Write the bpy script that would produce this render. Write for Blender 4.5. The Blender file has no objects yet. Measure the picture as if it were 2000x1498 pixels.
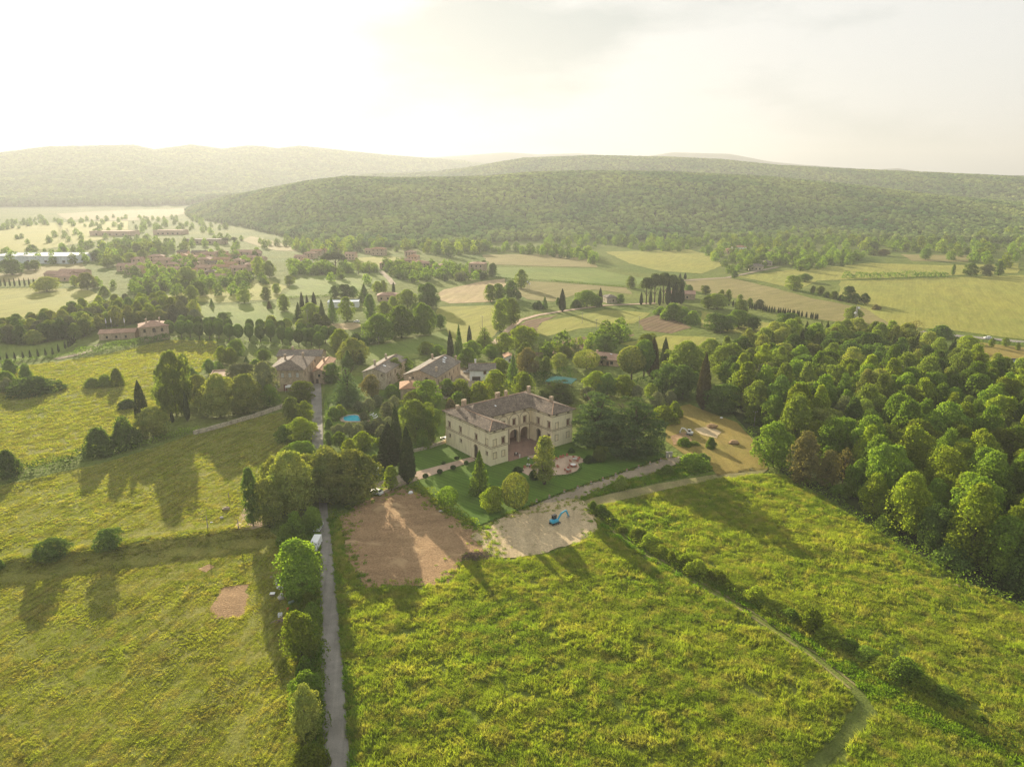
import bpy, bmesh, math, random
import numpy as np
from mathutils import Vector, Matrix, noise as mnoise
from mathutils.geometry import delaunay_2d_cdt

SC = bpy.context.scene
COL = SC.collection
R = math.radians
random.seed(7)
RNG = np.random.default_rng(7)

# ------------------------------------------------------------------ camera
CAM_H = 88.0          # metres above the garden
FPX = 1387.0          # focal length in photo pixels (photo 2000 px wide)
HORIZON = 355.0       # photo row of the eye level
PITCH = math.atan((749 - HORIZON) / FPX)
cam_data = bpy.data.cameras.new('camera')
cam_data.sensor_width = 36.0
cam_data.lens = 36.0 * FPX / 2000.0
cam_data.clip_start = 1.0
cam_data.clip_end = 40000.0
cam = bpy.data.objects.new('camera', cam_data)
cam.location = (0, 0, CAM_H)
cam.rotation_euler = (math.pi / 2 - PITCH, 0, 0)
COL.objects.link(cam)
SC.camera = cam

# ------------------------------------------------------------------ sun and sky
SUN_AZ = R(-24.0)     # from +Y, negative = left
SUN_EL = R(13.8)
sun_data = bpy.data.lights.new('sun', 'SUN')
sun_data.energy = 4.3
sun_data.angle = R(0.6)
sun_data.color = (1.0, 0.865, 0.655)
sun = bpy.data.objects.new('sun', sun_data)
sdir = Vector((math.sin(SUN_AZ) * math.cos(SUN_EL), math.cos(SUN_AZ) * math.cos(SUN_EL), math.sin(SUN_EL)))
sun.rotation_euler = sdir.to_track_quat('Z', 'Y').to_euler()
sun.location = (0, 0, 400)
COL.objects.link(sun)

world = bpy.data.worlds.new('World')
SC.world = world
world.use_nodes = True
cP_, sP_ = math.cos(PITCH), math.sin(PITCH)
nt = world.node_tree
nt.nodes.clear()
def WN(t, **kw):
    n = nt.nodes.new(t)
    for k, v in kw.items():
        setattr(n, k, v)
    return n
w_out = WN('ShaderNodeOutputWorld')
w_bg = WN('ShaderNodeBackground')
w_bg.inputs['Strength'].default_value = 0.075
w_sky = WN('ShaderNodeTexSky', sky_type='NISHITA')
w_sky.sun_disc = False
w_sky.sun_elevation = SUN_EL
w_sky.sun_rotation = SUN_AZ
w_sky.altitude = 300
w_sky.air_density = 1.0
w_sky.dust_density = 6.0
w_sky.ozone_density = 1.0
# a thin veil of high cloud over the whole sky, with a few denser grey-green wisps
w_tc = WN('ShaderNodeTexCoord')
w_map = WN('ShaderNodeMapping')
w_map.inputs['Scale'].default_value = (1.0, 1.0, 3.4)
w_n1 = WN('ShaderNodeTexNoise')
w_n1.inputs['Scale'].default_value = 2.6
w_n1.inputs['Detail'].default_value = 7
w_n1.inputs['Roughness'].default_value = 0.55
w_r1 = WN('ShaderNodeValToRGB')
w_r1.color_ramp.elements[0].position = 0.50
w_r1.color_ramp.elements[0].color = (0, 0, 0, 1)
w_r1.color_ramp.elements[1].position = 0.66
w_r1.color_ramp.elements[1].color = (1, 1, 1, 1)
w_veil = WN('ShaderNodeMixRGB')
w_veil.inputs['Fac'].default_value = 0.965
w_veil.inputs['Color2'].default_value = (2.75, 2.8, 2.8, 1)
w_cl = WN('ShaderNodeMixRGB')
w_cl.blend_type = 'MULTIPLY'
w_cl.inputs['Color2'].default_value = (0.66, 0.71, 0.72, 1)
L = nt.links.new
L(w_tc.outputs['Generated'], w_map.inputs['Vector'])
L(w_map.outputs['Vector'], w_n1.inputs['Vector'])
# one broader bank of grey cloud stands right of the sun
w_dot = WN('ShaderNodeVectorMath', operation='DISTANCE')
w_dot.inputs[1].default_value = Vector((-0.035, cP_ + 0.44 * sP_, -sP_ + 0.44 * cP_)).normalized()
w_sq = WN('ShaderNodeMapping'); w_sq.inputs['Scale'].default_value = (1, 1, 1)
w_gm = WN('ShaderNodeMapRange'); w_gm.inputs['From Min'].default_value = 0.22; w_gm.inputs['From Max'].default_value = 0.02
w_gm.inputs['To Min'].default_value = 0.0; w_gm.inputs['To Max'].default_value = 0.2
w_add = WN('ShaderNodeMath', operation='ADD')
L(w_tc.outputs['Generated'], w_dot.inputs[0]); L(w_dot.outputs['Value'], w_gm.inputs['Value'])
L(w_n1.outputs['Fac'], w_add.inputs[0]); L(w_gm.outputs[0], w_add.inputs[1])
L(w_add.outputs[0], w_r1.inputs['Fac'])
L(w_sky.outputs['Color'], w_veil.inputs['Color1'])
L(w_veil.outputs['Color'], w_cl.inputs['Color1'])
L(w_r1.outputs['Color'], w_cl.inputs['Fac'])
L(w_cl.outputs['Color'], w_bg.inputs['Color'])
L(w_bg.outputs['Background'], w_out.inputs['Surface'])

SC.view_settings.view_transform = 'Standard'
SC.view_settings.look = 'None'
SC.view_settings.gamma = 1.0
SC.view_settings.exposure = 2.0
SC.view_settings.use_curve_mapping = False
SC.cycles.max_bounces = 6
SC.cycles.diffuse_bounces = 3
SC.cycles.transmission_bounces = 3
SC.cycles.glossy_bounces = 2
SC.cycles.transparent_max_bounces = 4
SC.cycles.volume_bounces = 0
SC.cycles.use_denoising = True
SC.cycles.denoising_prefilter = 'NONE'
SC.cycles.denoising_input_passes = 'RGB_ALBEDO_NORMAL'
SC.cycles.caustics_reflective = False
SC.cycles.caustics_refractive = False

HAZE_DENSITY = 0.00021
HAZE_G = 0.3
# ------------------------------------------------------------------ photo pixels -> places on the ground
cP, sP = math.cos(PITCH), math.sin(PITCH)
def ray(px, py):
    u = (px - 1000) / FPX; v = (749 - py) / FPX
    return u, cP + v * sP, -sP + v * cP
def proj(x, y, z):
    zz = z - CAM_H
    Z = y * cP - zz * sP
    return 1000 + FPX * x / Z, 749 - FPX * (y * sP + zz * cP) / Z, Z
def flat(px, py, z=0.0):
    dx, dy, dz = ray(px, py)
    t = (z - CAM_H) / dz
    return dx * t, dy * t
def smooth(a, b, x):
    t = np.clip((x - a) / (b - a), 0, 1)
    return t * t * (3 - 2 * t)

# value noise (vectorised) for the land's own relief
_NT = np.random.default_rng(11).random((64, 64))
def vnoise(x, y):
    xi = np.floor(x).astype(int); yi = np.floor(y).astype(int)
    fx = x - xi; fy = y - yi
    fx = fx * fx * (3 - 2 * fx); fy = fy * fy * (3 - 2 * fy)
    g = lambda a, b: _NT[a % 64, b % 64]
    return (g(xi, yi) * (1 - fx) + g(xi + 1, yi) * fx) * (1 - fy) + (g(xi, yi + 1) * (1 - fx) + g(xi + 1, yi + 1) * fx) * fy
def fbm(x, y, o=4):
    s = 0; a = 0.5
    for i in range(o):
        s = s + a * vnoise(x * 2 ** i + 17 * i, y * 2 ** i + 31 * i); a *= 0.5
    return s

# ridges: photo column -> (crest row), crest distance, foot distance
RIDGE = {
 'front': ([330, 370, 440, 520, 600, 680, 768, 860, 950, 1040, 1160, 1300, 1500, 1650, 1830, 2000, 2300],
           [425, 408, 390, 374, 360, 351, 354, 353, 351, 343, 340, 342, 352, 366, 388, 404, 420],
           [2500, 2350, 2150, 1950, 1800, 1750, 1700, 1700, 1700, 1720, 1750, 1750, 1760, 1780, 1800, 1850, 1900],
           [2100, 1900, 1600, 1300, 1080, 1000, 980, 1000, 1040, 1080, 1090, 1100, 1160, 1200, 1210, 1260, 1300]),
 'second': ([560, 650, 719, 845, 950, 1020, 1160, 1300, 1405, 1510, 1636, 1790, 2000, 2400],
            [378, 360, 350, 345, 326, 314, 309, 312, 317, 328, 335, 342, 352, 372],
            [3600, 3400, 3300, 3200, 3000, 2950, 2900, 2900, 2850, 2800, 2750, 2700, 2700, 2700],
            [2600, 2500, 2400, 2300, 2200, 2150, 2100, 2100, 2050, 2000, 2000, 2000, 2000, 2000]),
 'far': ([-400, 0, 110, 200, 270, 310, 345, 380, 440, 490, 520, 550, 590, 640, 700, 760, 900, 1100],
         [330, 309, 296, 294, 292, 301, 296, 291, 299, 293, 294, 298, 293, 298, 304, 310, 320, 345],
         [5200] * 18, [2800, 2800, 2800, 2800, 2900, 2900, 2950, 2950, 3000, 3000, 3100, 3100, 3200, 3300, 3500, 3600, 3800, 4000]),
 'blue': ([-600, 500, 640, 760, 850, 990, 1050, 1130, 1240, 1310, 1420, 1500, 1560, 1700, 1750, 1850, 1930, 2000, 2400],
          [345, 330, 318, 310, 308, 298, 302, 300, 309, 298, 301, 316, 322, 332, 329, 345, 350, 349, 352],
          [6600] * 19, [5300] * 19),
}
def _elev(px, py):
    u = (px - 1000) / FPX; v = (749 - py) / FPX
    return (-sP + v * cP) / np.hypot(u, cP + v * sP)
RK = {}
for k, (c, y, dc, df) in RIDGE.items():
    c = np.array(c, float); dc = np.array(dc, float)
    RK[k] = (c, CAM_H + _elev(c, np.array(y, float)) * dc, dc, np.array(df, float))
# the long grassy bank across the left fields
BANK = np.array([flat(*p) for p in [(-260, 1150), (0, 1100), (100, 1086), (230, 1068), (330, 1053), (420, 1042), (500, 1031), (560, 1022)]])
ROADL = np.array([flat(*p) for p in [(633, 1540), (629, 1380), (627, 1260), (625, 1180), (624, 1100), (625, 1045), (625, 1010), (621, 960), (618, 925), (609, 860)]])
def hland(x, y):
    x = np.asarray(x, float); y = np.asarray(y, float)
    d = np.hypot(x, y)
    yy = np.maximum(y, 1.0)
    col = 1000 + FPX * (x / yy) / cP
    h = np.zeros_like(d)
    big = fbm(x / 420.0, y / 420.0, 5) - 0.47
    for k, (c, hc, dc, df) in RK.items():
        H_ = np.interp(col, c, hc); D = np.interp(col, c, dc); Fo = np.interp(col, c, df)
        up = smooth(0, 1, (d - Fo) / (D - Fo)) ** 0.85
        dn = 1 - 0.75 * smooth(0, 1, (d - D) / (0.5 * D))
        hr = H_ * up * dn
        amp = {'front': 45, 'second': 50, 'far': 110, 'blue': 60}[k]
        w = np.clip(up, 0, 1) * (1 - np.exp(-((d - D) / (0.16 * D)) ** 2))
        hr = hr + amp * big * w * dn
        hr = np.where(y > 200, hr, 0)
        h = np.maximum(h, hr)
    # gentle roll of the far fields
    roll = smooth(330, 620, d) * (fbm(x / 170.0 + 9, y / 170.0 + 4, 3) - 0.44) * 3.0
    h = h + np.where(h < 8, roll * (1 - h / 8), 0)
    # bank: everything on the near side lies lower
    yb = np.interp(x, BANK[:, 0], BANK[:, 1])
    xr = np.interp(y, ROADL[:, 1], ROADL[:, 0])
    low = -1.9 * smooth(0.0, 7.0, yb - y) * (1 - smooth(xr - 16, xr - 4, x)) * smooth(20, 60, y)
    ridge = 0.5 * np.exp(-((yb - y + 1.0) / 2.2) ** 2) * (1 - smooth(xr - 18, xr - 6, x))
    return h + low + ridge
def hz(x, y):
    return float(hland(np.array([x]), np.array([y]))[0])
def G(px, py):
    """point of the land seen at a photo pixel"""
    dx, dy, dz = ray(px, py)
    if dz > -0.004: dz = -0.004
    t = -CAM_H / dz
    x, y = dx * t, dy * t
    for _ in range(12):
        z = hz(x, y)
        t2 = (z - CAM_H) / dz
        if abs(t2 - t) < 1e-3: break
        t = t + 0.8 * (t2 - t)
        x, y = dx * t, dy * t
    return x, y
def Gn(pts):
    return [G(*p) for p in pts]
def G3(px, py):
    x, y = G(px, py)
    return Vector((x, y, hz(x, y)))
def height_px(bx, by, ty):
    """metres of an upright thing that stands at (bx,by) and reaches up to row ty"""
    x, y = G(bx, by); z0 = hz(x, y)
    lo, hi = 0.0, 120.0
    for _ in range(40):
        m = (lo + hi) / 2
        if proj(x, y, z0 + m)[1] > ty: lo = m
        else: hi = m
    return lo
def width_px(bx, by, w):
    x, y = G(bx, by)
    return w * proj(x, y, hz(x, y) + 3)[2] / FPX
# shorthand for rows/columns read off enlarged crops of the photo
CROP = dict(R1=(0, 240, 2.853), R2=(600, 240, 2.853), R3=(1300, 240, 2.853), L4=(0, 560, 3.566), W5=(1400, 600, 3.328), F6=(0, 900, 3.12),
            B7=(1000, 900, 2), B8=(400, 1100, 2.857), V1=(820, 720, 5.547), H2=(640, 640, 6.24), H3=(380, 620, 6.24), D4=(640, 840, 5.547),
            P5=(1000, 820, 4.9925), T6=(450, 880, 6.657), J7=(480, 1080, 8.32), C8=(1080, 640, 4.755), N1=(0, 400, 6.24), N2=(280, 400, 6.24),
            N3=(560, 440, 4.9925), N4=(940, 480, 4.9925), N5=(1300, 430, 5), N6=(1640, 430, 5.556), N7=(1860, 640, 10.7), N8=(0, 590, 4.9925),
            M1=(540, 700, 6.24), M2=(880, 640, 5.547), M3=(1440, 780, 3.566), M4=(950, 850, 9.985))
def cr(k, x, y):
    a = CROP[k]
    return a[0] + x / a[2], a[1] + y / a[2]

# ------------------------------------------------------------------ small builders
def tag(o, label=None, cat=None, group=None, kind=None):
    if label: o['label'] = label
    if cat: o['category'] = cat
    if group: o['group'] = group
    if kind: o['kind'] = kind
    return o
def empty(name, loc=(0, 0, 0), rz=0.0):
    o = bpy.data.objects.new(name, None)
    o.empty_display_size = 0.5
    o.location = loc; o.rotation_euler = (0, 0, rz)
    COL.objects.link(o)
    return o
def link_mesh(name, me, mat=None, parent=None, loc=None):
    o = bpy.data.objects.new(name, me)
    if mat is not None and not me.materials: me.materials.append(mat)
    COL.objects.link(o)
    if parent is not None: o.parent = parent
    if loc is not None: o.location = loc
    return o
def mesh_np(name, v, f, mat=None, smooth_=False):
    """mesh from numpy verts (n,3) and faces (m,k)"""
    me = bpy.data.meshes.new(name)
    v = np.asarray(v, np.float32); f = np.asarray(f, np.int32)
    m, k = f.shape
    me.vertices.add(len(v)); me.vertices.foreach_set('co', v.ravel())
    me.loops.add(m * k); me.loops.foreach_set('vertex_index', f.ravel())
    me.polygons.add(m)
    me.polygons.foreach_set('loop_start', np.arange(0, m * k, k, dtype=np.int32))
    me.polygons.foreach_set('loop_total', np.full(m, k, np.int32))
    if smooth_: me.polygons.foreach_set('use_smooth', np.ones(m, bool))
    me.update(calc_edges=True)
    if mat is not None: me.materials.append(mat)
    return me
class MB:
    """collects simple solids and links them as one mesh object"""
    def __init__(s): s.v = []; s.f = []
    def add(s, vs, fs):
        b = len(s.v); s.v += [tuple(p) for p in vs]; s.f += [tuple(i + b for i in q) for q in fs]
        return s
    def quad(s, a, b, c, d): return s.add([a, b, c, d], [(0, 1, 2, 3)])
    def tri(s, a, b, c): return s.add([a, b, c], [(0, 1, 2)])
    def box(s, x0, x1, y0, y1, z0, z1, M=None):
        vs = [Vector((x, y, z)) for z in (z0, z1) for x, y in ((x0, y0), (x1, y0), (x1, y1), (x0, y1))]
        if M is not None: vs = [M @ p for p in vs]
        return s.add(vs, [(3, 2, 1, 0), (4, 5, 6, 7), (0, 1, 5, 4), (1, 2, 6, 5), (2, 3, 7, 6), (3, 0, 4, 7)])
    def prism(s, pts, z0, z1, M=None):
        """extrude an xy polygon between two heights"""
        n = len(pts)
        vs = [Vector((p[0], p[1], z)) for z in (z0, z1) for p in pts]
        if M is not None: vs = [M @ p for p in vs]
        return s.add(vs, [tuple(range(n - 1, -1, -1)), tuple(range(n, 2 * n))] + [(i, (i + 1) % n, n + (i + 1) % n, n + i) for i in range(n)])
    def tube(s, path, rad, n=6):
        """tapered tube along points; rad = radius or list"""
        path = [Vector(p) for p in path]
        if not isinstance(rad, (list, tuple)): rad = [rad] * len(path)
        rings = []
        for i, p in enumerate(path):
            d = (path[min(i + 1, len(path) - 1)] - path[max(i - 1, 0)]).normalized()
            a = d.orthogonal().normalized(); b = d.cross(a)
            rings.append([p + rad[i] * (math.cos(2 * math.pi * j / n) * a + math.sin(2 * math.pi * j / n) * b) for j in range(n)])
        vs = [q for r_ in rings for q in r_]
        fs = []
        for i in range(len(path) - 1):
            for j in range(n):
                fs.append((i * n + j, i * n + (j + 1) % n, (i + 1) * n + (j + 1) % n, (i + 1) * n + j))
        fs.append(tuple(range(n - 1, -1, -1))); m = (len(path) - 1) * n
        fs.append(tuple(range(m, m + n)))
        return s.add(vs, fs)
    def ell(s, c, r, seg=8, rings=5, jit=0.0):
        """ellipsoid"""
        cx, cy, cz = c; rx, ry, rz = r
        vs = [(cx, cy, cz - rz)]
        for i in range(1, rings):
            t = -math.pi / 2 + math.pi * i / rings
            for j in range(seg):
                a = 2 * math.pi * j / seg; k = 1 + random.uniform(-jit, jit)
                vs.append((cx + k * rx * math.cos(t) * math.cos(a), cy + k * ry * math.cos(t) * math.sin(a), cz + k * rz * math.sin(t)))
        vs.append((cx, cy, cz + rz)); T = len(vs) - 1
        fs = [(0, 1 + (j + 1) % seg, 1 + j) for j in range(seg)]
        for i in range(rings - 2):
            for j in range(seg):
                a = 1 + i * seg + j; b = 1 + i * seg + (j + 1) % seg
                fs.append((a, b, b + seg, a + seg))
        k = 1 + (rings - 2) * seg
        fs += [(k + j, k + (j + 1) % seg, T) for j in range(seg)]
        return s.add(vs, fs)
    def mesh(s, name, mat=None, smooth_=False):
        me = bpy.data.meshes.new(name)
        me.from_pydata(s.v, [], s.f); me.update()
        if smooth_: me.polygons.foreach_set('use_smooth', [True] * len(me.polygons))
        if mat is not None: me.materials.append(mat)
        return me
    def build(s, name, mat=None, parent=None, smooth_=False, loc=None):
        return link_mesh(name, s.mesh(name, mat, smooth_), None, parent, loc)

# ------------------------------------------------------------------ materials
MATS = {}
def node_mat(name):
    m = bpy.data.materials.new(name)
    m.use_nodes = True
    n = m.node_tree; n.nodes.clear()
    return m, n
def N(n, t, **kw):
    q = n.nodes.new(t)
    for k, v in kw.items():
        if k.startswith('i_'): q.inputs[k[2:].replace('_', ' ')].default_value = v
        else: setattr(q, k, v)
    return q
def ramp(n, stops):
    q = n.nodes.new('ShaderNodeValToRGB')
    e = q.color_ramp.elements
    while len(e) > 1: e.remove(e[-1])
    e[0].position = stops[0][0]; e[0].color = (*stops[0][1], 1)
    for p, c in stops[1:]:
        k = e.new(p); k.color = (*c, 1)
    return q
def mix(n, fac, a, b, mode='MIX'):
    q = n.nodes.new('ShaderNodeMixRGB'); q.blend_type = mode
    for s, v in (('Fac', fac), ('Color1', a), ('Color2', b)):
        if isinstance(v, (int, float)): q.inputs[s].default_value = v
        elif isinstance(v, tuple): q.inputs[s].default_value = (*v, 1) if len(v) == 3 else v
        else: n.links.new(v, q.inputs[s])
    return q.outputs['Color']
def world_pos(n):
    return n.nodes.new('ShaderNodeNewGeometry').outputs['Position']
def tex_noise(n, vec, scale, detail=4, rough=0.55, dist=0.0):
    q = N(n, 'ShaderNodeTexNoise'); q.inputs['Scale'].default_value = scale
    q.inputs['Detail'].default_value = detail; q.inputs['Roughness'].default_value = rough; q.inputs['Distortion'].default_value = dist
    n.links.new(vec, q.inputs['Vector'])
    return q.outputs['Fac']
def mapped(n, vec, rot=0.0, scale=(1, 1, 1)):
    q = N(n, 'ShaderNodeMapping'); q.inputs['Rotation'].default_value = (0, 0, rot)
    n.links.new(vec, q.inputs['Vector'])
    k = N(n, 'ShaderNodeMapping'); k.inputs['Scale'].default_value = scale   # turn first, then stretch
    n.links.new(q.outputs['Vector'], k.inputs['Vector'])
    return k.outputs['Vector']
def finish(m, n, color, rough=0.9, spec=0.1, bump=None, bstr=0.3, bdist=0.1, **kw):
    b = N(n, 'ShaderNodeBsdfPrincipled')
    if isinstance(color, tuple): b.inputs['Base Color'].default_value = (*color, 1)
    else: n.links.new(color, b.inputs['Base Color'])
    b.inputs['Roughness'].default_value = rough
    b.inputs['Specular IOR Level'].default_value = spec
    for k, v in kw.items(): b.inputs[k.replace('_', ' ')].default_value = v
    if bump is not None:
        bp = N(n, 'ShaderNodeBump'); bp.inputs['Strength'].default_value = bstr; bp.inputs['Distance'].default_value = bdist
        n.links.new(bump, bp.inputs['Height']); n.links.new(bp.outputs['Normal'], b.inputs['Normal'])
    o = N(n, 'ShaderNodeOutputMaterial'); n.links.new(b.outputs[0], o.inputs['Surface'])
    return m
def mat_plain(name, col, rough=0.7, spec=0.2, var=0.15, scale=0.8, **kw):
    if name in MATS: return MATS[name]
    m, n = node_mat(name)
    f = tex_noise(n, world_pos(n), scale, 5)
    r_ = ramp(n, [(0.25, tuple(c * (1 - var) for c in col)), (0.75, tuple(min(1, c * (1 + var)) for c in col))])
    n.links.new(f, r_.inputs['Fac'])
    MATS[name] = finish(m, n, r_.outputs['Color'], rough, spec, **kw)
    return MATS[name]
def mat_field(name, a, b, c, rows=None, rowang=0.0, big=0.012, mid=0.12, fine=1.6, bstr=0.6, bdist=0.35, rowdark=0.75, patch=None):
    """meadow: two greens broken up at three scales, optional drill rows; relief by bump"""
    if name in MATS: return MATS[name]
    m, n = node_mat(name); p = world_pos(n)
    f1 = tex_noise(n, p, big, 5, 0.6, 0.6); f2 = tex_noise(n, p, mid, 6, 0.65, 0.3); f3 = tex_noise(n, p, fine, 5, 0.7)
    r1 = ramp(n, [(0.38, a), (0.62, b)]); n.links.new(f1, r1.inputs['Fac'])
    r2 = ramp(n, [(0.36, (0, 0, 0)), (0.66, (1, 1, 1))]); n.links.new(f2, r2.inputs['Fac'])
    k1 = mix(n, r2.outputs['Color'], r1.outputs['Color'], c)
    mm = N(n, 'ShaderNodeMixRGB'); mm.inputs['Fac'].default_value = 0.55
    n.links.new(r1.outputs['Color'], mm.inputs['Color1']); n.links.new(k1, mm.inputs['Color2'])
    r3 = ramp(n, [(0.3, (0.62, 0.62, 0.62)), (0.7, (1.25, 1.25, 1.25))]); n.links.new(f3, r3.inputs['Fac'])
    col = mix(n, 1.0, mm.outputs['Color'], r3.outputs['Color'], 'MULTIPLY')
    fs = tex_noise(n, mapped(n, p, rowang, (0.25, 0.035, 1)), 1.0, 5, 0.65, 0.4)
    rs = ramp(n, [(0.3, (0.78,) * 3), (0.7, (1.18,) * 3)]); n.links.new(fs, rs.inputs['Fac'])
    col = mix(n, 1.0, col, rs.outputs['Color'], 'MULTIPLY')
    hgt = f3
    if rows:
        v = mapped(n, p, rowang)
        w = N(n, 'ShaderNodeTexWave', wave_type='BANDS', bands_direction='X'); w.inputs['Scale'].default_value = 0.314 / rows
        w.inputs['Distortion'].default_value = 2.0; w.inputs['Detail'].default_value = 3; w.inputs['Detail Scale'].default_value = 1.5
        n.links.new(v, w.inputs['Vector'])
        rr = ramp(n, [(0.2, (rowdark,) * 3), (0.7, (1, 1, 1))]); n.links.new(w.outputs['Fac'], rr.inputs['Fac'])
        col = mix(n, 1.0, col, rr.outputs['Color'], 'MULTIPLY')
    if patch:
        pc, pt, ps = patch
        fp = tex_noise(n, p, ps, 4, 0.6, 0.8)
        rp = ramp(n, [(pt, (0, 0, 0)), (pt + 0.08, (1, 1, 1))]); n.links.new(fp, rp.inputs['Fac'])
        col = mix(n, rp.outputs['Color'], col, pc)
    MATS[name] = finish(m, n, col, 0.95, 0.05, hgt, bstr, bdist)
    return MATS[name]
def mat_leaf(name, a, b, trans=0.45, tcol=None, var=0.35, nscale=0.25):
    """leaves: diffuse + light shining through; tone varies per tree and from branch to branch"""
    if name in MATS: return MATS[name]
    m, n = node_mat(name)
    oi = N(n, 'ShaderNodeObjectInfo')
    f = tex_noise(n, world_pos(n), nscale, 3, 0.6)
    f2 = tex_noise(n, world_pos(n), 2.3, 2, 0.6)
    r0 = ramp(n, [(0.35, a), (0.65, b)]); n.links.new(f, r0.inputs['Fac'])
    rv = N(n, 'ShaderNodeMapRange'); rv.inputs['To Min'].default_value = 1 - var; rv.inputs['To Max'].default_value = 1 + var
    n.links.new(oi.outputs['Random'], rv.inputs['Value'])
    rf = N(n, 'ShaderNodeMapRange'); rf.inputs['From Min'].default_value = 0.3; rf.inputs['From Max'].default_value = 0.7
    rf.inputs['To Min'].default_value = 0.68; rf.inputs['To Max'].default_value = 1.3
    n.links.new(f2, rf.inputs['Value'])
    mu = N(n, 'ShaderNodeMath', operation='MULTIPLY'); n.links.new(rv.outputs[0], mu.inputs[0]); n.links.new(rf.outputs[0], mu.inputs[1])
    col = mix(n, 1.0, r0.outputs['Color'], mu.outputs[0], 'MULTIPLY')
    d = N(n, 'ShaderNodeBsdfDiffuse'); n.links.new(col, d.inputs['Color'])
    t = N(n, 'ShaderNodeBsdfTranslucent')
    tc = mix(n, 1.0, col, tcol or (1.6, 1.75, 0.5), 'MULTIPLY'); n.links.new(tc, t.inputs['Color'])
    ms = N(n, 'ShaderNodeMixShader'); ms.inputs[0].default_value = trans
    n.links.new(d.outputs[0], ms.inputs[1]); n.links.new(t.outputs[0], ms.inputs[2])
    o = N(n, 'ShaderNodeOutputMaterial'); n.links.new(ms.outputs[0], o.inputs['Surface'])
    MATS[name] = m
    return m

# ------------------------------------------------------------------ the land: one sheet to the horizon
M_MEADOW = mat_field('meadow', (0.135, 0.16, 0.035), (0.18, 0.185, 0.05), (0.10, 0.135, 0.03))
def forest_floor():
    m, n = node_mat('land'); p = world_pos(n)
    f1 = tex_noise(n, p, 0.01, 5, 0.6, 0.5); f2 = tex_noise(n, p, 0.35, 5, 0.7)
    r1 = ramp(n, [(0.36, (0.11, 0.155, 0.03)), (0.64, (0.165, 0.19, 0.042))]); n.links.new(f1, r1.inputs['Fac'])
    r2 = ramp(n, [(0.3, (0.6, 0.6, 0.6)), (0.7, (1.25, 1.25, 1.25))]); n.links.new(f2, r2.inputs['Fac'])
    meadow = mix(n, 1.0, r1.outputs['Color'], r2.outputs['Color'], 'MULTIPLY')
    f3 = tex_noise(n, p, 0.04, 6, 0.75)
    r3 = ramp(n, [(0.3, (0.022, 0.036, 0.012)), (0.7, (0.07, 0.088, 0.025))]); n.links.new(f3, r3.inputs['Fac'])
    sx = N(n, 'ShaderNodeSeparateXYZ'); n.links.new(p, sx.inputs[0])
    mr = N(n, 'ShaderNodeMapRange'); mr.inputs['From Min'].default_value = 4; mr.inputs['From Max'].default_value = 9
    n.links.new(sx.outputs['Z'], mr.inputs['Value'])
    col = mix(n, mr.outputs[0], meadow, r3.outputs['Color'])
    return finish(m, n, col, 0.95, 0.03, f3, 0.8, 6.0)
azs = np.radians(np.arange(-62, 62.01, 0.25))
ds = 25 * np.exp(np.arange(0, math.log(9300 / 25) + 0.001, 0.0125))
A, D_ = np.meshgrid(azs, ds)
X = D_ * np.sin(A); Y = D_ * np.cos(A)
Zt = hland(X, Y)
nr, nc = X.shape
idx = np.arange(nr * nc).reshape(nr, nc)
faces = np.stack([idx[:-1, :-1].ravel(), idx[:-1, 1:].ravel(), idx[1:, 1:].ravel(), idx[1:, :-1].ravel()], 1)
ground = link_mesh('ground', mesh_np('ground', np.stack([X.ravel(), Y.ravel(), Zt.ravel()], 1), faces, forest_floor(), True))
tag(ground, 'open green farmland rising to wooded hills', kind='structure')

def inside(poly, x, y):
    c = np.zeros(x.shape, bool); n = len(poly)
    for i in range(n):
        x1, y1 = poly[i]; x2, y2 = poly[(i + 1) % n]
        if y1 == y2: continue
        c ^= ((y1 > y) != (y2 > y)) & (x < (x2 - x1) * (y - y1) / (y2 - y1) + x1)
    return c
def densify(poly, step, jit=0.0, closed=True):
    out = []; n = len(poly)
    for i in range(n if closed else n - 1):
        a = np.array(poly[i]); b = np.array(poly[(i + 1) % n])
        k = max(1, int(np.hypot(*(b - a)) / step))
        nrm = np.array([-(b - a)[1], (b - a)[0]]); nrm = nrm / (np.hypot(*nrm) + 1e-9)
        for j in range(k):
            p = a + (b - a) * j / k
            if jit > 1: p = p + nrm * (float(fbm(np.array([p[0] / 11.0]), np.array([p[1] / 11.0]), 2)[0]) - 0.37) * 3.2 * jit
            if jit: p = p + nrm * (float(fbm(np.array([p[0] / (step * 3)]), np.array([p[1] / (step * 3)]), 3)[0]) - 0.44) * 2 * jit
            out.append((float(p[0]), float(p[1])))
    if not closed: out.append(tuple(poly[-1]))
    return out
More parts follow.
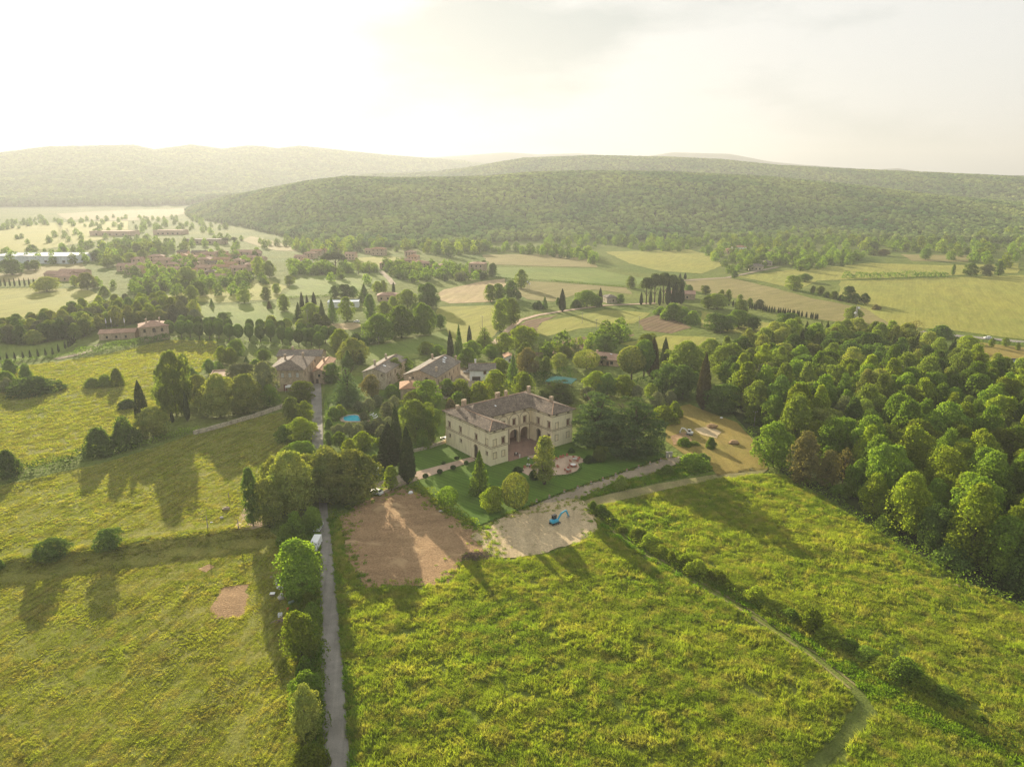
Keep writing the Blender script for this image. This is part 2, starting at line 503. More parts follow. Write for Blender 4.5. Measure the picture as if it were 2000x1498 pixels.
def sheet(name, poly, mat, layer=1, step=6.0, jit=0.0, label=None, kind='structure', edge=None, link=True):
    """a piece of ground: polygon filled with a mesh that follows the land, laid a little above it"""
    poly = densify(poly, edge or step * 0.6, jit)
    P = np.array(poly); lo = P.min(0); hi = P.max(0)
    gx, gy = np.meshgrid(np.arange(lo[0] + step / 2, hi[0], step), np.arange(lo[1] + step / 2, hi[1], step))
    gx = gx.ravel(); gy = gy.ravel()
    k = inside(poly, gx, gy); gx = gx[k]; gy = gy[k]
    vs = [Vector(p) for p in poly] + [Vector((a, b)) for a, b in zip(gx, gy)]
    np_ = len(poly)
    v2, e2, f2, *_ = delaunay_2d_cdt(vs, [(i, (i + 1) % np_) for i in range(np_)], [], 1, 1e-4)
    vx = np.array([v.x for v in v2]); vy = np.array([v.y for v in v2])
    dist = np.hypot(vx, vy)
    z = hland(vx, vy) + layer * (0.03 + 0.00018 * dist)
    f2 = [f if (vx[f[1]] - vx[f[0]]) * (vy[f[2]] - vy[f[0]]) - (vy[f[1]] - vy[f[0]]) * (vx[f[2]] - vx[f[0]]) > 0 else f[::-1] for f in f2]
    me = mesh_np(name, np.stack([vx, vy, z], 1), np.array(f2), mat, True)
    if not link: return me
    o = link_mesh(name, me)
    tag(o, label, kind=kind)
    return o
def strip(pts, w, extra=0.0):
    """polygon of a way: centre line in metres and a width (or list of widths)"""
    pts = [np.array(p, float) for p in pts]; n = len(pts)
    ws = w if isinstance(w, (list, tuple)) else [w] * n
    l = []; r = []
    for i in range(n):
        d = pts[min(i + 1, n - 1)] - pts[max(i - 1, 0)]; d /= np.hypot(*d)
        nn = np.array([-d[1], d[0]])
        l.append(tuple(pts[i] + nn * (ws[i] / 2 + extra))); r.append(tuple(pts[i] - nn * (ws[i] / 2 + extra)))
    return l + r[::-1]
# ------------------------------------------------------------------ fields, lawn, lanes
F_L = mat_field('grass_low', (0.20, 0.21, 0.04), (0.27, 0.245, 0.06), (0.155, 0.19, 0.035), big=0.02, mid=0.25, fine=2.2, bstr=0.9, bdist=0.3)
F_T = mat_field('grass_tall', (0.14, 0.185, 0.032), (0.19, 0.21, 0.042), (0.11, 0.155, 0.026), big=0.03, mid=0.3, fine=2.4, bstr=1.0, bdist=0.3)
F_Y = mat_field('field_yellow', (0.285, 0.28, 0.055), (0.235, 0.255, 0.052), (0.31, 0.285, 0.07), rows=2.4, rowang=0.5, rowdark=0.95)
F_G = mat_field('field_green', (0.155, 0.215, 0.042), (0.20, 0.24, 0.05), (0.135, 0.195, 0.036), rows=2, rowang=-0.6, rowdark=0.94)
F_T2 = mat_field('field_tan', (0.25, 0.215, 0.085), (0.21, 0.195, 0.06), (0.28, 0.235, 0.1), rows=2.5, rowang=1.0, rowdark=0.95)
F_P = mat_field('field_pale', (0.42, 0.31, 0.17), (0.36, 0.29, 0.13), (0.45, 0.34, 0.2), rows=9, rowang=0.2, rowdark=0.93)
F_B = mat_field('field_soil', (0.22, 0.14, 0.085), (0.17, 0.115, 0.06), (0.19, 0.15, 0.06), rows=4, rowang=0.6, rowdark=0.75)
F_LAWN = mat_field('lawn', (0.085, 0.165, 0.022), (0.12, 0.195, 0.028), (0.09, 0.155, 0.022), rows=1.6, rowang=R(-52), rowdark=0.86, big=0.05, mid=0.4, fine=5, bstr=0.3, bdist=0.05)
F_ORCH = mat_field('orchard_grass', (0.10, 0.165, 0.025), (0.16, 0.21, 0.035), (0.085, 0.14, 0.022), big=0.06, mid=0.35, fine=3)
F_GOLD = mat_field('mown_grass', (0.26, 0.20, 0.05), (0.22, 0.19, 0.045), (0.30, 0.225, 0.075), big=0.04, mid=0.25, fine=3, bstr=0.4, bdist=0.1)
F_DIRT = mat_field('tilled_earth', (0.39, 0.25, 0.135), (0.46, 0.305, 0.165), (0.31, 0.20, 0.105), big=0.06, mid=0.45, fine=2.2, bstr=1.0, bdist=0.5, rows=0.6, rowang=R(80), rowdark=0.88, patch=((0.48, 0.33, 0.18), 0.58, 0.11))
F_BEIGE = mat_field('bare_clay', (0.50, 0.39, 0.235), (0.44, 0.345, 0.20), (0.53, 0.42, 0.26), big=0.08, mid=0.4, fine=2.5, bstr=0.5, bdist=0.12, patch=((0.22, 0.2, 0.08), 0.62, 0.14))
F_GRAVEL = mat_field('gravel', (0.32, 0.265, 0.185), (0.37, 0.305, 0.215), (0.27, 0.22, 0.155), big=0.08, mid=0.6, fine=4, bstr=0.5, bdist=0.06)
F_TRACK = mat_field('worn_track', (0.29, 0.24, 0.12), (0.24, 0.22, 0.09), (0.19, 0.20, 0.06), big=0.1, mid=0.5, fine=3, bstr=0.5, bdist=0.1)
F_PATH = mat_field('pink_gravel', (0.50, 0.37, 0.265), (0.47, 0.34, 0.24), (0.53, 0.40, 0.29), big=0.1, mid=0.7, fine=6, bstr=0.2, bdist=0.03)
def mat_asphalt():
    m, n = node_mat('asphalt'); p = world_pos(n)
    f1 = tex_noise(n, mapped(n, p, R(-10), (1.0, 0.03, 1)), 1.0, 4, 0.6); f2 = tex_noise(n, p, 9.0, 3, 0.7); f3 = tex_noise(n, p, 0.25, 4, 0.6)
    r1 = ramp(n, [(0.3, (0.20, 0.185, 0.16)), (0.7, (0.27, 0.25, 0.215))]); n.links.new(f1, r1.inputs['Fac'])
    r3 = ramp(n, [(0.35, (0.8,) * 3), (0.65, (1.15,) * 3)]); n.links.new(f3, r3.inputs['Fac'])
    c = mix(n, 1.0, r1.outputs['Color'], r3.outputs['Color'], 'MULTIPLY')
    r2 = ramp(n, [(0.3, (0.75,) * 3), (0.7, (1.2,) * 3)]); n.links.new(f2, r2.inputs['Fac'])
    return finish(m, n, mix(n, 1.0, c, r2.outputs['Color'], 'MULTIPLY'), 0.9, 0.15, f2, 0.4, 0.03)
F_ASPH = mat_asphalt()

P_LOWER = [(-420, 1190), (-100, 1132), (0, 1116), (230, 1083), (420, 1056), (490, 1045), (545, 1048), (560, 1150), (580, 1250), (596, 1350), (612, 1520), (-500, 1520)]
P_MIDL = [(-300, 1140), (0, 1098), (230, 1068), (420, 1041), (486, 1030), (505, 980), (560, 905), (590, 872), (570, 800), (500, 816), (380, 848), (300, 875), (200, 905), (0, 950), (-300, 1000)]
P_UPL = [(-300, 985), (0, 930), (170, 885), (262, 845), (330, 822), (350, 760), (430, 690), (420, 667), (330, 665), (200, 694), (100, 708), (0, 722), (-300, 770)]
WOODFLOOR = [(1400, 720), (1480, 690), (1560, 668), (1680, 662), (1780, 682), (1880, 716), (1960, 760), (2150, 850), (2300, 1300), (2000, 1185), (1900, 1140), (1800, 1085), (1700, 1025), (1600, 962), (1530, 925), (1490, 880), (1450, 832), (1420, 790)]
P_TALL = [(662, 1012), (668, 1060), (686, 1112), (708, 1152), (800, 1150), (884, 1142), (908, 1100), (960, 1092), (1060, 1089), (1130, 1064), (1166, 1038), (1250, 1088), (1450, 1200), (1592, 1296), (1672, 1372), (1632, 1432), (1540, 1520), (694, 1520), (684, 1400), (670, 1250), (656, 1110), (652, 1040)]
P_RIGHT = [(1180, 988), (1300, 960), (1400, 939), (1480, 928), (1530, 930), (1600, 970), (1700, 1032), (1800, 1092), (1900, 1148), (2000, 1192), (2300, 1310), (2400, 1520), (2060, 1520), (1850, 1400), (1650, 1290), (1450, 1170), (1300, 1092), (1215, 1030)]
P_RCORN = [(1700, 1372), (1760, 1395), (1880, 1450), (2010, 1520), (1600, 1520), (1690, 1430)]
P_DITCH = [(1165, 1000), (1215, 1032), (1300, 1094), (1450, 1172), (1650, 1292), (1850, 1402), (2060, 1522), (1990, 1522), (1880, 1452), (1760, 1396), (1690, 1362), (1600, 1296), (1450, 1196), (1250, 1084), (1172, 1038)]
P_BANK = [(-420, 1192), (-100, 1134), (0, 1118), (230, 1085), (420, 1058), (490, 1047), (545, 1050), (520, 1030), (486, 1028), (420, 1039), (230, 1066), (0, 1096), (-300, 1138)]
sheet('grassy_bank', Gn(P_BANK), F_L, 1.5, 2.5, label='low grassy bank crossing the left fields')
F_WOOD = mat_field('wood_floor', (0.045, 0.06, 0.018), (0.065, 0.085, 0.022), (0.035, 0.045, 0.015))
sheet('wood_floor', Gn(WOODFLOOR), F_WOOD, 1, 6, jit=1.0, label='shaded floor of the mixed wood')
fl_lower = sheet('field', Gn(P_LOWER), F_L, 1, 4, label='mown yellow-green field below the grassy bank at lower left')
fl_mid = sheet('field', Gn(P_MIDL), F_L, 1, 4, label='sunlit meadow between the bank and the stone wall')
fl_up = sheet('field', Gn(P_UPL), F_L, 1, 8, label='meadow sloping below the tree avenue on the left')
fl_tall = sheet('field', Gn(P_TALL), F_T, 1, 4, label='tall uncut grass field at the bottom centre')
fl_right = sheet('field', Gn(P_RIGHT), F_T, 1, 4, label='long grass field between the ditch and the wood')
fl_corner = sheet('field', Gn(P_RCORN), F_T, 1, 4, label='grass corner right of the curving track')
fl_ditch = sheet('field', Gn(P_DITCH), F_T, 1, 4, label='rough grass verge along the shrubby ditch')

sheet('orchard_ground', Gn([(634, 745), (700, 735), (790, 750), (860, 790), (872, 862), (806, 884), (800, 940), (735, 950), (690, 985), (650, 1005), (640, 950), (634, 850)]), F_ORCH, 1, 5, label='rough garden grass between the road and the villa')
LAWN = [(806, 884), (870, 867), (905, 868), (1000, 856), (1120, 858), (1200, 866), (1296, 886), (1300, 893), (1200, 927), (1100, 961), (1010, 999), (931, 1028), (870, 985), (808, 948)]
lawn = sheet('lawn', Gn(LAWN), F_LAWN, 2, 4, label='striped green lawn around the villa')
sheet('garden_path', Gn([(813, 922), (870, 907), (922, 893), (929, 900), (870, 920), (806, 942)]), F_PATH, 3, 3, label='pink gravel path to the side door of the villa')
sheet('driveway', Gn([(722, 948), (785, 926), (812, 921), (806, 943), (790, 947), (745, 965), (722, 968)]), F_GRAVEL, 2, 3, label='grey gravel drive beside the tall cypresses')
PATIO = [cr('M4', *p) for p in [(685, 725), (840, 805), (1020, 800), (1400, 785), (1600, 770), (1760, 710), (1815, 630), (1790, 570), (1905, 530), (1890, 470), (1750, 410), (1580, 405), (1430, 440), (1300, 475), (1180, 470), (1160, 405), (935, 388), (800, 420), (900, 470), (960, 530), (880, 600), (720, 650)]]
sheet('patio', Gn(PATIO), F_PATH, 3, 2, label='pink gravel terrace on the lawn')
GRAVEL_LANE = [(985, 1006), (1010, 1000), (1100, 963), (1200, 929), (1300, 895), (1325, 892), (1345, 897), (1312, 911), (1260, 929), (1200, 942), (1128, 975), (1120, 985), (1060, 1000)]
sheet('gravel_lane', Gn(GRAVEL_LANE), F_GRAVEL, 2, 3, jit=0.5, label='gravel lane along the lower edge of the lawn')
sheet('dirt_track', Gn([(1110, 984), (1160, 972), (1200, 963), (1300, 942), (1400, 926), (1470, 914), (1500, 918), (1480, 930), (1400, 937), (1300, 957), (1172, 988), (1150, 1000)]), F_TRACK, 2, 3, jit=0.6, label='worn dirt track toward the mown lot')
sheet('tilled_plot', Gn([(664, 1010), (700, 985), (740, 966), (790, 950), (825, 962), (870, 1000), (930, 1033), (955, 1042), (965, 1078), (905, 1098), (882, 1142), (800, 1149), (708, 1152), (688, 1112), (670, 1060)]), F_DIRT, 2, 3, jit=1.6, edge=1.0, label='freshly tilled brown earth plot by the road')
sheet('clay_plot', Gn([(930, 1046), (955, 1034), (985, 1006), (1020, 996), (1060, 988), (1120, 978), (1152, 992), (1166, 1036), (1128, 1064), (1060, 1086), (1000, 1094), (955, 1092), (938, 1072)]), F_BEIGE, 3, 3, jit=1.6, edge=1.0, label='bare pale clay yard around the blue excavator')
sheet('mown_lot', Gn([(1305, 800), (1345, 790), (1440, 826), (1488, 880), (1500, 917), (1400, 930), (1376, 896), (1340, 890), (1300, 862)]), F_GOLD, 2, 4, jit=0.6, label='golden mown lot in front of the wood')
sheet('bare_soil', Gn([(1310, 852), (1338, 844), (1352, 860), (1342, 868), (1316, 870)]), F_DIRT, 3, 2, jit=0.6, label='dug red-brown soil beside the white excavator')
sheet('bare_soil', Gn([(1356, 838), (1385, 833), (1408, 845), (1400, 857), (1370, 850)]), F_BEIGE, 3, 2, jit=0.6, label='pale scraped soil on the mown lot')
sheet('bare_soil', Gn([(458, 1032), (484, 974), (502, 978), (522, 1026), (492, 1036)]), F_PATH, 2, 2, jit=0.5, label='bare earth patch beside the big roadside trees')
sheet('bare_soil', Gn([(414, 1188), (432, 1150), (462, 1142), (488, 1140), (482, 1182), (470, 1208), (420, 1207)]), F_DIRT, 2, 2, jit=1.2, edge=0.7, label='larger bare patch in the lower left field')
sheet('bare_soil', Gn([(388, 1112), (408, 1102), (419, 1107), (402, 1119)]), F_DIRT, 2, 1.5, jit=0.4, label='smaller bare hollow in the lower left field')
RL = [(627, 745), (631, 860), (633, 885), (635, 925), (637, 960), (641, 1010), (646, 1045), (652, 1100), (659, 1180), (667, 1260), (675, 1380), (684, 1500), (686, 1540)]
LL = [(606, 745), (609, 800), (609, 860), (613, 885), (618, 925), (621, 960), (625, 1010), (625, 1045), (624, 1100), (625, 1180), (627, 1260), (629, 1380), (632, 1500), (633, 1540)]
sheet('road', Gn(RL + LL[::-1]), F_ASPH, 3, 3, label='narrow grey lane running up to the hamlet')
sheet('road_verge', Gn([(640, 1010), (648, 1010), (664, 1100), (670, 1180), (680, 1280), (694, 1400), (704, 1540), (686, 1540), (675, 1380), (659, 1180), (646, 1045)]), F_T, 1, 3, label='grass verge on the right side of the lane')
sheet('hamlet_yard', Gn([(606, 746), (627, 746), (634, 715), (634, 690), (626, 684), (612, 700), (600, 722), (588, 745), (592, 760), (606, 762)]), F_GRAVEL, 2, 3, label='gravel street beside the brick house')
sheet('barn_yard', Gn([(846, 768), (884, 735), (905, 715), (925, 722), (935, 745), (905, 765), (870, 780)]), F_GRAVEL, 1, 3, label='gravel yard between the barn and the white house')
sheet('villa_backyard', Gn([(800, 900), (840, 875), (872, 862), (870, 845), (845, 850), (810, 875)]), F_GRAVEL, 1, 3, label='bare earth behind the villa')
# far fields
for nm, pts, mt, lb in [
  ('field', [(575, 545), (660, 536), (745, 533), (764, 552), (740, 562), (650, 576), (556, 582)], F_G, 'bright green field behind the three cypresses'),
  ('field', [(854, 574), (870, 566), (930, 552), (985, 545), (988, 556), (962, 590), (880, 593), (857, 586)], F_P, 'pale straw-coloured field in the middle distance'),
  ('field', [(690, 682), (790, 666), (870, 645), (884, 668), (872, 690), (800, 702), (730, 706)], F_G, 'shaded green paddock behind the farmhouses'),
  ('field', [(860, 600), (985, 596), (1000, 606), (960, 660), (900, 680), (876, 655), (868, 630), (850, 612)], F_Y, 'yellow-green meadow left of the willows'),
  ('field', [(943, 498), (1090, 497), (1160, 509), (1168, 523), (1050, 520), (955, 517)], F_T2, 'tan hayfield below the wooded hill'),
  ('field', [(968, 522), (1160, 525), (1292, 551), (1225, 558), (1080, 548), (955, 541)], F_G, 'fresh green strip field in the middle distance'),
  ('field', [(1000, 548), (1080, 552), (1225, 562), (1235, 575), (1160, 566), (1080, 590), (1030, 585), (1000, 570)], F_T2, 'dull meadow around the lone cypress'),
  ('field', [(1180, 492), (1345, 488), (1395, 500), (1410, 520), (1370, 535), (1290, 530), (1230, 515)], F_Y, 'yellow field left of the hamlet in the distance'),
  ('field', [(1046, 648), (1060, 629), (1180, 605), (1274, 612), (1240, 632), (1130, 642), (1066, 657)], F_Y, 'bright triangular crop field beyond the hamlet'),
  ('field', [(990, 656), (1028, 626), (1092, 616), (1058, 630), (1040, 650)], F_B, 'brown tilled corner beside the country lane'),
  ('field', [(1246, 627), (1290, 612), (1350, 640), (1310, 652), (1255, 645)], F_B, 'brown ploughed slope right of the crop field'),
  ('field', [(1060, 672), (1140, 658), (1160, 662), (1080, 682)], F_B, 'ploughed strip behind the brown roofed house'),
  ('field', [(1040, 690), (1080, 682), (1190, 662), (1235, 650), (1240, 655), (1150, 678), (1060, 700)], F_B, 'long narrow furrowed strip behind the hamlet'),
  ('field', [(1210, 672), (1300, 655), (1400, 660), (1390, 685), (1300, 690)], F_Y, 'mown field in front of the ploughed slope'),
  ('field', [(1640, 549), (1900, 541), (2150, 530), (2300, 720), (2000, 664), (1880, 648), (1790, 640), (1745, 640), (1690, 604), (1640, 582)], F_Y, 'wide sunlit yellow field on the right'),
  ('field', [(1335, 546), (1420, 542), (1500, 560), (1590, 584), (1690, 602), (1742, 634), (1700, 650), (1640, 630), (1590, 622), (1500, 602), (1440, 584), (1350, 566)], F_T2, 'tan stubble field beside the cypress row'),
  ('field', [(1440, 540), (1540, 528), (1700, 514), (1840, 519), (1990, 514), (1990, 534), (1700, 545), (1594, 549), (1562, 566)], F_Y, 'pale long field below the distant hamlet'),
  ('field', [(1760, 497), (1900, 500), (1890, 512), (1780, 510)], F_T2, 'small dry meadow under the hill on the right'),
  ('field', [(1370, 608), (1440, 620), (1560, 640), (1540, 655), (1430, 650), (1370, 640)], F_Y, 'narrow meadow below the cypress row'),
  ('field', [(1905, 668), (2100, 690), (2100, 722), (1905, 700)], F_GOLD, 'golden strip beside the main road on the right'),
  ('field', [(0, 446), (90, 436), (250, 432), (250, 458), (120, 482), (0, 500), (-200, 520), (-200, 460)], F_Y, 'wide hazy pasture on the far left'),
  ('field', [(110, 418), (250, 411), (372, 402), (366, 416), (300, 430), (230, 432), (130, 430)], F_T2, 'far pale valley fields under the sun'),
  ('field', [(-100, 540), (80, 520), (160, 515), (170, 530), (80, 545), (0, 552), (-100, 565)], F_T2, 'dry grass beside the warehouse'),
  ('field', [(-200, 570), (70, 562), (170, 566), (200, 580), (120, 615), (40, 640), (-200, 680)], F_Y, 'lit meadow left of the long grove'),
  ('field', [(-100, 672), (60, 674), (130, 664), (150, 672), (110, 696), (0, 708), (-100, 722)], F_G, 'green lawn with a row of small cypresses'),
  ('field', [(300, 585), (400, 560), (520, 545), (560, 560), (540, 585), (420, 592)], F_Y, 'sunlit paddock with single trees below the village'),
  ('field', [(380, 600), (540, 590), (580, 600), (570, 630), (440, 640), (390, 625)], F_G, 'green meadow behind the avenue'),
  ('field', [(615, 636), (690, 630), (712, 636), (690, 644), (625, 642)], F_P, 'small bare pink field by the firs'),
  ('field', [(690, 505), (760, 500), (790, 506), (760, 520), (700, 525)], F_Y, 'sunny clearing behind the village pines'),
  ('field', [(490, 462), (560, 478), (600, 492), (540, 490), (470, 470)], F_T2, 'dry fields under the forest edge'),
 ]:
    sheet(nm, Gn(pts), mt, 1, 14, jit=1.5, label=lb)
def way(name, pts, w, mat, layer, label, step=4):
    return sheet(name, strip(densify(Gn(pts), 8, closed=False), w), mat, layer, step, edge=4, label=label)
way('lane', [(950, 684), (968, 668), (992, 645), (1016, 626), (1050, 616), (1100, 608), (1180, 597), (1280, 593)], 4.0, F_PATH, 2, 'pale country lane past the lone cypress')
way('main_road', [(1800, 648), (1850, 655), (1930, 662), (2010, 670), (2120, 682)], 7.0, F_ASPH, 2, 'main road crossing at the far right')
way('lane', [(1320, 550), (1420, 543), (1480, 530), (1520, 522)], 5.0, F_GRAVEL, 2, 'far lane curving into the distant hamlet')
way('lane', [(744, 530), (760, 545), (768, 556)], 5.0, F_GRAVEL, 2, 'lane dropping from the village terrace')
way('lane', [(200, 672), (165, 690), (110, 702)], 4.0, F_GRAVEL, 2, 'drive of the farm villa on the left')
# two worn wheel ruts of the field track, then the curve at its end
C_TR = [(1152, 1000), (1250, 1074), (1450, 1188), (1590, 1280), (1668, 1344), (1690, 1368), (1698, 1385), (1692, 1400), (1660, 1425), (1610, 1470), (1560, 1520)]
ctr = densify(Gn(C_TR), 3, closed=False)
ctr_a = densify(Gn(C_TR[:5]), 3, closed=False)
F_TRAMP = mat_field('trampled_grass', (0.11, 0.145, 0.03), (0.15, 0.165, 0.042), (0.09, 0.125, 0.025), mid=0.5, fine=3)
sheet('trampled_track', strip(densify(Gn(C_TR[4:]), 3, closed=False), 3.0), F_TRAMP, 2, 2, edge=1.5, jit=0.4, label='trampled grass where the field track curves away')
for s_, lb in ((-0.8, 'left wheel rut of the field track'), (0.8, 'right wheel rut of the field track')):
    a = np.array(ctr_a); d = np.gradient(a, axis=0); d /= np.hypot(d[:, 0], d[:, 1])[:, None]
    off = a + s_ * np.stack([-d[:, 1], d[:, 0]], 1)
    sheet('wheel_rut', strip(list(map(tuple, off)), 0.5), F_TRACK, 3, 2, edge=1.5, jit=0.15, label=lb)
# ------------------------------------------------------------------ foliage: leaf meshes
def leaf_cards(P, Nrm, size, rng, tilt=0.7, aspect=1.0):
    """one small folded leaf spray (2 triangles) at each point, roughly facing the given normal"""
    n = len(P)
    q = Nrm + rng.normal(0, tilt, (n, 3)); q /= np.linalg.norm(q, axis=1)[:, None] + 1e-9
    a = np.cross(q, rng.normal(0, 1, (n, 3))); a /= np.linalg.norm(a, axis=1)[:, None] + 1e-9
    b = np.cross(q, a)
    s = size * rng.uniform(0.6, 1.3, (n, 1))
    fold = q * s * rng.uniform(-0.35, 0.35, (n, 1))
    v = np.stack([P - a * s * 0.5 * aspect, P - b * s * 0.5 + fold, P + a * s * 0.5 * aspect, P + b * s * 0.5 + fold], 1)
    i = np.arange(n)[:, None] * 4
    f = np.concatenate([i + np.array([[0, 1, 2]]), i + np.array([[0, 2, 3]])], 0)
    return v.reshape(-1, 3), f
def sph(n, rng):
    v = rng.normal(0, 1, (n, 3)); return v / np.linalg.norm(v, axis=1)[:, None]
def crown_lobed(seed, W, z0, z1, env, nclump, rclump, nleaf, size, tilt=0.75, loose=0.1, squash=0.85, fill=0.72):
    """crown of leaf clumps spread through an envelope env(t)->0..1"""
    rng = np.random.default_rng(seed)
    C = []; Rr = []
    ga = 2.39996
    for i in range(nclump):
        t = (i + 0.5) / nclump
        t = np.clip(t + rng.normal(0, 0.06), 0.02, 0.98)
        a = i * ga + rng.normal(0, 0.4)
        rr = env(t) * W / 2 * (1 + 0.2 * math.sin(2 * a + seed) + 0.14 * math.sin(3 * a + 2.3 * seed + 4 * t))
        rc = rclump * W * rng.uniform(0.55, 1.4)
        if i % 7 == 3: rr *= 1.16; t = min(1.03, t + 0.05)
        rad = max(0.0, rr - rc * 0.75) * math.sqrt(rng.uniform(0.25, 1.0)) if i % 4 else max(0, rr - rc) * rng.uniform(0, 0.5)
        C.append((rad * math.cos(a), rad * math.sin(a), z0 + t * (z1 - z0))); Rr.append(rc)
    C = np.array(C); Rr = np.array(Rr)
    w = Rr ** 2; w = w / w.sum()
    k = rng.choice(len(C), int(nleaf * 1.9), p=w)
    d = sph(len(k), rng); d[:, 2] = np.where(d[:, 2] < -0.55, -d[:, 2], d[:, 2])
    rad = Rr[k] * np.clip(rng.normal(0.97, 0.13, len(k)), 0.4, 1.35)
    P = C[k] + d * rad[:, None] * np.array([1, 1, squash])
    keep = np.ones(len(P), bool)
    for j in range(len(C)):
        dj = np.linalg.norm((P - C[j]) / np.array([1, 1, squash]), axis=1)
        keep &= ~((dj < Rr[j] * fill) & (k != j))
    P = P[keep][:nleaf]; d = d[keep][:nleaf]
    out = P - np.array([0, 0, (z0 + z1) / 2]); out /= np.linalg.norm(out, axis=1)[:, None] + 1e-9
    nn = d * 0.8 + out * 0.6
    if loose:
        m = int(nleaf * loose); t = rng.random(m); a = rng.random(m) * 6.283
        r_ = np.array([env(x) for x in t]) * W / 2 * rng.uniform(0.85, 1.12, m)
        Q = np.stack([r_ * np.cos(a), r_ * np.sin(a), z0 + t * (z1 - z0)], 1)
        P = np.concatenate([P, Q]); nn = np.concatenate([nn, np.stack([np.cos(a), np.sin(a), 0.5 + 0 * a], 1)])
    return leaf_cards(P, nn, size, rng, tilt)
def crown_surface(seed, W, z0, z1, env, nleaf, size, bump=0.08, tilt=0.5, streak=0.0, shell=0.10, aspect=1.0):
    """dense crown whose leaves lie on the envelope itself (cypress, clipped trees, firs)"""
    rng = np.random.default_rng(seed)
    t = rng.random(int(nleaf * 2.2))
    e = np.array([env(x) for x in t])
    keep = rng.random(len(t)) < (e + 0.08) / 1.08
    t = t[keep][:nleaf]; e = e[keep][:nleaf]
    a = rng.random(len(t)) * 6.283
    ph = rng.random(8) * 6.283
    lump = 1 + bump * (np.sin(3 * a + 9 * t + ph[0]) + np.sin(5 * a - 14 * t + ph[1]) + 0.8 * np.sin(9 * a + 23 * t + ph[2]) + 0.6 * np.sin(13 * a - 41 * t + ph[3])) * 0.5
    if streak: lump += streak * np.sign(np.sin(11 * a + 2 * np.sin(6 * t + ph[4]))) * 0.5
    r_ = e * W / 2 * lump * (1 - np.abs(rng.normal(0, shell, len(t))))
    P = np.stack([r_ * np.cos(a), r_ * np.sin(a), z0 + t * (z1 - z0) + rng.normal(0, 0.01, len(t)) * (z1 - z0)], 1)
    slope = 0.25 + 1.2 * np.clip(t - 0.55, 0, 1)
    nn = np.stack([np.cos(a), np.sin(a), slope], 1)
    return leaf_cards(P, nn, size, rng, tilt, aspect)
def crown_tiers(seed, tiers, nleaf, size, thick=0.5):
    """flat layered plates of needles (cedar, fir): tiers of (x,y,z,rx,ry)"""
    rng = np.random.default_rng(seed)
    T = np.array(tiers, float); w = T[:, 3] * T[:, 4]; w /= w.sum()
    k = rng.choice(len(T), nleaf, p=w)
    a = rng.random(nleaf) * 6.283; r_ = np.sqrt(rng.random(nleaf)) * (1 + 0.13 * np.sin(5 * a + k) + 0.1 * np.sin(9 * a + 2 * k))
    P = np.stack([T[k, 0] + r_ * T[k, 3] * np.cos(a), T[k, 1] + r_ * T[k, 4] * np.sin(a),
                  T[k, 2] - 0.16 * r_ ** 2 * T[k, 3] + rng.normal(0, thick * 0.3, nleaf) * (1.1 - 0.6 * r_)], 1)
    nn = np.stack([0.35 * np.cos(a), 0.35 * np.sin(a), np.ones(nleaf)], 1)
    return leaf_cards(P, nn, size, rng, 0.45, 1.2)
def cat(*vf):
    vs = []; fs = []; b = 0
    for v, f in vf: vs.append(v); fs.append(f + b); b += len(v)
    return np.concatenate(vs), np.concatenate(fs)

# leaf colours (reflectance)
LEAF = dict(
  bright=mat_leaf('leaf_bright', (0.179, 0.231, 0.030), (0.238, 0.265, 0.036), 0.5),
  green=mat_leaf('leaf_green', (0.126, 0.195, 0.033), (0.185, 0.245, 0.041), 0.46),
  mid=mat_leaf('leaf_mid', (0.160, 0.207, 0.047), (0.214, 0.251, 0.057), 0.44),
  dark=mat_leaf('leaf_dark', (0.093, 0.144, 0.038), (0.133, 0.193, 0.047), 0.38),
  oak=mat_leaf('leaf_holm_oak', (0.194, 0.247, 0.061), (0.308, 0.324, 0.087), 0.4, (1.6, 1.55, 0.5)),
  brown=mat_leaf('leaf_brown', (0.15, 0.145, 0.055), (0.21, 0.185, 0.075), 0.4, (1.5, 1.45, 0.6)),
  olive=mat_leaf('leaf_olive', (0.144, 0.172, 0.086), (0.189, 0.208, 0.108), 0.35, (1.5, 1.45, 0.7)),
  cypress=mat_leaf('leaf_cypress', (0.046, 0.066, 0.025), (0.069, 0.087, 0.030), 0.25),
  cypressb=mat_leaf('leaf_cypress_brown', (0.082, 0.073, 0.034), (0.098, 0.084, 0.038), 0.28),
  cedar=mat_leaf('leaf_cedar', (0.099, 0.155, 0.066), (0.142, 0.204, 0.077), 0.33),
  pine=mat_leaf('leaf_pine', (0.072, 0.099, 0.032), (0.102, 0.127, 0.038), 0.3),
  yellow=mat_leaf('leaf_yellow', (0.303, 0.231, 0.028), (0.350, 0.253, 0.033), 0.5),
  box=mat_leaf('leaf_box', (0.043, 0.083, 0.022), (0.065, 0.111, 0.027), 0.33),
  forest=mat_leaf('leaf_forest', (0.120, 0.216, 0.054), (0.324, 0.372, 0.102), 0.35, None, 0.4, 0.007),
)
BARK = mat_plain('bark', (0.12, 0.09, 0.065), 0.9, 0.1, 0.35, 3.0)
BARK_PALE = mat_plain('bark_pale', (0.34, 0.30, 0.25), 0.9, 0.1, 0.25, 3.0)

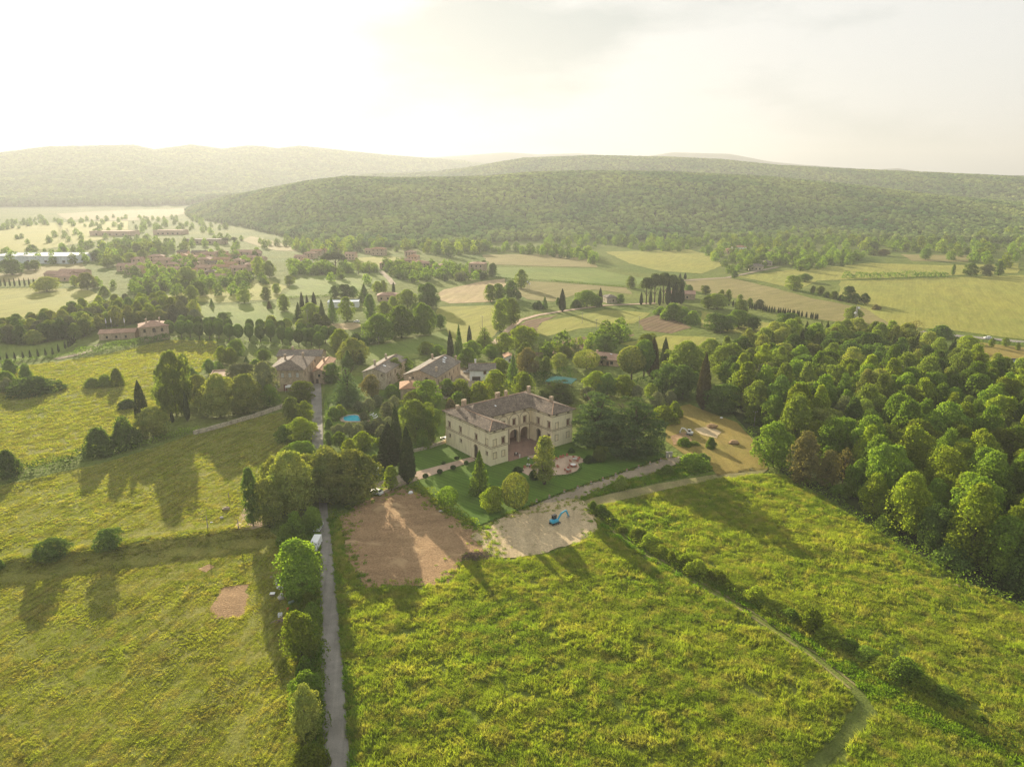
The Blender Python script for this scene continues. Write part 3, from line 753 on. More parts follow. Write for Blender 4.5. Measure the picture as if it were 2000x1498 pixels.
# ------------------------------------------------------------------ tree kinds, several shapes of each, in metres
round_env = lambda t: math.sqrt(max(0, 1 - (2 * t - 0.86) ** 2 / 1.31)) if t < 1 else 0
egg_env = lambda t: max(0.0, math.sin(math.pi * min(1, t * 0.86 + 0.14))) ** 0.55
oval_env = lambda t: math.sqrt(max(0, 1 - (2 * t - 1) ** 2))
col_env = lambda t: (min(1, t / 0.12) ** 0.5) * (1 - 0.25 * t) * (1 - max(0, t - 0.8) / 0.2 * 0.75) if t < 1 else 0
cyp_env = lambda t: (min(1, t / 0.18) ** 0.6 * 0.92 + 0.08) * (1 - t ** 2.2) ** 0.85
cone_env = lambda t: (1 - t) ** 0.9 * (0.9 + 0.1 * math.cos(40 * t)) + 0.02
dome_env = lambda t: math.sqrt(max(0, 1 - t ** 2.2))
shrub_env = lambda t: math.sqrt(max(0, 1 - (1.15 * t - 0.15) ** 2))
SHAPES = {}
def trunk_mesh(name, h, r0, seed, limbs=4, top=0.6, spread=0.25, mat=None):
    rng = random.Random(seed); mb = MB()
    bend = [(rng.uniform(-1, 1) * r0 * 1.2, rng.uniform(-1, 1) * r0 * 1.2) for _ in range(4)]
    path = [(0, 0, -0.3)] + [(bend[i][0] * (i + 1) / 3, bend[i][1] * (i + 1) / 3, h * top * (i + 1) / 3) for i in range(3)]
    mb.tube(path, [r0 * 1.3, r0, r0 * 0.8, r0 * 0.5], 7)
    for i in range(limbs):
        a = 6.283 * i / max(1, limbs) + rng.uniform(-0.4, 0.4); z = h * rng.uniform(0.22, top * 0.75)
        k = rng.uniform(0.7, 1.1)
        p0 = (bend[0][0] * 0.5, bend[0][1] * 0.5, z)
        p1 = (math.cos(a) * spread * h * 0.45 * k, math.sin(a) * spread * h * 0.45 * k, z + h * 0.14)
        p2 = (math.cos(a) * spread * h * k, math.sin(a) * spread * h * k, z + h * 0.33)
        mb.tube([p0, p1, p2], [r0 * 0.55, r0 * 0.38, r0 * 0.15], 5)
    return mb.mesh(name, mat or BARK, True)
def shape(kind, H, W, crown_vf, limbs=4, r0=None, top=0.6, spread=0.25, tmat=None):
    v, f = crown_vf
    cm = mesh_np(kind + '_crown', v, f, None)
    cm.materials.append(LEAF['green'])
    tm = trunk_mesh(kind + '_trunk', H, r0 or H * 0.022, len(SHAPES) * 7 + len(SHAPES.get(kind, [])), limbs, top, spread, tmat)
    # crown and trunk in one mesh for trees too small to show parts
    b = len(v); tv = np.array([x.co[:] for x in tm.vertices])
    tf = []
    for p in tm.polygons:
        ix = list(p.vertices)
        for i in range(1, len(ix) - 1): tf.append((ix[0] + b, ix[i] + b, ix[i + 1] + b))
    om = mesh_np(kind + '_whole', np.concatenate([v, tv]), np.concatenate([f, np.array(tf)]))
    om.materials.append(LEAF['green']); om.materials.append(tmat or BARK)
    mi = np.zeros(len(om.polygons), np.int32); mi[len(f):] = 1
    om.polygons.foreach_set('material_index', mi)
    SHAPES.setdefault(kind, []).append(dict(H=H, W=W, crown=cm, trunk=tm, whole=om))
for s in range(5):
    shape('round', 11, 9, crown_lobed(100 + s, 9, 1.2, 11, round_env, 40 + 4 * s, 0.155, 8000, 0.4))
for s in range(4):
    shape('big', 17, 16, crown_lobed(120 + s, 16, 1.2, 17, round_env, 84 + 8 * s, 0.13, 17000, 0.56), 6)
for s in range(4):
    shape('egg', 13, 7.5, crown_lobed(140 + s, 7.5, 0.9, 13, egg_env, 50, 0.165, 8500, 0.37))
for s in range(4):
    shape('feather', 17, 8, crown_lobed(160 + s, 8, 1.6, 17, egg_env, 58, 0.15, 8000, 0.38, 0.9, 0.22, 1.25, 0.6), 5)
for s in range(3):
    shape('column', 12, 5, crown_lobed(180 + s, 5, 1.4, 12, col_env, 44, 0.2, 5000, 0.38))
for s in range(3):
    shape('clipped', 7, 5, crown_surface(200 + s, 5, 1.5, 7, oval_env, 4200, 0.32, 0.05, 0.6, shell=0.12), 3)
for s in range(3):
    shape('cypress', 18, 4.2, crown_surface(220 + s, 4.2, 0.5, 18, cyp_env, 6500, 0.38, 0.10, 0.35, 0.14, 0.13, 0.8), 0, 0.3)
for s in range(3):
    shape('fir', 14, 6.5, crown_surface(240 + s, 6.5, 0.9, 14, cone_env, 4200, 0.38, 0.22, 0.5, 0.22, 0.22), 0, 0.25, 0.9)
for s in range(2):
    shape('dome', 9, 9, crown_surface(260 + s, 9, 1.2, 9, lambda t: round_env(t), 4800, 0.36, 0.06, 0.6, shell=0.1), 4)
for s in range(2):  # umbrella pine
    shape('pine', 15, 9, crown_lobed(280 + s, 9, 9.5, 15, dome_env, 30, 0.18, 3800, 0.46, squash=0.6), 4, 0.32, 0.75)
for s in range(4):
    shape('shrub', 3.2, 4.6, crown_lobed(300 + s, 4.6, 0.1, 3.2, shrub_env, 26, 0.21, 3200, 0.32), 3, 0.08, 0.6, 0.5)
for s in range(3):
    shape('olive', 5, 5.4, crown_lobed(320 + s, 5.4, 1.0, 5, round_env, 28, 0.17, 2900, 0.32, 0.95, 0.12), 4, 0.16, 0.5, 0.3)
rng_ = random.Random(5)
for s in range(2):   # cedar of Lebanon: flat spreading plates, heavy limbs
    tiers = []
    for i in range(11):
        z = 2.4 + i * 1.6; R0 = 10.8 * math.sqrt(max(0.05, 1 - (i / 11.3) ** 3)) * rng_.uniform(0.78, 1.08)
        nj = max(3, 8 - i // 2)
        for j in range(nj):
            a = 6.283 * j / nj + i * 0.9 + rng_.uniform(-0.3, 0.3); k = R0 * rng_.uniform(0.45, 0.85)
            rr = R0 * rng_.uniform(0.2, 0.38)
            tiers.append((k * math.cos(a), k * math.sin(a), z + rng_.uniform(-0.7, 0.7), rr * 1.15, rr))
        if i > 2: tiers.append((0, 0, z + 0.5, R0 * 0.45, R0 * 0.45))
    shape('cedar', 19, 21, crown_tiers(340 + s, tiers, 19000, 0.46, 0.6), 8, 0.75, 0.85, 0.32)
for s in range(2):   # tall layered conifer
    tiers = []
    for i in range(14):
        z = 2 + i * 1.0; R0 = 5.2 * (1 - i / 15.0) + 0.5
        for j in range(5):
            a = 6.283 * j / 5 + i * 1.3; k = R0 * 0.55
            tiers.append((k * math.cos(a), k * math.sin(a), z + rng_.uniform(-0.4, 0.4), R0 * 0.5, R0 * 0.42))
    shape('layered', 16.5, 10, crown_tiers(350 + s, tiers, 6500, 0.4, 0.8), 4, 0.35, 0.9, 0.2)
for s in range(2):   # palm
    P = []; Q = []
    rng = np.random.default_rng(360 + s); V = []; Fc = []
    for i in range(26):
        a = i * 2.4; up = rng.uniform(-0.2, 1.0)
        for j in range(7):
            u = j / 6.0; r_ = 2.4 * u; z = 4.0 + up * r_ * 0.8 - 0.42 * r_ * r_ * 0.9
            P.append((r_ * math.cos(a), r_ * math.sin(a), z)); Q.append((-0.2 * math.cos(a), -0.2 * math.sin(a), 1))
    shape('palm', 4.8, 4.6, leaf_cards(np.array(P), np.array(Q, float), 0.8, rng, 0.25, 1.3), 0, 0.22, 0.85)
for s in range(3):   # leafless thin tree
    shape('bare', 9, 6, crown_lobed(370 + s, 6, 2, 9, egg_env, 30, 0.14, 500, 0.3, 1.2, 0.3), 9, 0.12, 0.9, 0.3)
for s in range(3):   # far crowns, coarse
    shape('far', 9, 9.5, crown_lobed(380 + s, 9.5, 0.6, 9, round_env, 18, 0.2, 520, 1.15, 0.7), 2)

PREF_SIZE_PARTS = 24     # photo pixels; smaller trees are one mesh
TREES = []               # (object, group, label text) for the ordinal labels
def set_leaf(o, leaf, me):
    o.material_slots[0].link = 'OBJECT'; o.material_slots[0].material = LEAF[leaf]
TC = [0]
def plant(kind, leaf, x, y, H, W, name, label=None, group=None, cat='tree', parts=True, rz=None, sink=0.0, order=None):
    TC[0] += 1
    sh = SHAPES[kind][TC[0] % len(SHAPES[kind])]
    sx = W / sh['W']; sz = H / sh['H']
    z = hz(x, y) - sink
    rz = random.uniform(0, 6.28) if rz is None else rz
    if parts:
        o = empty(name, (x, y, z), rz)
        c = link_mesh('crown', sh['crown'], parent=o); c.scale = (sx * random.uniform(0.88, 1.1), sx * random.uniform(0.88, 1.15), sz); set_leaf(c, leaf, sh['crown'])
        t = link_mesh('trunk', sh['trunk'], parent=o); t.scale = ((sx + sz) / 2 if kind in ('cypress',) else sx, sx, sz)
    else:
        o = link_mesh(name, sh['whole'], loc=(x, y, z)); o.rotation_euler = (0, 0, rz); o.scale = (sx, sx, sz); set_leaf(o, leaf, sh['whole'])
    tag(o, label, cat, group)
    if order: TREES.append((o, order))
    return o
def T(kind, leaf, bx, by, ty, w, name='tree', label=None, group=None, cat='tree', order=None):
    # the lowest leaves seen hang in front of the foot of the trunk
    by -= {'shrub': 0.14, 'round': 0.11, 'big': 0.13, 'dome': 0.1, 'egg': 0.08, 'feather': 0.08, 'olive': 0.08}.get(kind, 0) * w * (1 if by > 690 else 0.5)
    x, y = G(bx, by)
    H = height_px(bx, by, ty); W = width_px(bx, by, w)
    return plant(kind, leaf, x, y, H, W, name, label, group, cat, (by - ty) >= PREF_SIZE_PARTS or w >= 30, order=order)
# ------------------------------------------------------------------ woods on the hills: one mass, far off
def scatter_obj(name, pts, protos, label, smin, smax, seed=0, mat=None, lodge=0.0):
    """points instanced with a few crown meshes by geometry nodes"""
    pts = np.asarray(pts, np.float32)
    me = bpy.data.meshes.new(name)
    me.vertices.add(len(pts)); me.vertices.foreach_set('co', pts.ravel())
    o = link_mesh(name, me)
    c = bpy.data.collections.new(name + '_kinds')
    for i, p in enumerate(protos):
        q = bpy.data.objects.new(name + '_kind', p); c.objects.link(q)
    ng = bpy.data.node_groups.new(name + '_scatter', 'GeometryNodeTree')
    ng.interface.new_socket('Geometry', in_out='INPUT', socket_type='NodeSocketGeometry')
    ng.interface.new_socket('Geometry', in_out='OUTPUT', socket_type='NodeSocketGeometry')
    n = ng.nodes
    gi = n.new('NodeGroupInput'); go = n.new('NodeGroupOutput')
    ip = n.new('GeometryNodeInstanceOnPoints')
    ci = n.new('GeometryNodeCollectionInfo'); ci.inputs['Collection'].default_value = c
    ci.inputs['Separate Children'].default_value = True; ci.inputs['Reset Children'].default_value = True
    ip.inputs['Pick Instance'].default_value = True
    rr = n.new('FunctionNodeRandomValue'); rr.data_type = 'FLOAT_VECTOR'
    rr.inputs[0].default_value = (-0.08, -0.08, 0); rr.inputs[1].default_value = (0.08, 0.08, 6.283)
    rr.inputs['Seed'].default_value = seed
    rs = n.new('FunctionNodeRandomValue'); rs.data_type = 'FLOAT'
    rs.inputs[2].default_value = smin; rs.inputs[3].default_value = smax; rs.inputs['Seed'].default_value = seed + 5
    l = ng.links.new
    if lodge:
        # wind-laid grass: neighbours lean the same way, patches stand taller or shorter
        rg_ = np.random.default_rng(seed); x_, y_ = pts[:, 0].astype(float), pts[:, 1].astype(float)
        ph = (fbm(x_ / 9.0, y_ / 9.0, 3) - 0.44) * 22 + 0.6; th = lodge * np.clip((fbm(x_ / 6.0 + 40, y_ / 6.0, 3) - 0.36) * 5.0, 0, 1) + rg_.normal(0, 0.08, len(x_))
        sp = rg_.random(len(x_)) * 6.283
        c1, s1, ct, st_, c2, s2 = np.cos(ph), np.sin(ph), np.cos(th), np.sin(th), np.cos(sp - ph), np.sin(sp - ph)
        # R = Rz(ph) Ry(th) Rz(sp - ph) -> XYZ euler
        m20 = -st_ * c2; m21 = st_ * s2; m22 = ct; m10 = s1 * ct * c2 + c1 * s2; m00 = c1 * ct * c2 - s1 * s2
        eu = np.stack([np.arctan2(m21, m22), np.arcsin(np.clip(-m20, -1, 1)), np.arctan2(m10, m00)], 1)
        sc_ = (smin + (smax - smin) * np.clip((fbm(x_ / 4.0 + 7, y_ / 4.0 + 3, 3) - 0.2) * 2.0 + rg_.normal(0, 0.14, len(x_)), 0, 1))
        ra = me.attributes.new('lay', 'FLOAT_VECTOR', 'POINT'); ra.data.foreach_set('vector', eu.astype(np.float32).ravel())
        sa = me.attributes.new('grow', 'FLOAT', 'POINT'); sa.data.foreach_set('value', sc_.astype(np.float32))
        na = n.new('GeometryNodeInputNamedAttribute'); na.data_type = 'FLOAT_VECTOR'; na.inputs['Name'].default_value = 'lay'
        nb = n.new('GeometryNodeInputNamedAttribute'); nb.data_type = 'FLOAT'; nb.inputs['Name'].default_value = 'grow'
        l(na.outputs[0], ip.inputs['Rotation']); l(nb.outputs[0], ip.inputs['Scale'])
    else:
        l(rr.outputs[0], ip.inputs['Rotation']); l(rs.outputs[1], ip.inputs['Scale'])
    l(gi.outputs[0], ip.inputs['Points']); l(ci.outputs[0], ip.inputs['Instance'])
    l(ip.outputs[0], go.inputs[0])
    m = o.modifiers.new('scatter', 'NODES'); m.node_group = ng
    tag(o, label, kind='stuff')
    return o
def forest_pts(colr, dr, n, seed, cond):
    rng = np.random.default_rng(seed)
    a0 = math.atan((colr[0] - 1000) / FPX * cP); a1 = math.atan((colr[1] - 1000) / FPX * cP)
    a = rng.uniform(a0, a1, n); d = np.sqrt(rng.uniform(dr[0] ** 2, dr[1] ** 2, n))
    x = d * np.sin(a); y = d * np.cos(a); h = hland(x, y)
    col = 1000 + FPX * np.tan(a) / cP
    k = cond(col, d, h)
    return np.stack([x[k], y[k], h[k] - 1.0], 1)
FARM = []
for s in range(6):
    mb = MB(); rr_ = random.Random(s)
    mb.ell((0, 0, 4.5), (4.0, 4.0, 4.6), 10, 6, 0.12)
    for k in range(7):
        a = k * 0.9 + rr_.random(); mb.ell((2.6 * math.cos(a), 2.6 * math.sin(a), rr_.uniform(3.5, 7.5)), (2.1, 2.1, 1.8), 8, 5, 0.15)
    FARM.append(mb.mesh('wood_crown', LEAF['forest'], True))
def front_foot(col):
    c, hc, dc, df = RK['front']; return np.interp(col, c, df)
pts = forest_pts((300, 2350), (900, 2500), 95000, 21, lambda c, d, h: (d > front_foot(c) + 25 - 60 * fbm(c / 40, c * 0 + 3, 2)) & (h > 1.0) & (d < np.interp(c, *[RK['front'][0], RK['front'][2]]) * 1.12))
scatter_obj('hill_forest', pts, FARM, 'dense oak forest covering the nearer hill', 0.55, 1.15, 1)
pts = forest_pts((500, 2400), (1950, 3300), 80000, 22, lambda c, d, h: (h > 12) & (d > np.interp(c, RK['front'][0], RK['front'][2]) * 1.12))
scatter_obj('hill_forest', pts, FARM, 'forest covering the second ridge', 0.8, 1.4, 2)
pts = forest_pts((-350, 1150), (2750, 5500), 60000, 23, lambda c, d, h: (h > 9) & (d > 3300 - (c < 620) * 700))
scatter_obj('hill_forest', pts, FARM, 'hazy forest on the far hills at left', 1.6, 2.8, 3)

# ------------------------------------------------------------------ grass, blade by blade in clumps
def clump(seed, nb, rad, h, w, lean, mat):
    rng = np.random.default_rng(seed)
    a = rng.random(nb) * 6.283; r_ = np.sqrt(rng.random(nb)) * rad
    base = np.stack([r_ * np.cos(a), r_ * np.sin(a), np.full(nb, -0.05)], 1)
    la = a + rng.normal(0, 0.9, nb); ll = lean * rng.uniform(0.2, 1.2, nb); hh = h * rng.uniform(0.55, 1.15, nb)
    dirv = np.stack([np.cos(la), np.sin(la), 0 * la], 1)
    tip = base + dirv * ll[:, None] + np.stack([0 * la, 0 * la, hh], 1)
    midp = base + dirv * (ll * 0.3)[:, None] + np.stack([0 * la, 0 * la, hh * 0.62], 1)
    sa = rng.random(nb) * 6.283; side = np.stack([np.cos(sa), np.sin(sa), 0 * sa], 1) * (w / 2)
    v = np.stack([base - side, base + side, midp + side, midp - side, tip], 1).reshape(-1, 3)
    i = np.arange(nb)[:, None] * 5
    f = np.concatenate([i + np.array([[0, 1, 2]]), i + np.array([[0, 2, 3]]), i + np.array([[3, 2, 4]])], 0)
    return mesh_np('grass_clump', v, f, mat)
_a = G(330, 1400); _b = G(480, 1250); STREAK = math.atan2(_b[1] - _a[1], _b[0] - _a[0])
def mat_blade(name, a, b, c, tr=0.5, streak=None):
    m, n = node_mat(name); p = world_pos(n)
    oi = N(n, 'ShaderNodeObjectInfo')
    f = tex_noise(n, p, 0.045, 4, 0.6, 0.5); f2 = tex_noise(n, p, 0.33, 3, 0.6)
    r1 = ramp(n, [(0.36, a), (0.62, b)]); n.links.new(f, r1.inputs['Fac'])
    r2 = ramp(n, [(0.48, (0, 0, 0)), (0.62, (1, 1, 1))]); n.links.new(f2, r2.inputs['Fac'])
    col = mix(n, r2.outputs['Color'], r1.outputs['Color'], c)
    rv = N(n, 'ShaderNodeMapRange'); rv.inputs['To Min'].default_value = 0.78; rv.inputs['To Max'].default_value = 1.22
    n.links.new(oi.outputs['Random'], rv.inputs['Value'])
    col = mix(n, 1.0, col, rv.outputs[0], 'MULTIPLY')
    if streak is not None:
        fs = tex_noise(n, mapped(n, p, -streak, (0.05, 1.1, 1)), 1.0, 3, 0.6, 0.3)
        rs = ramp(n, [(0.36, (0.66,) * 3), (0.58, (1.1,) * 3)]); n.links.new(fs, rs.inputs['Fac'])
        col = mix(n, 1.0, col, rs.outputs['Color'], 'MULTIPLY')
    d = N(n, 'ShaderNodeBsdfDiffuse'); n.links.new(col, d.inputs['Color'])
    t = N(n, 'ShaderNodeBsdfTranslucent'); n.links.new(mix(n, 1.0, col, (1.5, 1.6, 0.45), 'MULTIPLY'), t.inputs['Color'])
    ms = N(n, 'ShaderNodeMixShader'); ms.inputs[0].default_value = tr
    n.links.new(d.outputs[0], ms.inputs[1]); n.links.new(t.outputs[0], ms.inputs[2])
    o = N(n, 'ShaderNodeOutputMaterial'); n.links.new(ms.outputs[0], o.inputs['Surface'])
    return m
B_TALL = mat_blade('blade_tall', (0.20, 0.27, 0.042), (0.285, 0.32, 0.055), (0.345, 0.33, 0.095), 0.5)
B_LOW = mat_blade('blade_low', (0.27, 0.30, 0.055), (0.335, 0.335, 0.07), (0.39, 0.345, 0.11), 0.5, STREAK)
B_WEED = mat_blade('blade_weed', (0.13, 0.23, 0.025), (0.18, 0.27, 0.03), (0.24, 0.27, 0.05), 0.5)
C_TALL = [clump(500 + i, 34, 0.55, 0.85, 0.09, 0.5 + 0.12 * i, B_TALL) for i in range(5)]
C_LOW = [clump(520 + i, 30, 0.55, 0.24, 0.10, 0.3 + 0.06 * i, B_LOW) for i in range(4)]
C_WEED = [clump(540 + i, 40, 0.6, 0.7, 0.13, 0.5, B_WEED) for i in range(3)]
def pts_in(polys_px, dens, seed, mask=None, world=False, holes=()):
    rng = np.random.default_rng(seed); out = []
    for poly in polys_px:
        P = poly if world else Gn(poly)
        A_ = np.array(P); lo = A_.min(0); hi = A_.max(0)
        lo = np.maximum(lo, [-320, 88]); hi = np.minimum(hi, [190, 520])
        n = int((hi[0] - lo[0]) * (hi[1] - lo[1]) * dens)
        x = rng.uniform(lo[0], hi[0], n); y = rng.uniform(lo[1], hi[1], n)
        k = inside(P, x, y)
        k &= np.abs(x) < y * 0.95 + 8
        for h_ in holes: k &= ~inside(h_, x, y)
        if mask is not None: k &= mask(x, y, rng)
        out.append(np.stack([x[k], y[k], hland(x[k], y[k])], 1))
    return np.concatenate(out)
tuft = lambda th: (lambda x, y, rng: (fbm(x / 2.6, y / 2.6, 3) + rng.normal(0, 0.10, len(x))) > th)
RUTS = strip(ctr, 2.0)
HOLES = [Gn([(414, 1188), (432, 1150), (462, 1142), (488, 1140), (482, 1182), (470, 1208), (420, 1207)]), Gn([(388, 1112), (408, 1102), (419, 1107), (402, 1119)]), RUTS,
         Gn([(945, 1036), (985, 1008), (1020, 998), (1060, 990), (1120, 980), (1150, 994), (1164, 1038), (1128, 1064), (1060, 1088), (1000, 1096), (955, 1094), (940, 1070)])]
scatter_obj('tall_grass', pts_in([P_TALL, P_RIGHT, P_RCORN], 5.2, 31, tuft(0.29), holes=HOLES), C_TALL, 'tall uncut grass in the fields below the villa', 0.6, 1.2, 7, lodge=0.75)
scatter_obj('meadow_grass', pts_in([P_LOWER, P_BANK], 6.0, 32, tuft(0.22), holes=HOLES), C_LOW, 'mown grass of the lower left field', 0.65, 1.1, 8, lodge=0.45)
scatter_obj('meadow_grass', pts_in([P_MIDL], 3.6, 33, tuft(0.24), holes=HOLES), C_LOW, 'meadow grass between bank and stone wall', 0.75, 1.3, 9, lodge=0.45)
scatter_obj('meadow_grass', pts_in([P_UPL], 0.9, 35, tuft(0.30)), C_LOW, 'meadow grass below the avenue', 1.2, 2.6, 14)
scatter_obj('verge_grass', pts_in([P_DITCH, [(640, 1010), (648, 1010), (664, 1100), (670, 1180), (680, 1280), (694, 1400), (704, 1540), (690, 1540), (679, 1380), (663, 1180), (650, 1045)],
                           [(1124, 984), (1200, 944), (1262, 931), (1320, 913), (1376, 900), (1384, 920), (1300, 938), (1200, 960), (1150, 974)],
                           [(545, 1048), (600, 1040), (624, 1040), (624, 1100), (627, 1260), (632, 1500), (612, 1520), (596, 1350), (580, 1250), (560, 1150)]], 4.0, 34, tuft(0.28), holes=HOLES), C_WEED, 'rank grass and weeds along ditch and road verges', 0.5, 1.3, 10)
# ------------------------------------------------------------------ single trees, read off the photo: kind, leaf, base x, base y, top y, width
def TL(rows, **kw):
    for r_ in rows:
        kind, leaf, bx, by, ty, w = r_[:6]
        k = dict(kw)
        if len(r_) > 6: k['label'] = r_[6]; k.pop('order', None)
        if len(r_) > 7: k['name'] = r_[7]
        T(kind, leaf, bx, by, ty, w, **k)
# garden of the villa
TL([
 ('cypress', 'cypress', 776, 903, 790, 24, 'slender tall cypress, the back one of the three left of the villa', 'cypress_tree'),
 ('cypress', 'cypress', 761, 917, 826, 44, 'broad dark cypress, leftmost of the three beside the drive', 'cypress_tree'),
 ('cypress', 'cypress', 797, 944, 832, 31, 'tall cypress with bare brown foot at the lawn corner', 'cypress_tree'),
 ('fir', 'green', 937, 967, 880, 40, 'pointed green fir on the lawn before the villa corner', 'fir_tree'),
 ('column', 'oak', 1063, 946, 858, 46, 'tall pale-trunked tree beside the round patio', 'lawn_tree'),
 ('dome', 'oak', 1006, 998, 925, 50, 'large clipped holm oak with golden crown at the lawn edge', 'holm_oak'),
 ('round', 'bright', 962, 1004, 955, 46, 'sunlit yellow-green tree left of the clipped holm oak', 'lawn_tree'),
 ('dome', 'green', 875, 994, 951, 40, 'mushroom-shaped clipped tree over the garden hedge', 'clipped_tree'),
 ('cedar', 'cedar', 1165, 866, 768, 104, 'spreading dark cedar against the right wing of the villa', 'cedar_tree'),
 ('cedar', 'cedar', 1238, 886, 778, 128, 'great cedar with bare split trunk right of the patio', 'cedar_tree'),
 ('round', 'mid', 1172, 904, 873, 28, 'small crooked tree with pale branch under the cedars', 'small_tree'),
 ('column', 'bright', 764, 958, 914, 27, 'bright green young tree at the drive entrance', 'young_tree'),
 ('column', 'bright', 732, 909, 889, 14, 'thin sapling behind the green garden shed', 'sapling'),
], cat='tree')
TL([
 ('shrub', 'box', 1043, 939, 921, 17, 'dark round bush at the foot of the pale-trunked tree', 'round_bush'),
 ('shrub', 'box', 1011, 924, 913, 20, 'low dark bush left of the patio', 'bush'),
 ('shrub', 'box', 1151, 906, 893, 22, 'dark bush at the right end of the patio', 'bush'),
 ('shrub', 'box', 1116, 886, 876, 14, 'small shrub by the villa wall behind the patio', 'bush'),
 ('shrub', 'green', 1357, 922, 893, 52, 'large dark bush at the end of the gravel lane', 'bush'),
 ('shrub', 'dark', 1372, 906, 889, 30, 'upper bush on the corner of the mown lot', 'bush'),
 ('shrub', 'green', 1302, 930, 914, 30, 'low bush between gravel lane and dirt track', 'bush'),
 ('shrub', 'mid', 1212, 958, 933, 30, 'rounded bush halfway along the grass strip', 'bush'),
 ('shrub', 'green', 1336, 874, 858, 30, 'weedy clump in the middle of the mown lot', 'bush'),
 ('shrub', 'green', 1388, 878, 858, 20, 'small leafy bush right of the weedy clump', 'bush'),
 ('shrub', 'mid', 1355, 872, 864, 22, 'low scrub between the two bushes of the mown lot', 'bush'),
 ('shrub', 'bright', 1318, 819, 790, 32, 'sunlit yellow-green bush behind the great cedar', 'bush'),
 ('shrub', 'bright', 1298, 832, 800, 52, 'broad bright bush at the edge of the cedars', 'bush'),
], cat='bush')
# big trees over the road
TL([
 ('egg', 'dark', 495, 1028, 920, 34, 'dark slim tree at the left of the roadside clump', 'roadside_tree'),
 ('round', 'oak', 526, 1034, 944, 56, 'brown-tinted holm oak at the front of the roadside clump', 'holm_oak'),
 ('big', 'oak', 572, 1012, 896, 104, 'largest holm oak left of the lane', 'holm_oak'),
 ('big', 'oak', 545, 996, 905, 70, 'holm oak at the back of the roadside clump', 'holm_oak'),
 ('big', 'oak', 642, 986, 888, 108, 'great holm oak arching over the lane', 'holm_oak'),
 ('big', 'oak', 688, 990, 893, 102, 'wide holm oak beside the tilled plot', 'holm_oak'),
 ('big', 'oak', 606, 976, 898, 84, 'holm oak behind, closing the gap over the lane', 'holm_oak'),
 ('egg', 'green', 612, 1040, 992, 36, 'fresh green tree behind the parked white car', 'roadside_tree'),
 ('shrub', 'green', 578, 1052, 1008, 44, 'leafy thicket under the holm oaks', 'thicket'),
 ('shrub', 'green', 560, 1066, 1034, 36, 'lower thicket beside the white dish', 'thicket'),
 ('shrub', 'green', 592, 1084, 1050, 40, 'thicket between the white car and the van', 'thicket'),
 ('round', 'green', 588, 1172, 1066, 86, 'large sunlit tree half covering the white van', 'roadside_tree'),
 ('egg', 'bright', 602, 1166, 1118, 36, 'yellow-tipped young tree below the van', 'roadside_tree'),
 ('shrub', 'bright', 604, 1197, 1166, 34, 'small bush at the lane edge beside the junk', 'bush'),
 ('shrub', 'green', 611, 1224, 1184, 44, 'round bush overhanging the lane', 'bush'),
 ('round', 'bright', 590, 1292, 1203, 68, 'tall bright bush below the rubble heap', 'roadside_tree'),
 ('shrub', 'green', 597, 1328, 1290, 34, 'small green shrub between two bright trees', 'bush'),
 ('round', 'green', 600, 1394, 1320, 62, 'bright leafy tree near the lower lane', 'roadside_tree'),
 ('egg', 'oak', 601, 1444, 1344, 60, 'brown evergreen at the lower lane edge', 'holm_oak'),
 ('shrub', 'bright', 612, 1512, 1466, 62, 'bright bush cut by the bottom edge', 'bush'),
], cat='tree')
# left side of the upper lane
TL([
 ('round', 'bright', 590, 788, 747, 48, 'bright tree at the gate of the brick house', 'roadside_tree'),
 ('round', 'mid', 571, 830, 780, 36, 'grey-green tree by the upper lane', 'roadside_tree'),
 ('egg', 'bright', 597, 828, 786, 32, 'leafy tree leaning over the upper lane', 'roadside_tree'),
 ('round', 'bright', 590, 868, 822, 60, 'broad bright tree on the upper lane', 'roadside_tree'),
 ('shrub', 'green', 556, 866, 836, 34, 'dark bush behind the broad bright tree', 'bush'),
 ('round', 'green', 592, 902, 864, 56, 'spreading green tree above the holm oaks', 'roadside_tree'),
 ('shrub', 'mid', 570, 900, 874, 46, 'low bushes on the meadow side of the lane', 'bush'),
], cat='tree')
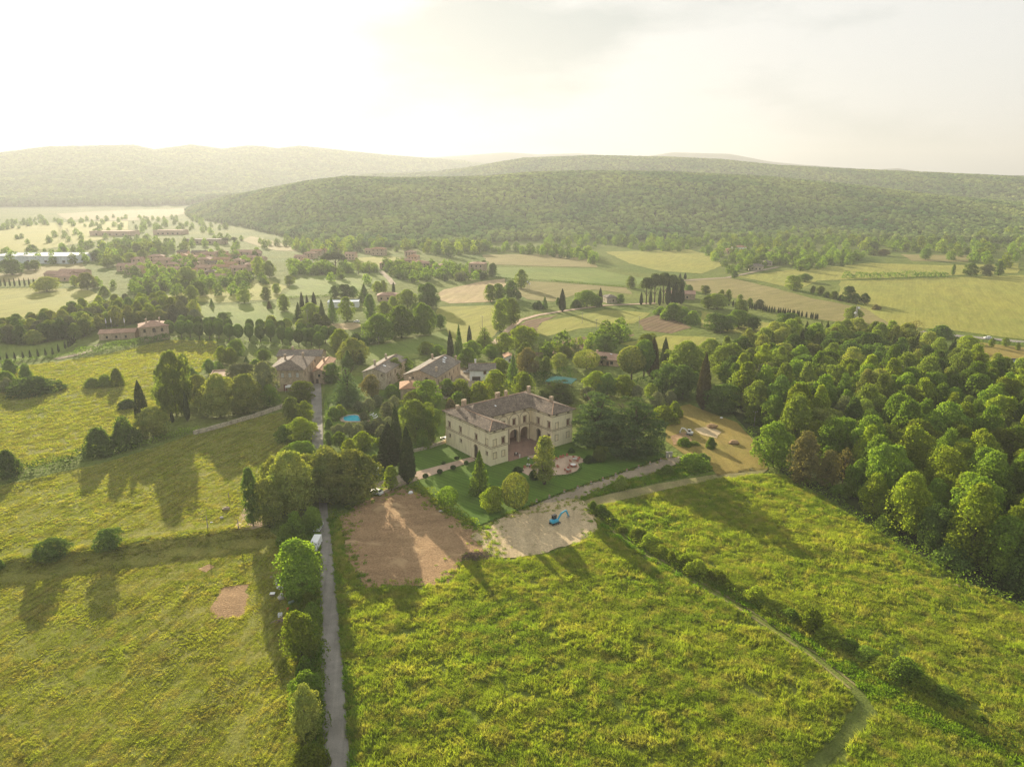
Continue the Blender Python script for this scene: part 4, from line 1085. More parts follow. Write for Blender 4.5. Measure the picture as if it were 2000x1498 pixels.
# orchard and pool garden
OL = [(662, 852, 832, 26), (682, 853, 827, 28), (699, 859, 832, 30), (713, 849, 825, 27), (732, 851, 824, 30), (741, 843, 818, 25), (721, 807, 782, 28), (738, 797, 774, 26), (757, 822, 790, 30), (748, 866, 835, 28), (712, 828, 806, 22), (760, 845, 818, 26), (700, 806, 786, 22), (770, 800, 776, 24)]
for q in OL: T('olive', 'olive', *q, name='olive_tree', group='olive trees around the pool', order=('grey-green olive tree around the pool', 'olive trees'))
TL([
 ('olive', 'bright', 710, 882, 848, 40, 'broad yellow-green fruit tree in the orchard', 'fruit_tree'),
 ('olive', 'green', 663, 877, 848, 32, 'round fruit tree near the lane', 'fruit_tree'),
 ('egg', 'dark', 642, 874, 844, 19, 'dark clipped evergreen at the lane fence', 'evergreen'),
 ('olive', 'bright', 684, 896, 862, 32, 'light fruit tree behind the great holm oaks', 'fruit_tree'),
 ('olive', 'bright', 742, 874, 857, 18, 'little fruit tree beside the cypresses', 'fruit_tree'),
 ('shrub', 'green', 652, 823, 799, 30, 'bush left of the swimming pool', 'bush'),
 ('shrub', 'bright', 664, 816, 795, 24, 'yellow bush behind the swimming pool', 'bush'),
 ('shrub', 'dark', 643, 839, 820, 17, 'dark rounded bush by the lane', 'bush'),
 ('layered', 'cedar', 680, 792, 712, 66, 'pale layered conifer above the pool', 'conifer'),
 ('round', 'dark', 648, 752, 712, 36, 'dark tree behind the layered conifer', 'garden_tree'),
 ('egg', 'green', 637, 745, 716, 26, 'green tree beside the hamlet street', 'garden_tree'),
 ('fir', 'dark', 680, 722, 684, 32, 'dark conical tree above the garden', 'conifer'),
 ('round', 'bright', 665, 692, 648, 42, 'pale yellow-green tree at the head of the avenue', 'garden_tree'),
 ('feather', 'oak', 690, 714, 664, 56, 'brownish feathery tree left of the farmhouse', 'garden_tree'),
 ('fir', 'dark', 705, 712, 682, 20, 'small dark fir left of the farmhouse', 'conifer'),
 ('round', 'brown', 725, 780, 736, 36, 'russet round tree in front of the farmhouse', 'garden_tree'),
 ('round', 'green', 765, 780, 754, 28, 'green tree beside the brick annex', 'garden_tree'),
 ('round', 'bright', 806, 803, 769, 36, 'bright tree in front of the annex', 'garden_tree'),
 ('round', 'green', 836, 800, 746, 50, 'full green tree hiding the barn corner', 'garden_tree'),
 ('big', 'mid', 813, 872, 790, 70, 'big dark tree behind the cypresses', 'garden_tree'),
 ('shrub', 'green', 826, 878, 846, 38, 'shrub by the back yard of the villa', 'bush'),
 ('round', 'green', 850, 833, 802, 32, 'tree against the left side of the villa', 'garden_tree'),
 ('round', 'green', 836, 872, 808, 38, 'dark tree left of the villa wall', 'garden_tree'),
 ('round', 'mid', 770, 745, 704, 40, 'olive-brown tree between farmhouse and barn', 'garden_tree'),
 ('round', 'green', 790, 735, 700, 30, 'tree touching the barn gable', 'garden_tree'),
 ('round', 'bright', 832, 695, 670, 30, 'bright tree behind the barn', 'garden_tree'),
 ('round', 'green', 855, 700, 676, 28, 'green tree right behind the barn roof', 'garden_tree'),
 ('round', 'green', 874, 776, 744, 36, 'green tree in the thicket behind the villa', 'garden_tree'),
 ('shrub', 'bright', 900, 782, 750, 46, 'bright thicket left of the yellow bush', 'bush'),
 ('round', 'bright', 968, 792, 728, 54, 'tall sunlit tree right of the white house', 'garden_tree'),
 ('shrub', 'yellow', 944, 772, 750, 26, 'golden yellow flowering bush beside the white house', 'bush'),
 ('shrub', 'green', 895, 794, 770, 36, 'shrub close behind the villa roof', 'bush'),
 ('shrub', 'bright', 934, 790, 756, 38, 'leafy shrub below the golden bush', 'bush'),
 ('shrub', 'brown', 880, 800, 782, 20, 'pinkish bush at the villa roof edge', 'bush'),
 ('round', 'bright', 1022, 778, 730, 42, 'yellow-green tree behind the villa ridge', 'garden_tree'),
 ('cedar', 'pine', 1088, 788, 743, 84, 'flat dark cedar behind the villa roof', 'cedar_tree'),
 ('round', 'brown', 1030, 738, 685, 46, 'brownish round tree left of the green marquee', 'garden_tree'),
 ('round', 'mid', 1025, 722, 675, 36, 'green round tree above the brownish one', 'garden_tree'),
 ('fir', 'dark', 1002, 756, 690, 28, 'dark conifer between white house and marquee', 'conifer'),
 ('round', 'bright', 977, 738, 702, 40, 'bright tree at the white house corner', 'garden_tree'),
 ('round', 'mid', 1066, 740, 700, 24, 'slim tree behind the marquee hedge', 'garden_tree'),
 ('round', 'oak', 1092, 724, 693, 36, 'brown-green tree right of the marquee', 'garden_tree'),
 ('dome', 'oak', 1145, 726, 684, 54, 'clipped holm oak ball before the bungalow', 'holm_oak'),
 ('round', 'bright', 1102, 702, 677, 36, 'bright tree left of the bungalow', 'garden_tree'),
 ('round', 'dark', 1180, 694, 656, 48, 'dark tree behind the bungalow', 'garden_tree'),
 ('round', 'bright', 1163, 772, 729, 46, 'bright tree right of the villa cedars', 'garden_tree'),
 ('round', 'dark', 1186, 778, 734, 34, 'dark tree between two bright ones', 'garden_tree'),
 ('round', 'bright', 1217, 780, 738, 46, 'bright tree before the clipped giants', 'garden_tree'),
 ('olive', 'olive', 1148, 786, 760, 32, 'greyish tree above the cedar crown', 'garden_tree'),
 ('palm', 'pine', 1177, 714, 694, 18, 'small palm in front of the bungalow', 'palm_tree'),
 ('round', 'green', 913, 724, 684, 36, 'green tree beside the white house', 'garden_tree'),
 ('round', 'green', 922, 706, 669, 38, 'rounded tree under the thin cypress', 'garden_tree'),
 ('cypress', 'cypress', 880, 704, 645, 13, 'left cypress behind the barn', 'cypress_tree'),
 ('fir', 'dark', 897, 712, 634, 24, 'tall dark fir behind the barn', 'fir_tree'),
 ('cypress', 'cypress', 917, 674, 635, 9, 'thin pointed cypress right of the fir', 'cypress_tree'),
 ('layered', 'mid', 946, 680, 636, 40, 'open-branched pine beside the lane', 'pine_tree'),
 ('round', 'green', 958, 702, 676, 32, 'tree above the white house', 'garden_tree'),
 ('round', 'bright', 985, 694, 655, 38, 'bright tree at the lane end', 'garden_tree'),
 ('round', 'bright', 1022, 682, 640, 54, 'large pale green tree below the crop field', 'garden_tree'),
 ('clipped', 'oak', 1233, 742, 677, 52, 'giant clipped egg-shaped evergreen', 'clipped_tree'),
 ('clipped', 'dark', 1257, 740, 664, 46, 'darker giant right of the clipped egg', 'clipped_tree'),
 ('cypress', 'cypressb', 1274, 740, 658, 24, 'brownish cypress joined to the clipped giants', 'cypress_tree'),
 ('cypress', 'cypress', 1297, 724, 659, 18, 'leaning lone cypress at the wood corner', 'cypress_tree'),
 ('round', 'bright', 1262, 700, 655, 42, 'bright tree behind the clipped giants', 'garden_tree'),
 ('cypress', 'cypressb', 1372, 800, 690, 32, 'tall brown conifer at the wood edge', 'conifer'),
 ('big', 'mid', 1338, 750, 675, 66, 'rounded tree at the left corner of the wood', 'wood_tree'),
 ('round', 'dark', 1305, 778, 718, 62, 'dark tree above the bright bush', 'wood_tree'),
 ('round', 'dark', 1332, 786, 722, 66, 'dark leafy tree at the lot corner', 'wood_tree'),
 ('big', 'mid', 1425, 752, 681, 78, 'large lit tree behind the brown conifer', 'wood_tree'),
 ('round', 'dark', 1410, 812, 755, 62, 'dark low tree along the lot edge', 'wood_tree'),
 ('round', 'mid', 1444, 798, 733, 60, 'full tree above the lot edge', 'wood_tree'),
 ('round', 'mid', 1385, 716, 667, 52, 'tree at the upper left of the wood', 'wood_tree'),
 ('olive', 'olive', 1282, 797, 769, 26, 'silvery small tree left of the lot', 'olive_tree'),
 ('olive', 'olive', 1308, 793, 767, 26, 'silvery small tree right of its twin', 'olive_tree'),
 ('olive', 'mid', 1270, 781, 752, 28, 'grey-green tree under the clipped giants', 'olive_tree'),
 ('olive', 'olive', 1244, 783, 757, 26, 'grey tree left of the silvery pair', 'olive_tree'),
], cat='tree')
# wood: the trees of its front edge
TL([
 ('round', 'green', 1509, 920, 834, 74, 'fresh green round tree at the tip of the wood', 'wood_tree'),
 ('egg', 'brown', 1566, 950, 849, 62, 'buff-crowned egg-shaped tree at the wood tip', 'wood_tree'),
 ('egg', 'brown', 1614, 954, 883, 44, 'smaller brown tree beside the buff-crowned one', 'wood_tree'),
 ('bare', 'brown', 1645, 945, 880, 40, 'reddish half-bare tree at the wood edge', 'wood_tree'),
 ('round', 'green', 1672, 978, 905, 44, 'ivy-green tree on the wood edge', 'wood_tree'),
 ('round', 'bright', 1702, 1014, 934, 50, 'yellow-green tree on the wood edge', 'wood_tree'),
 ('round', 'bright', 1766, 1052, 938, 84, 'broad bright tree leaning out of the wood', 'wood_tree'),
 ('round', 'dark', 1820, 1085, 990, 60, 'shaded tree between two bright edge trees', 'wood_tree'),
 ('egg', 'bright', 1892, 1112, 956, 90, 'tall sunlit tree at the right wood edge', 'wood_tree'),
 ('round', 'green', 1950, 1140, 1020, 84, 'leafy edge tree near the right margin', 'wood_tree'),
 ('round', 'dark', 2010, 1172, 1060, 80, 'dark edge tree cut by the right margin', 'wood_tree'),
 ('shrub', 'green', 1730, 1040, 1010, 44, 'undergrowth below the yellow-green edge tree', 'bush'),
 ('shrub', 'dark', 1860, 1112, 1070, 60, 'dark undergrowth below the tall sunlit tree', 'bush'),
 ('shrub', 'green', 1640, 972, 950, 40, 'low bright scrub at the wood edge', 'bush'),
 ('shrub', 'dark', 1985, 1165, 1125, 70, 'dark scrub at the lower right of the wood', 'bush'),
 ('shrub', 'green', 1480, 832, 815, 40, 'weeds along the lot edge', 'bush'),
], cat='tree')
# wood: everything behind, spread evenly on its ground
WOOD = Gn([(1400, 716), (1480, 690), (1560, 668), (1680, 662), (1780, 682), (1880, 716), (1960, 760), (2150, 850), (2250, 1240), (2060, 1165), (1930, 1110), (1850, 1070), (1770, 1020), (1700, 975), (1640, 930), (1580, 900), (1530, 868), (1490, 838), (1450, 812), (1420, 770)])
wr = np.random.default_rng(77); cand = []
A_ = np.array(WOOD); lo, hi = A_.min(0), A_.max(0)
tries = wr.uniform(lo, hi, (9000, 2))
ok_ = inside(WOOD, tries[:, 0], tries[:, 1])
acc = []
for p in tries[ok_]:
    if all((p[0] - q[0]) ** 2 + (p[1] - q[1]) ** 2 > (4.5 + 0.0095 * p[1]) ** 2 for q in acc): acc.append(p)
WL = {'bright': 'sunlit yellow-green tree', 'green': 'fresh green tree', 'mid': 'mid-green tree', 'dark': 'dark green tree', 'oak': 'brownish-green oak', 'brown': 'russet-tinged tree', 'olive': 'silvery green tree', 'pine': 'dark conifer'}
for p in acc:
    px_, py_, _ = proj(p[0], p[1], 8)
    if px_ > 2120: continue
    c_ = wr.random(); back = py_ < 720
    if px_ > 1780 and py_ > 760: leaf = wr.choice(['bright', 'green', 'green', 'mid'], p=[0.5, 0.25, 0.15, 0.10])
    elif back: leaf = wr.choice(['mid', 'dark', 'oak', 'green', 'pine'], p=[0.3, 0.2, 0.2, 0.15, 0.15])
    else: leaf = wr.choice(['bright', 'green', 'mid', 'dark', 'oak', 'olive'], p=[0.30, 0.30, 0.22, 0.08, 0.06, 0.04])
    leaf = str(leaf)
    if leaf == 'pine': kd = 'fir'
    elif leaf in ('bright', 'olive') and not (px_ > 1780 and py_ > 760): kd = str(wr.choice(['feather', 'round', 'egg']))
    else: kd = str(wr.choice(['round', 'egg', 'feather', 'round', 'round']))
    H = wr.uniform(11, 18.5) * (0.8 if back else 1.0); W = {'fir': 6, 'column': 6.5, 'feather': 8.5, 'egg': 8.5, 'round': 10.5}[kd] * wr.uniform(0.8, 1.25)
    zone = ('at the back of the wood' if back else 'on the right side of the wood' if px_ > 1780 and py_ > 760 else 'amid the wood' if py_ < 820 else 'behind the wood edge')
    adj = {'fir': 'pointed ', 'column': 'narrow ', 'feather': 'feathery ', 'egg': 'upright ', 'round': 'broad '}[kd] + ('tall ' if H > 14.5 else '')
    plant(kd, leaf, p[0], p[1], H, W, 'wood_tree', None, 'trees inside the mixed wood', 'tree', True, order=(adj + WL[leaf] + ' ' + zone, '')).rotation_euler = (wr.normal(0, 0.06), wr.normal(0, 0.06), wr.uniform(0, 6.28))
# trees left of the lane: park of the brick house, hedge line, meadow
TL([
 ('cypress', 'cypress', 280, 830, 743, 28, 'thick dark cypress standing in the left meadow hedge', 'cypress_tree'),
 ('big', 'mid', 345, 818, 699, 64, 'tall grey-green tree in the park on the left', 'park_tree'),
 ('cypress', 'cypress', 367, 822, 764, 13, 'small cypress under the tall park tree', 'cypress_tree'),
 ('cypress', 'cypress', 337, 825, 803, 8, 'stub of a cypress at the park wall', 'cypress_tree'),
 ('round', 'oak', 392, 802, 738, 42, 'brown-topped tree left of the holm oak mass', 'park_tree'),
 ('round', 'dark', 376, 762, 722, 28, 'dark tree left of the flat roof', 'park_tree'),
 ('big', 'oak', 430, 822, 742, 82, 'left half of the great holm oak mass by the wall', 'holm_oak'),
 ('big', 'oak', 482, 815, 740, 76, 'right half of the great holm oak mass by the wall', 'holm_oak'),
 ('round', 'olive', 474, 772, 713, 60, 'pale-topped tree behind the holm oak mass', 'park_tree'),
 ('round', 'olive', 520, 794, 714, 52, 'pale-topped tree before the brick house', 'park_tree'),
 ('round', 'green', 528, 800, 756, 38, 'low green tree at the wall end', 'park_tree'),
 ('round', 'oak', 300, 860, 802, 58, 'buff-crowned round tree at the end of the hedge', 'park_tree'),
 ('round', 'mid', 320, 800, 745, 34, 'green tree between cypress and tall park tree', 'park_tree'),
 ('shrub', 'dark', 195, 893, 845, 56, 'big hedge bush left of the buff-crowned tree', 'bush'),
 ('shrub', 'dark', 246, 882, 830, 48, 'taller hedge bush beside the buff-crowned tree', 'bush'),
 ('shrub', 'dark', 18, 934, 888, 48, 'hedge bush at the left margin', 'bush'),
 ('shrub', 'dark', 68, 780, 743, 94, 'large dome of scrub in the left meadow', 'bush'),
 ('shrub', 'dark', 20, 735, 707, 30, 'bush beside the hedge of the cypress lawn', 'bush'),
 ('shrub', 'dark', 52, 744, 718, 24, 'bush right of its twin by the cypress lawn', 'bush'),
 ('shrub', 'green', 14, 757, 730, 36, 'bush at the left edge above the scrub dome', 'bush'),
 ('shrub', 'olive', 17, 768, 743, 24, 'small pale bush left of the scrub dome', 'bush'),
 ('shrub', 'mid', 182, 760, 741, 34, 'left bush of the scrub row in the meadow', 'bush'),
 ('shrub', 'mid', 206, 758, 737, 32, 'middle bush of the scrub row in the meadow', 'bush'),
 ('shrub', 'bright', 230, 757, 725, 26, 'tallest, rightmost bush of the scrub row', 'bush'),
 ('egg', 'dark', 308, 748, 721, 14, 'small dark tree above the thick cypress', 'small_tree'),
 ('shrub', 'dark', 250, 800, 783, 36, 'low bush left of the thick cypress', 'bush'),
 ('round', 'dark', 106, 1098, 1057, 60, 'left of the two lone trees on the grassy bank', 'small_tree'),
 ('round', 'dark', 214, 1077, 1036, 50, 'right of the two lone trees on the grassy bank', 'small_tree'),
 ('shrub', 'mid', 72, 1094, 1077, 18, 'tiny bush beside the left lone tree', 'bush'),
 ('shrub', 'dark', 0, 1112, 1094, 16, 'little bush on the bank at the left margin', 'bush'),
 ('round', 'bright', 435, 715, 680, 30, 'bright tree in the garden above the flat roof', 'garden_tree'),
 ('round', 'bright', 452, 716, 683, 26, 'light tree left of the brick house', 'garden_tree'),
 ('round', 'green', 462, 702, 666, 34, 'yellow-green tree above the garden', 'garden_tree'),
 ('round', 'green', 515, 710, 684, 30, 'rounded tree behind the brick house', 'garden_tree'),
 ('fir', 'dark', 482, 714, 696, 18, 'small dark fir in the garden', 'conifer'),
 ('round', 'dark', 410, 735, 705, 26, 'dark tree left of the garden', 'garden_tree'),
 ('shrub', 'green', 425, 728, 710, 24, 'garden bush by the flat roof', 'bush'),
 ('shrub', 'green', 500, 722, 705, 26, 'garden bush left of the brick house', 'bush'),
], cat='tree')
# avenue of clipped trees
AV = [(390, 646), (410, 646), (428, 645), (449, 649), (467, 650), (488, 649), (509, 652), (529, 650), (551, 654), (567, 657), (584, 660), (598, 658), (609, 658), (624, 666), (636, 654), (651, 654)]
for i, (ax, ay) in enumerate([(332, 643), (355, 643), (372, 643)] + AV):
    T('clipped', 'dark', ax, ay + 17, ay - 17, 20, name='avenue_tree', group='front row of the clipped avenue', order=('clipped round tree in the front row of the avenue', 'front avenue trees'))
for ax, ay in [(357, 629), (373, 629), (389, 632), (407, 633), (428, 634), (447, 636), (489, 636), (509, 636), (529, 637), (550, 639), (589, 644), (606, 644), (622, 648)]:
    T('clipped', 'dark', ax, ay + 14, ay - 13, 17, name='avenue_tree', group='back row of the clipped avenue', order=('clipped tree in the back row of the avenue', 'back avenue trees'))
# small cypress rows
for ax, ay in [(1, 707), (15, 705), (30, 704), (46, 702), (60, 700), (75, 698), (90, 696), (104, 695), (115, 688), (128, 682), (134, 679), (138, 677), (142, 674), (146, 671)]:
    T('cypress', 'cypress', ax, ay, ay - 17, 4.5, name='cypress_tree', group='small cypresses on the lawn at far left', order=('small cypress in the row along the left lawn', 'cypresses along the lawn'))
for ax in (10, 65, 125, 182, 245, 305, 362, 420):
    T('cypress', 'cypress', ax / 6.24, 559.5, 543, 3.6, name='cypress_tree', group='far cypress fence row', order=('thin far cypress left of the village', 'far thin cypresses'))
for c_ in (580, 618, 658, 685, 820, 842, 865, 882, 950, 968, 985, 1010, 1035, 1060, 1100, 1120, 1145, 1165, 1192, 1212, 1240, 1255, 1285, 1300, 1328, 1373, 1418, 1435, 1462, 1480):
    bx, by = cr('N5', c_, 838 + (c_ - 620) * 0.155)
    T('cypress', 'cypress', bx, by, by - 13, 4.0, name='cypress_tree', group='cypress row beside the stubble field', order=('slim cypress in the long row beyond the wood', 'row cypresses beyond the wood'))
# grove behind the farm villa on the left
GROVE = Gn([(0, 672), (60, 674), (150, 662), (215, 642), (270, 634), (385, 630), (378, 612), (300, 600), (200, 606), (120, 628), (40, 648), (0, 654)])
A_ = np.array(GROVE); tries = wr.uniform(A_.min(0), A_.max(0), (4000, 2)); acc = []
for p in tries[inside(GROVE, tries[:, 0], tries[:, 1])]:
    if all((p[0] - q[0]) ** 2 + (p[1] - q[1]) ** 2 > 6.5 ** 2 for q in acc): acc.append(p)
for p in acc:
    far_ = p[1] > 455
    leaf = 'bright' if far_ and wr.random() < 0.6 else str(wr.choice(['mid', 'dark', 'oak', 'olive']))
    plant(str(wr.choice(['round', 'egg'])), leaf, p[0], p[1], wr.uniform(7, 12), wr.uniform(7, 10), 'grove_tree', None, 'trees of the long grove', 'tree', False, order=(WL[leaf] + ' in the long grove behind the farm villa', ''))
# trees of the middle distance
MID = [('big', 'dark', 838, 604, 558, 44), ('round', 'mid', 796, 606, 569, 42), ('big', 'green', 784, 662, 604, 52), ('big', 'green', 828, 657, 600, 48), ('big', 'green', 740, 672, 619, 58), ('round', 'green', 816, 616, 593, 32), ('round', 'dark', 860, 644, 617, 22),
 ('egg', 'dark', 724, 628, 577, 28), ('round', 'mid', 752, 626, 593, 32), ('egg', 'mid', 678, 628, 583, 34), ('fir', 'dark', 650, 632, 579, 24), ('fir', 'dark', 630, 630, 585, 20), ('fir', 'dark', 584, 626, 590, 22), ('round', 'mid', 608, 628, 596, 36), ('egg', 'dark', 654, 582, 559, 20), ('round', 'dark', 674, 584, 557, 28), ('round', 'dark', 690, 584, 561, 18), ('fir', 'dark', 712, 590, 555, 28), ('round', 'bright', 738, 574, 552, 22), ('egg', 'bright', 749, 572, 549, 15),
 ('shrub', 'dark', 696, 674, 654, 28), ('shrub', 'dark', 714, 676, 660, 32), ('shrub', 'mid', 620, 640, 616, 26), ('shrub', 'mid', 636, 638, 620, 24), ('round', 'bright', 776, 628, 600, 26), ('round', 'mid', 768, 604, 580, 20),
 ('bare', 'mid', 700, 536, 509, 24), ('bare', 'mid', 722, 536, 511, 22), ('round', 'dark', 945, 529, 511, 15), ('round', 'dark', 962, 541, 516, 19), ('round', 'mid', 958, 591, 558, 25), ('round', 'green', 974, 589, 557, 24), ('round', 'dark', 998, 588, 552, 30), ('round', 'dark', 1012, 586, 570, 14), ('egg', 'mid', 976, 648, 589, 32), ('egg', 'mid', 998, 636, 585, 36), ('round', 'mid', 985, 640, 588, 30), ('egg', 'mid', 1018, 565, 529, 24), ('fir', 'dark', 1064, 603, 579, 15), ('shrub', 'dark', 1052, 605, 591, 20), ('round', 'dark', 1090, 599, 582, 10),
 ('round', 'green', 1146, 602, 570, 46), ('shrub', 'dark', 1125, 603, 588, 22), ('shrub', 'dark', 1165, 600, 585, 20), ('round', 'dark', 1212, 594, 576, 17), ('round', 'mid', 1232, 564, 541, 21), ('shrub', 'green', 1312, 626, 598, 42), ('shrub', 'green', 1335, 630, 606, 34), ('shrub', 'green', 1352, 634, 612, 30), ('shrub', 'green', 1290, 616, 603, 22),
 ('round', 'dark', 1400, 650, 615, 46), ('round', 'green', 1442, 643, 609, 42), ('round', 'dark', 1470, 648, 621, 32), ('round', 'dark', 1420, 648, 620, 34), ('round', 'dark', 1540, 650, 614, 44), ('round', 'mid', 1448, 614, 587, 27), ('round', 'mid', 1400, 605, 576, 42), ('round', 'mid', 1382, 603, 580, 26), ('egg', 'mid', 1422, 590, 567, 15), ('egg', 'mid', 1409, 588, 567, 13), ('egg', 'mid', 1445, 591, 576, 14), ('egg', 'mid', 1464, 598, 583, 13), ('egg', 'olive', 1483, 604, 586, 21), ('round', 'dark', 1346, 570, 558, 14), ('round', 'mid', 1378, 576, 559, 18),
 ('round', 'mid', 1550, 569, 540, 34), ('round', 'dark', 1572, 552, 536, 26), ('round', 'mid', 1587, 575, 560, 11), ('round', 'mid', 1602, 578, 561, 17), ('round', 'mid', 1628, 585, 570, 17), ('round', 'dark', 1657, 592, 561, 23), ('round', 'dark', 1671, 594, 575, 15), ('round', 'dark', 1688, 595, 575, 19), ('shrub', 'dark', 1615, 582, 573, 14), ('shrub', 'dark', 1643, 588, 578, 14), ('shrub', 'brown', 1710, 606, 597, 16), ('round', 'mid', 1665, 630, 601, 32), ('round', 'green', 1895, 541, 517, 26), ('round', 'olive', 1926, 541, 519, 28), ('egg', 'dark', 1861, 538, 517, 8), ('egg', 'dark', 1950, 539, 511, 20), ('round', 'dark', 1807, 509, 487, 22), ('round', 'brown', 1725, 501, 488, 21), ('round', 'bright', 1706, 500, 489, 16),
 ('shrub', 'dark', 1838, 662, 640, 48), ('round', 'bright', 1890, 694, 659, 46), ('round', 'mid', 1936, 679, 662, 12), ('round', 'mid', 1963, 678, 661, 15), ('round', 'mid', 1987, 685, 672, 10), ('fir', 'dark', 1745, 665, 632, 12), ('bare', 'brown', 1785, 662, 628, 40), ('round', 'dark', 1434, 545, 530, 12),
 ('round', 'oak', 92, 572, 544, 46), ('round', 'oak', 171, 568, 537, 38), ('egg', 'bright', 146, 559, 539, 17), ('round', 'dark', 24, 539, 509, 42), ('round', 'mid', 70, 529, 510, 21), ('round', 'dark', 55, 529, 513, 21), ('round', 'dark', 65, 495, 480, 18), ('round', 'dark', 125, 496, 482, 15), ('shrub', 'mid', 205, 579, 562, 20), ('shrub', 'dark', 288, 577, 561, 28), ('round', 'mid', 91, 663, 642, 26),
 ('round', 'mid', 376, 595, 562, 30), ('round', 'green', 390, 580, 551, 34), ('round', 'mid', 477, 593, 567, 25), ('egg', 'mid', 555, 609, 577, 24), ('egg', 'mid', 520, 588, 562, 20), ('fir', 'dark', 414, 599, 582, 11), ('round', 'dark', 438, 638, 612, 30), ('round', 'dark', 416, 640, 620, 20), ('egg', 'bright', 506, 540, 503, 24), ('round', 'mid', 527, 543, 513, 24), ('round', 'mid', 366, 557, 525, 44), ('shrub', 'brown', 526, 604, 591, 9), ('round', 'mid', 566, 558, 539, 20), ('round', 'mid', 540, 575, 556, 18), ('shrub', 'bright', 530, 640, 622, 26), ('shrub', 'mid', 560, 642, 625, 24), ('shrub', 'bright', 590, 640, 626, 28),
 ('round', 'mid', 310, 500, 482, 20), ('round', 'dark', 300, 496, 474, 18), ('round', 'mid', 210, 524, 505, 26), ('round', 'mid', 230, 520, 500, 28), ('round', 'bright', 255, 520, 496, 28), ('round', 'mid', 280, 512, 490, 26), ('round', 'dark', 190, 510, 490, 24), ('round', 'mid', 240, 500, 480, 22), ('round', 'mid', 268, 498, 478, 22)]
order_ = sorted(MID, key=lambda r_: r_[1])
for r_ in MID:
    kind, leaf, bx, by, ty, w = r_
    adj = {'bright': 'yellow-green', 'green': 'green', 'mid': 'mid-green', 'dark': 'dark green', 'oak': 'brownish', 'brown': 'russet', 'olive': 'grey-green', 'yellow': 'golden'}[leaf]
    shp = {'big': 'large round tree', 'round': 'round tree', 'egg': 'upright tree', 'fir': 'conical fir', 'shrub': 'bush', 'bare': 'sparse tree'}[kind]
    zone = ('in the far left valley' if bx < 340 else 'in the paddocks behind the avenue' if bx < 600 else 'in the fields behind the farmhouses' if bx < 900 else 'in the crop fields beyond the villa' if bx < 1345 else 'in the fields above the wood')
    T(kind, leaf, bx, by, ty, w, name={'fir': 'fir_tree', 'shrub': 'field_bush'}.get(kind, 'field_tree'), cat='bush' if kind == 'shrub' else 'tree', group=f'{adj} {shp}s {zone}', order=(f'{adj} {shp} {zone}', f'{adj} {shp}s {zone}'))
for bx, by, ty, w, lb in [(591, 610, 570, 9, 'left of the three far cypresses behind the avenue'), (601, 608, 576, 8, 'shortest, middle one of the three far cypresses'), (614, 600, 570, 9, 'right of the three far cypresses behind the avenue'), (769, 573, 551, 7, 'thin cypress by the lane below the village'), (1098, 609, 564, 13, 'lone cypress beside the pale country lane'), (1172, 597, 562, 11, 'cypress touching the small stone house'), (1166, 598, 574, 9, 'shorter cypress left of the small stone house'), (675, 526, 502, 11, 'dark cypress beside the village umbrella pines'), (1318, 547, 536, 5, 'small distant cypress left of the far lane'), (1328, 546, 534, 6, 'middle distant cypress by the far lane'), (1338, 546, 533, 6, 'right distant cypress by the far lane')]:
    T('cypress', 'cypress', bx, by, ty, w, name='cypress_tree', label=lb)
for bx, by, ty, w in [(1262, 594, 545, 28), (1278, 592, 538, 32), (1295, 592, 536, 34), (1312, 594, 540, 30), (1326, 592, 546, 24)]:
    T('pine', 'pine', bx, by, ty, w, name='umbrella_pine', group='umbrella pines beyond the crop field', order=('tall umbrella pine in the group beyond the crop field', 'umbrella pines'))
for bx, by, ty, w in [(1252, 596, 570, 7), (1270, 596, 566, 7), (1288, 597, 562, 7), (1304, 596, 550, 12), (1318, 596, 552, 16), (1330, 594, 556, 14)]:
    T('cypress', 'cypress', bx, by, ty, w, name='cypress_tree', group='cypresses under the umbrella pines', order=('dark cypress standing under the umbrella pines', 'cypresses under the pines'))
for bx, by, ty, w in [(640, 526, 497, 28), (656, 526, 495, 30), (668, 525, 499, 22)]:
    T('pine', 'pine', bx, by, ty, w, name='umbrella_pine', group='umbrella pines at the village', order=('umbrella pine at the village edge', 'village pines'))
for bx, by, ty, w in [(441, 478, 465, 16), (458, 477, 464, 14)]:
    T('pine', 'pine', bx, by, ty, w, name='umbrella_pine', group='far umbrella pines', order=('far umbrella pine by the bright road', 'far pines'))
# far tree belts where single crowns still show
FARQ = []
def belt(poly, n, leafs, hmin, hmax, where, seed, sp=7.0):
    rg = np.random.default_rng(seed); P = Gn(poly); A_ = np.array(P)
    t_ = rg.uniform(A_.min(0), A_.max(0), (n * 30, 2)); acc = []
    for p in t_[inside(P, t_[:, 0], t_[:, 1])]:
        if len(acc) >= n: break
        if all((p[0] - q[0]) ** 2 + (p[1] - q[1]) ** 2 > sp ** 2 for q in acc): acc.append(p)
    for p in acc:
        H = rg.uniform(hmin, hmax)
        FARQ.append((H / math.hypot(*p), p, H, str(rg.choice(leafs)), where, H * rg.uniform(0.85, 1.3)))
belt([(1330, 500), (1380, 488), (1420, 470), (1560, 458), (1700, 468), (1720, 478), (1640, 492), (1560, 508), (1450, 522), (1400, 515)], 120, ['mid', 'green', 'dark', 'bright'], 6, 12, 'around the far hamlet under the hill', 41, 10)
belt([(1640, 478), (1760, 470), (1900, 462), (2030, 450), (2030, 500), (1950, 528), (1880, 515), (1800, 495), (1700, 492)], 130, ['mid', 'green', 'bright', 'dark'], 7, 13, 'in the belt below the right-hand hill', 42, 10)
belt([(940, 487), (1060, 490), (1110, 492), (1160, 500), (1170, 520), (1140, 512), (1050, 498), (945, 494)], 50, ['mid', 'green', 'dark'], 6, 11, 'along the hedgerow below the wooded hill', 43, 9)
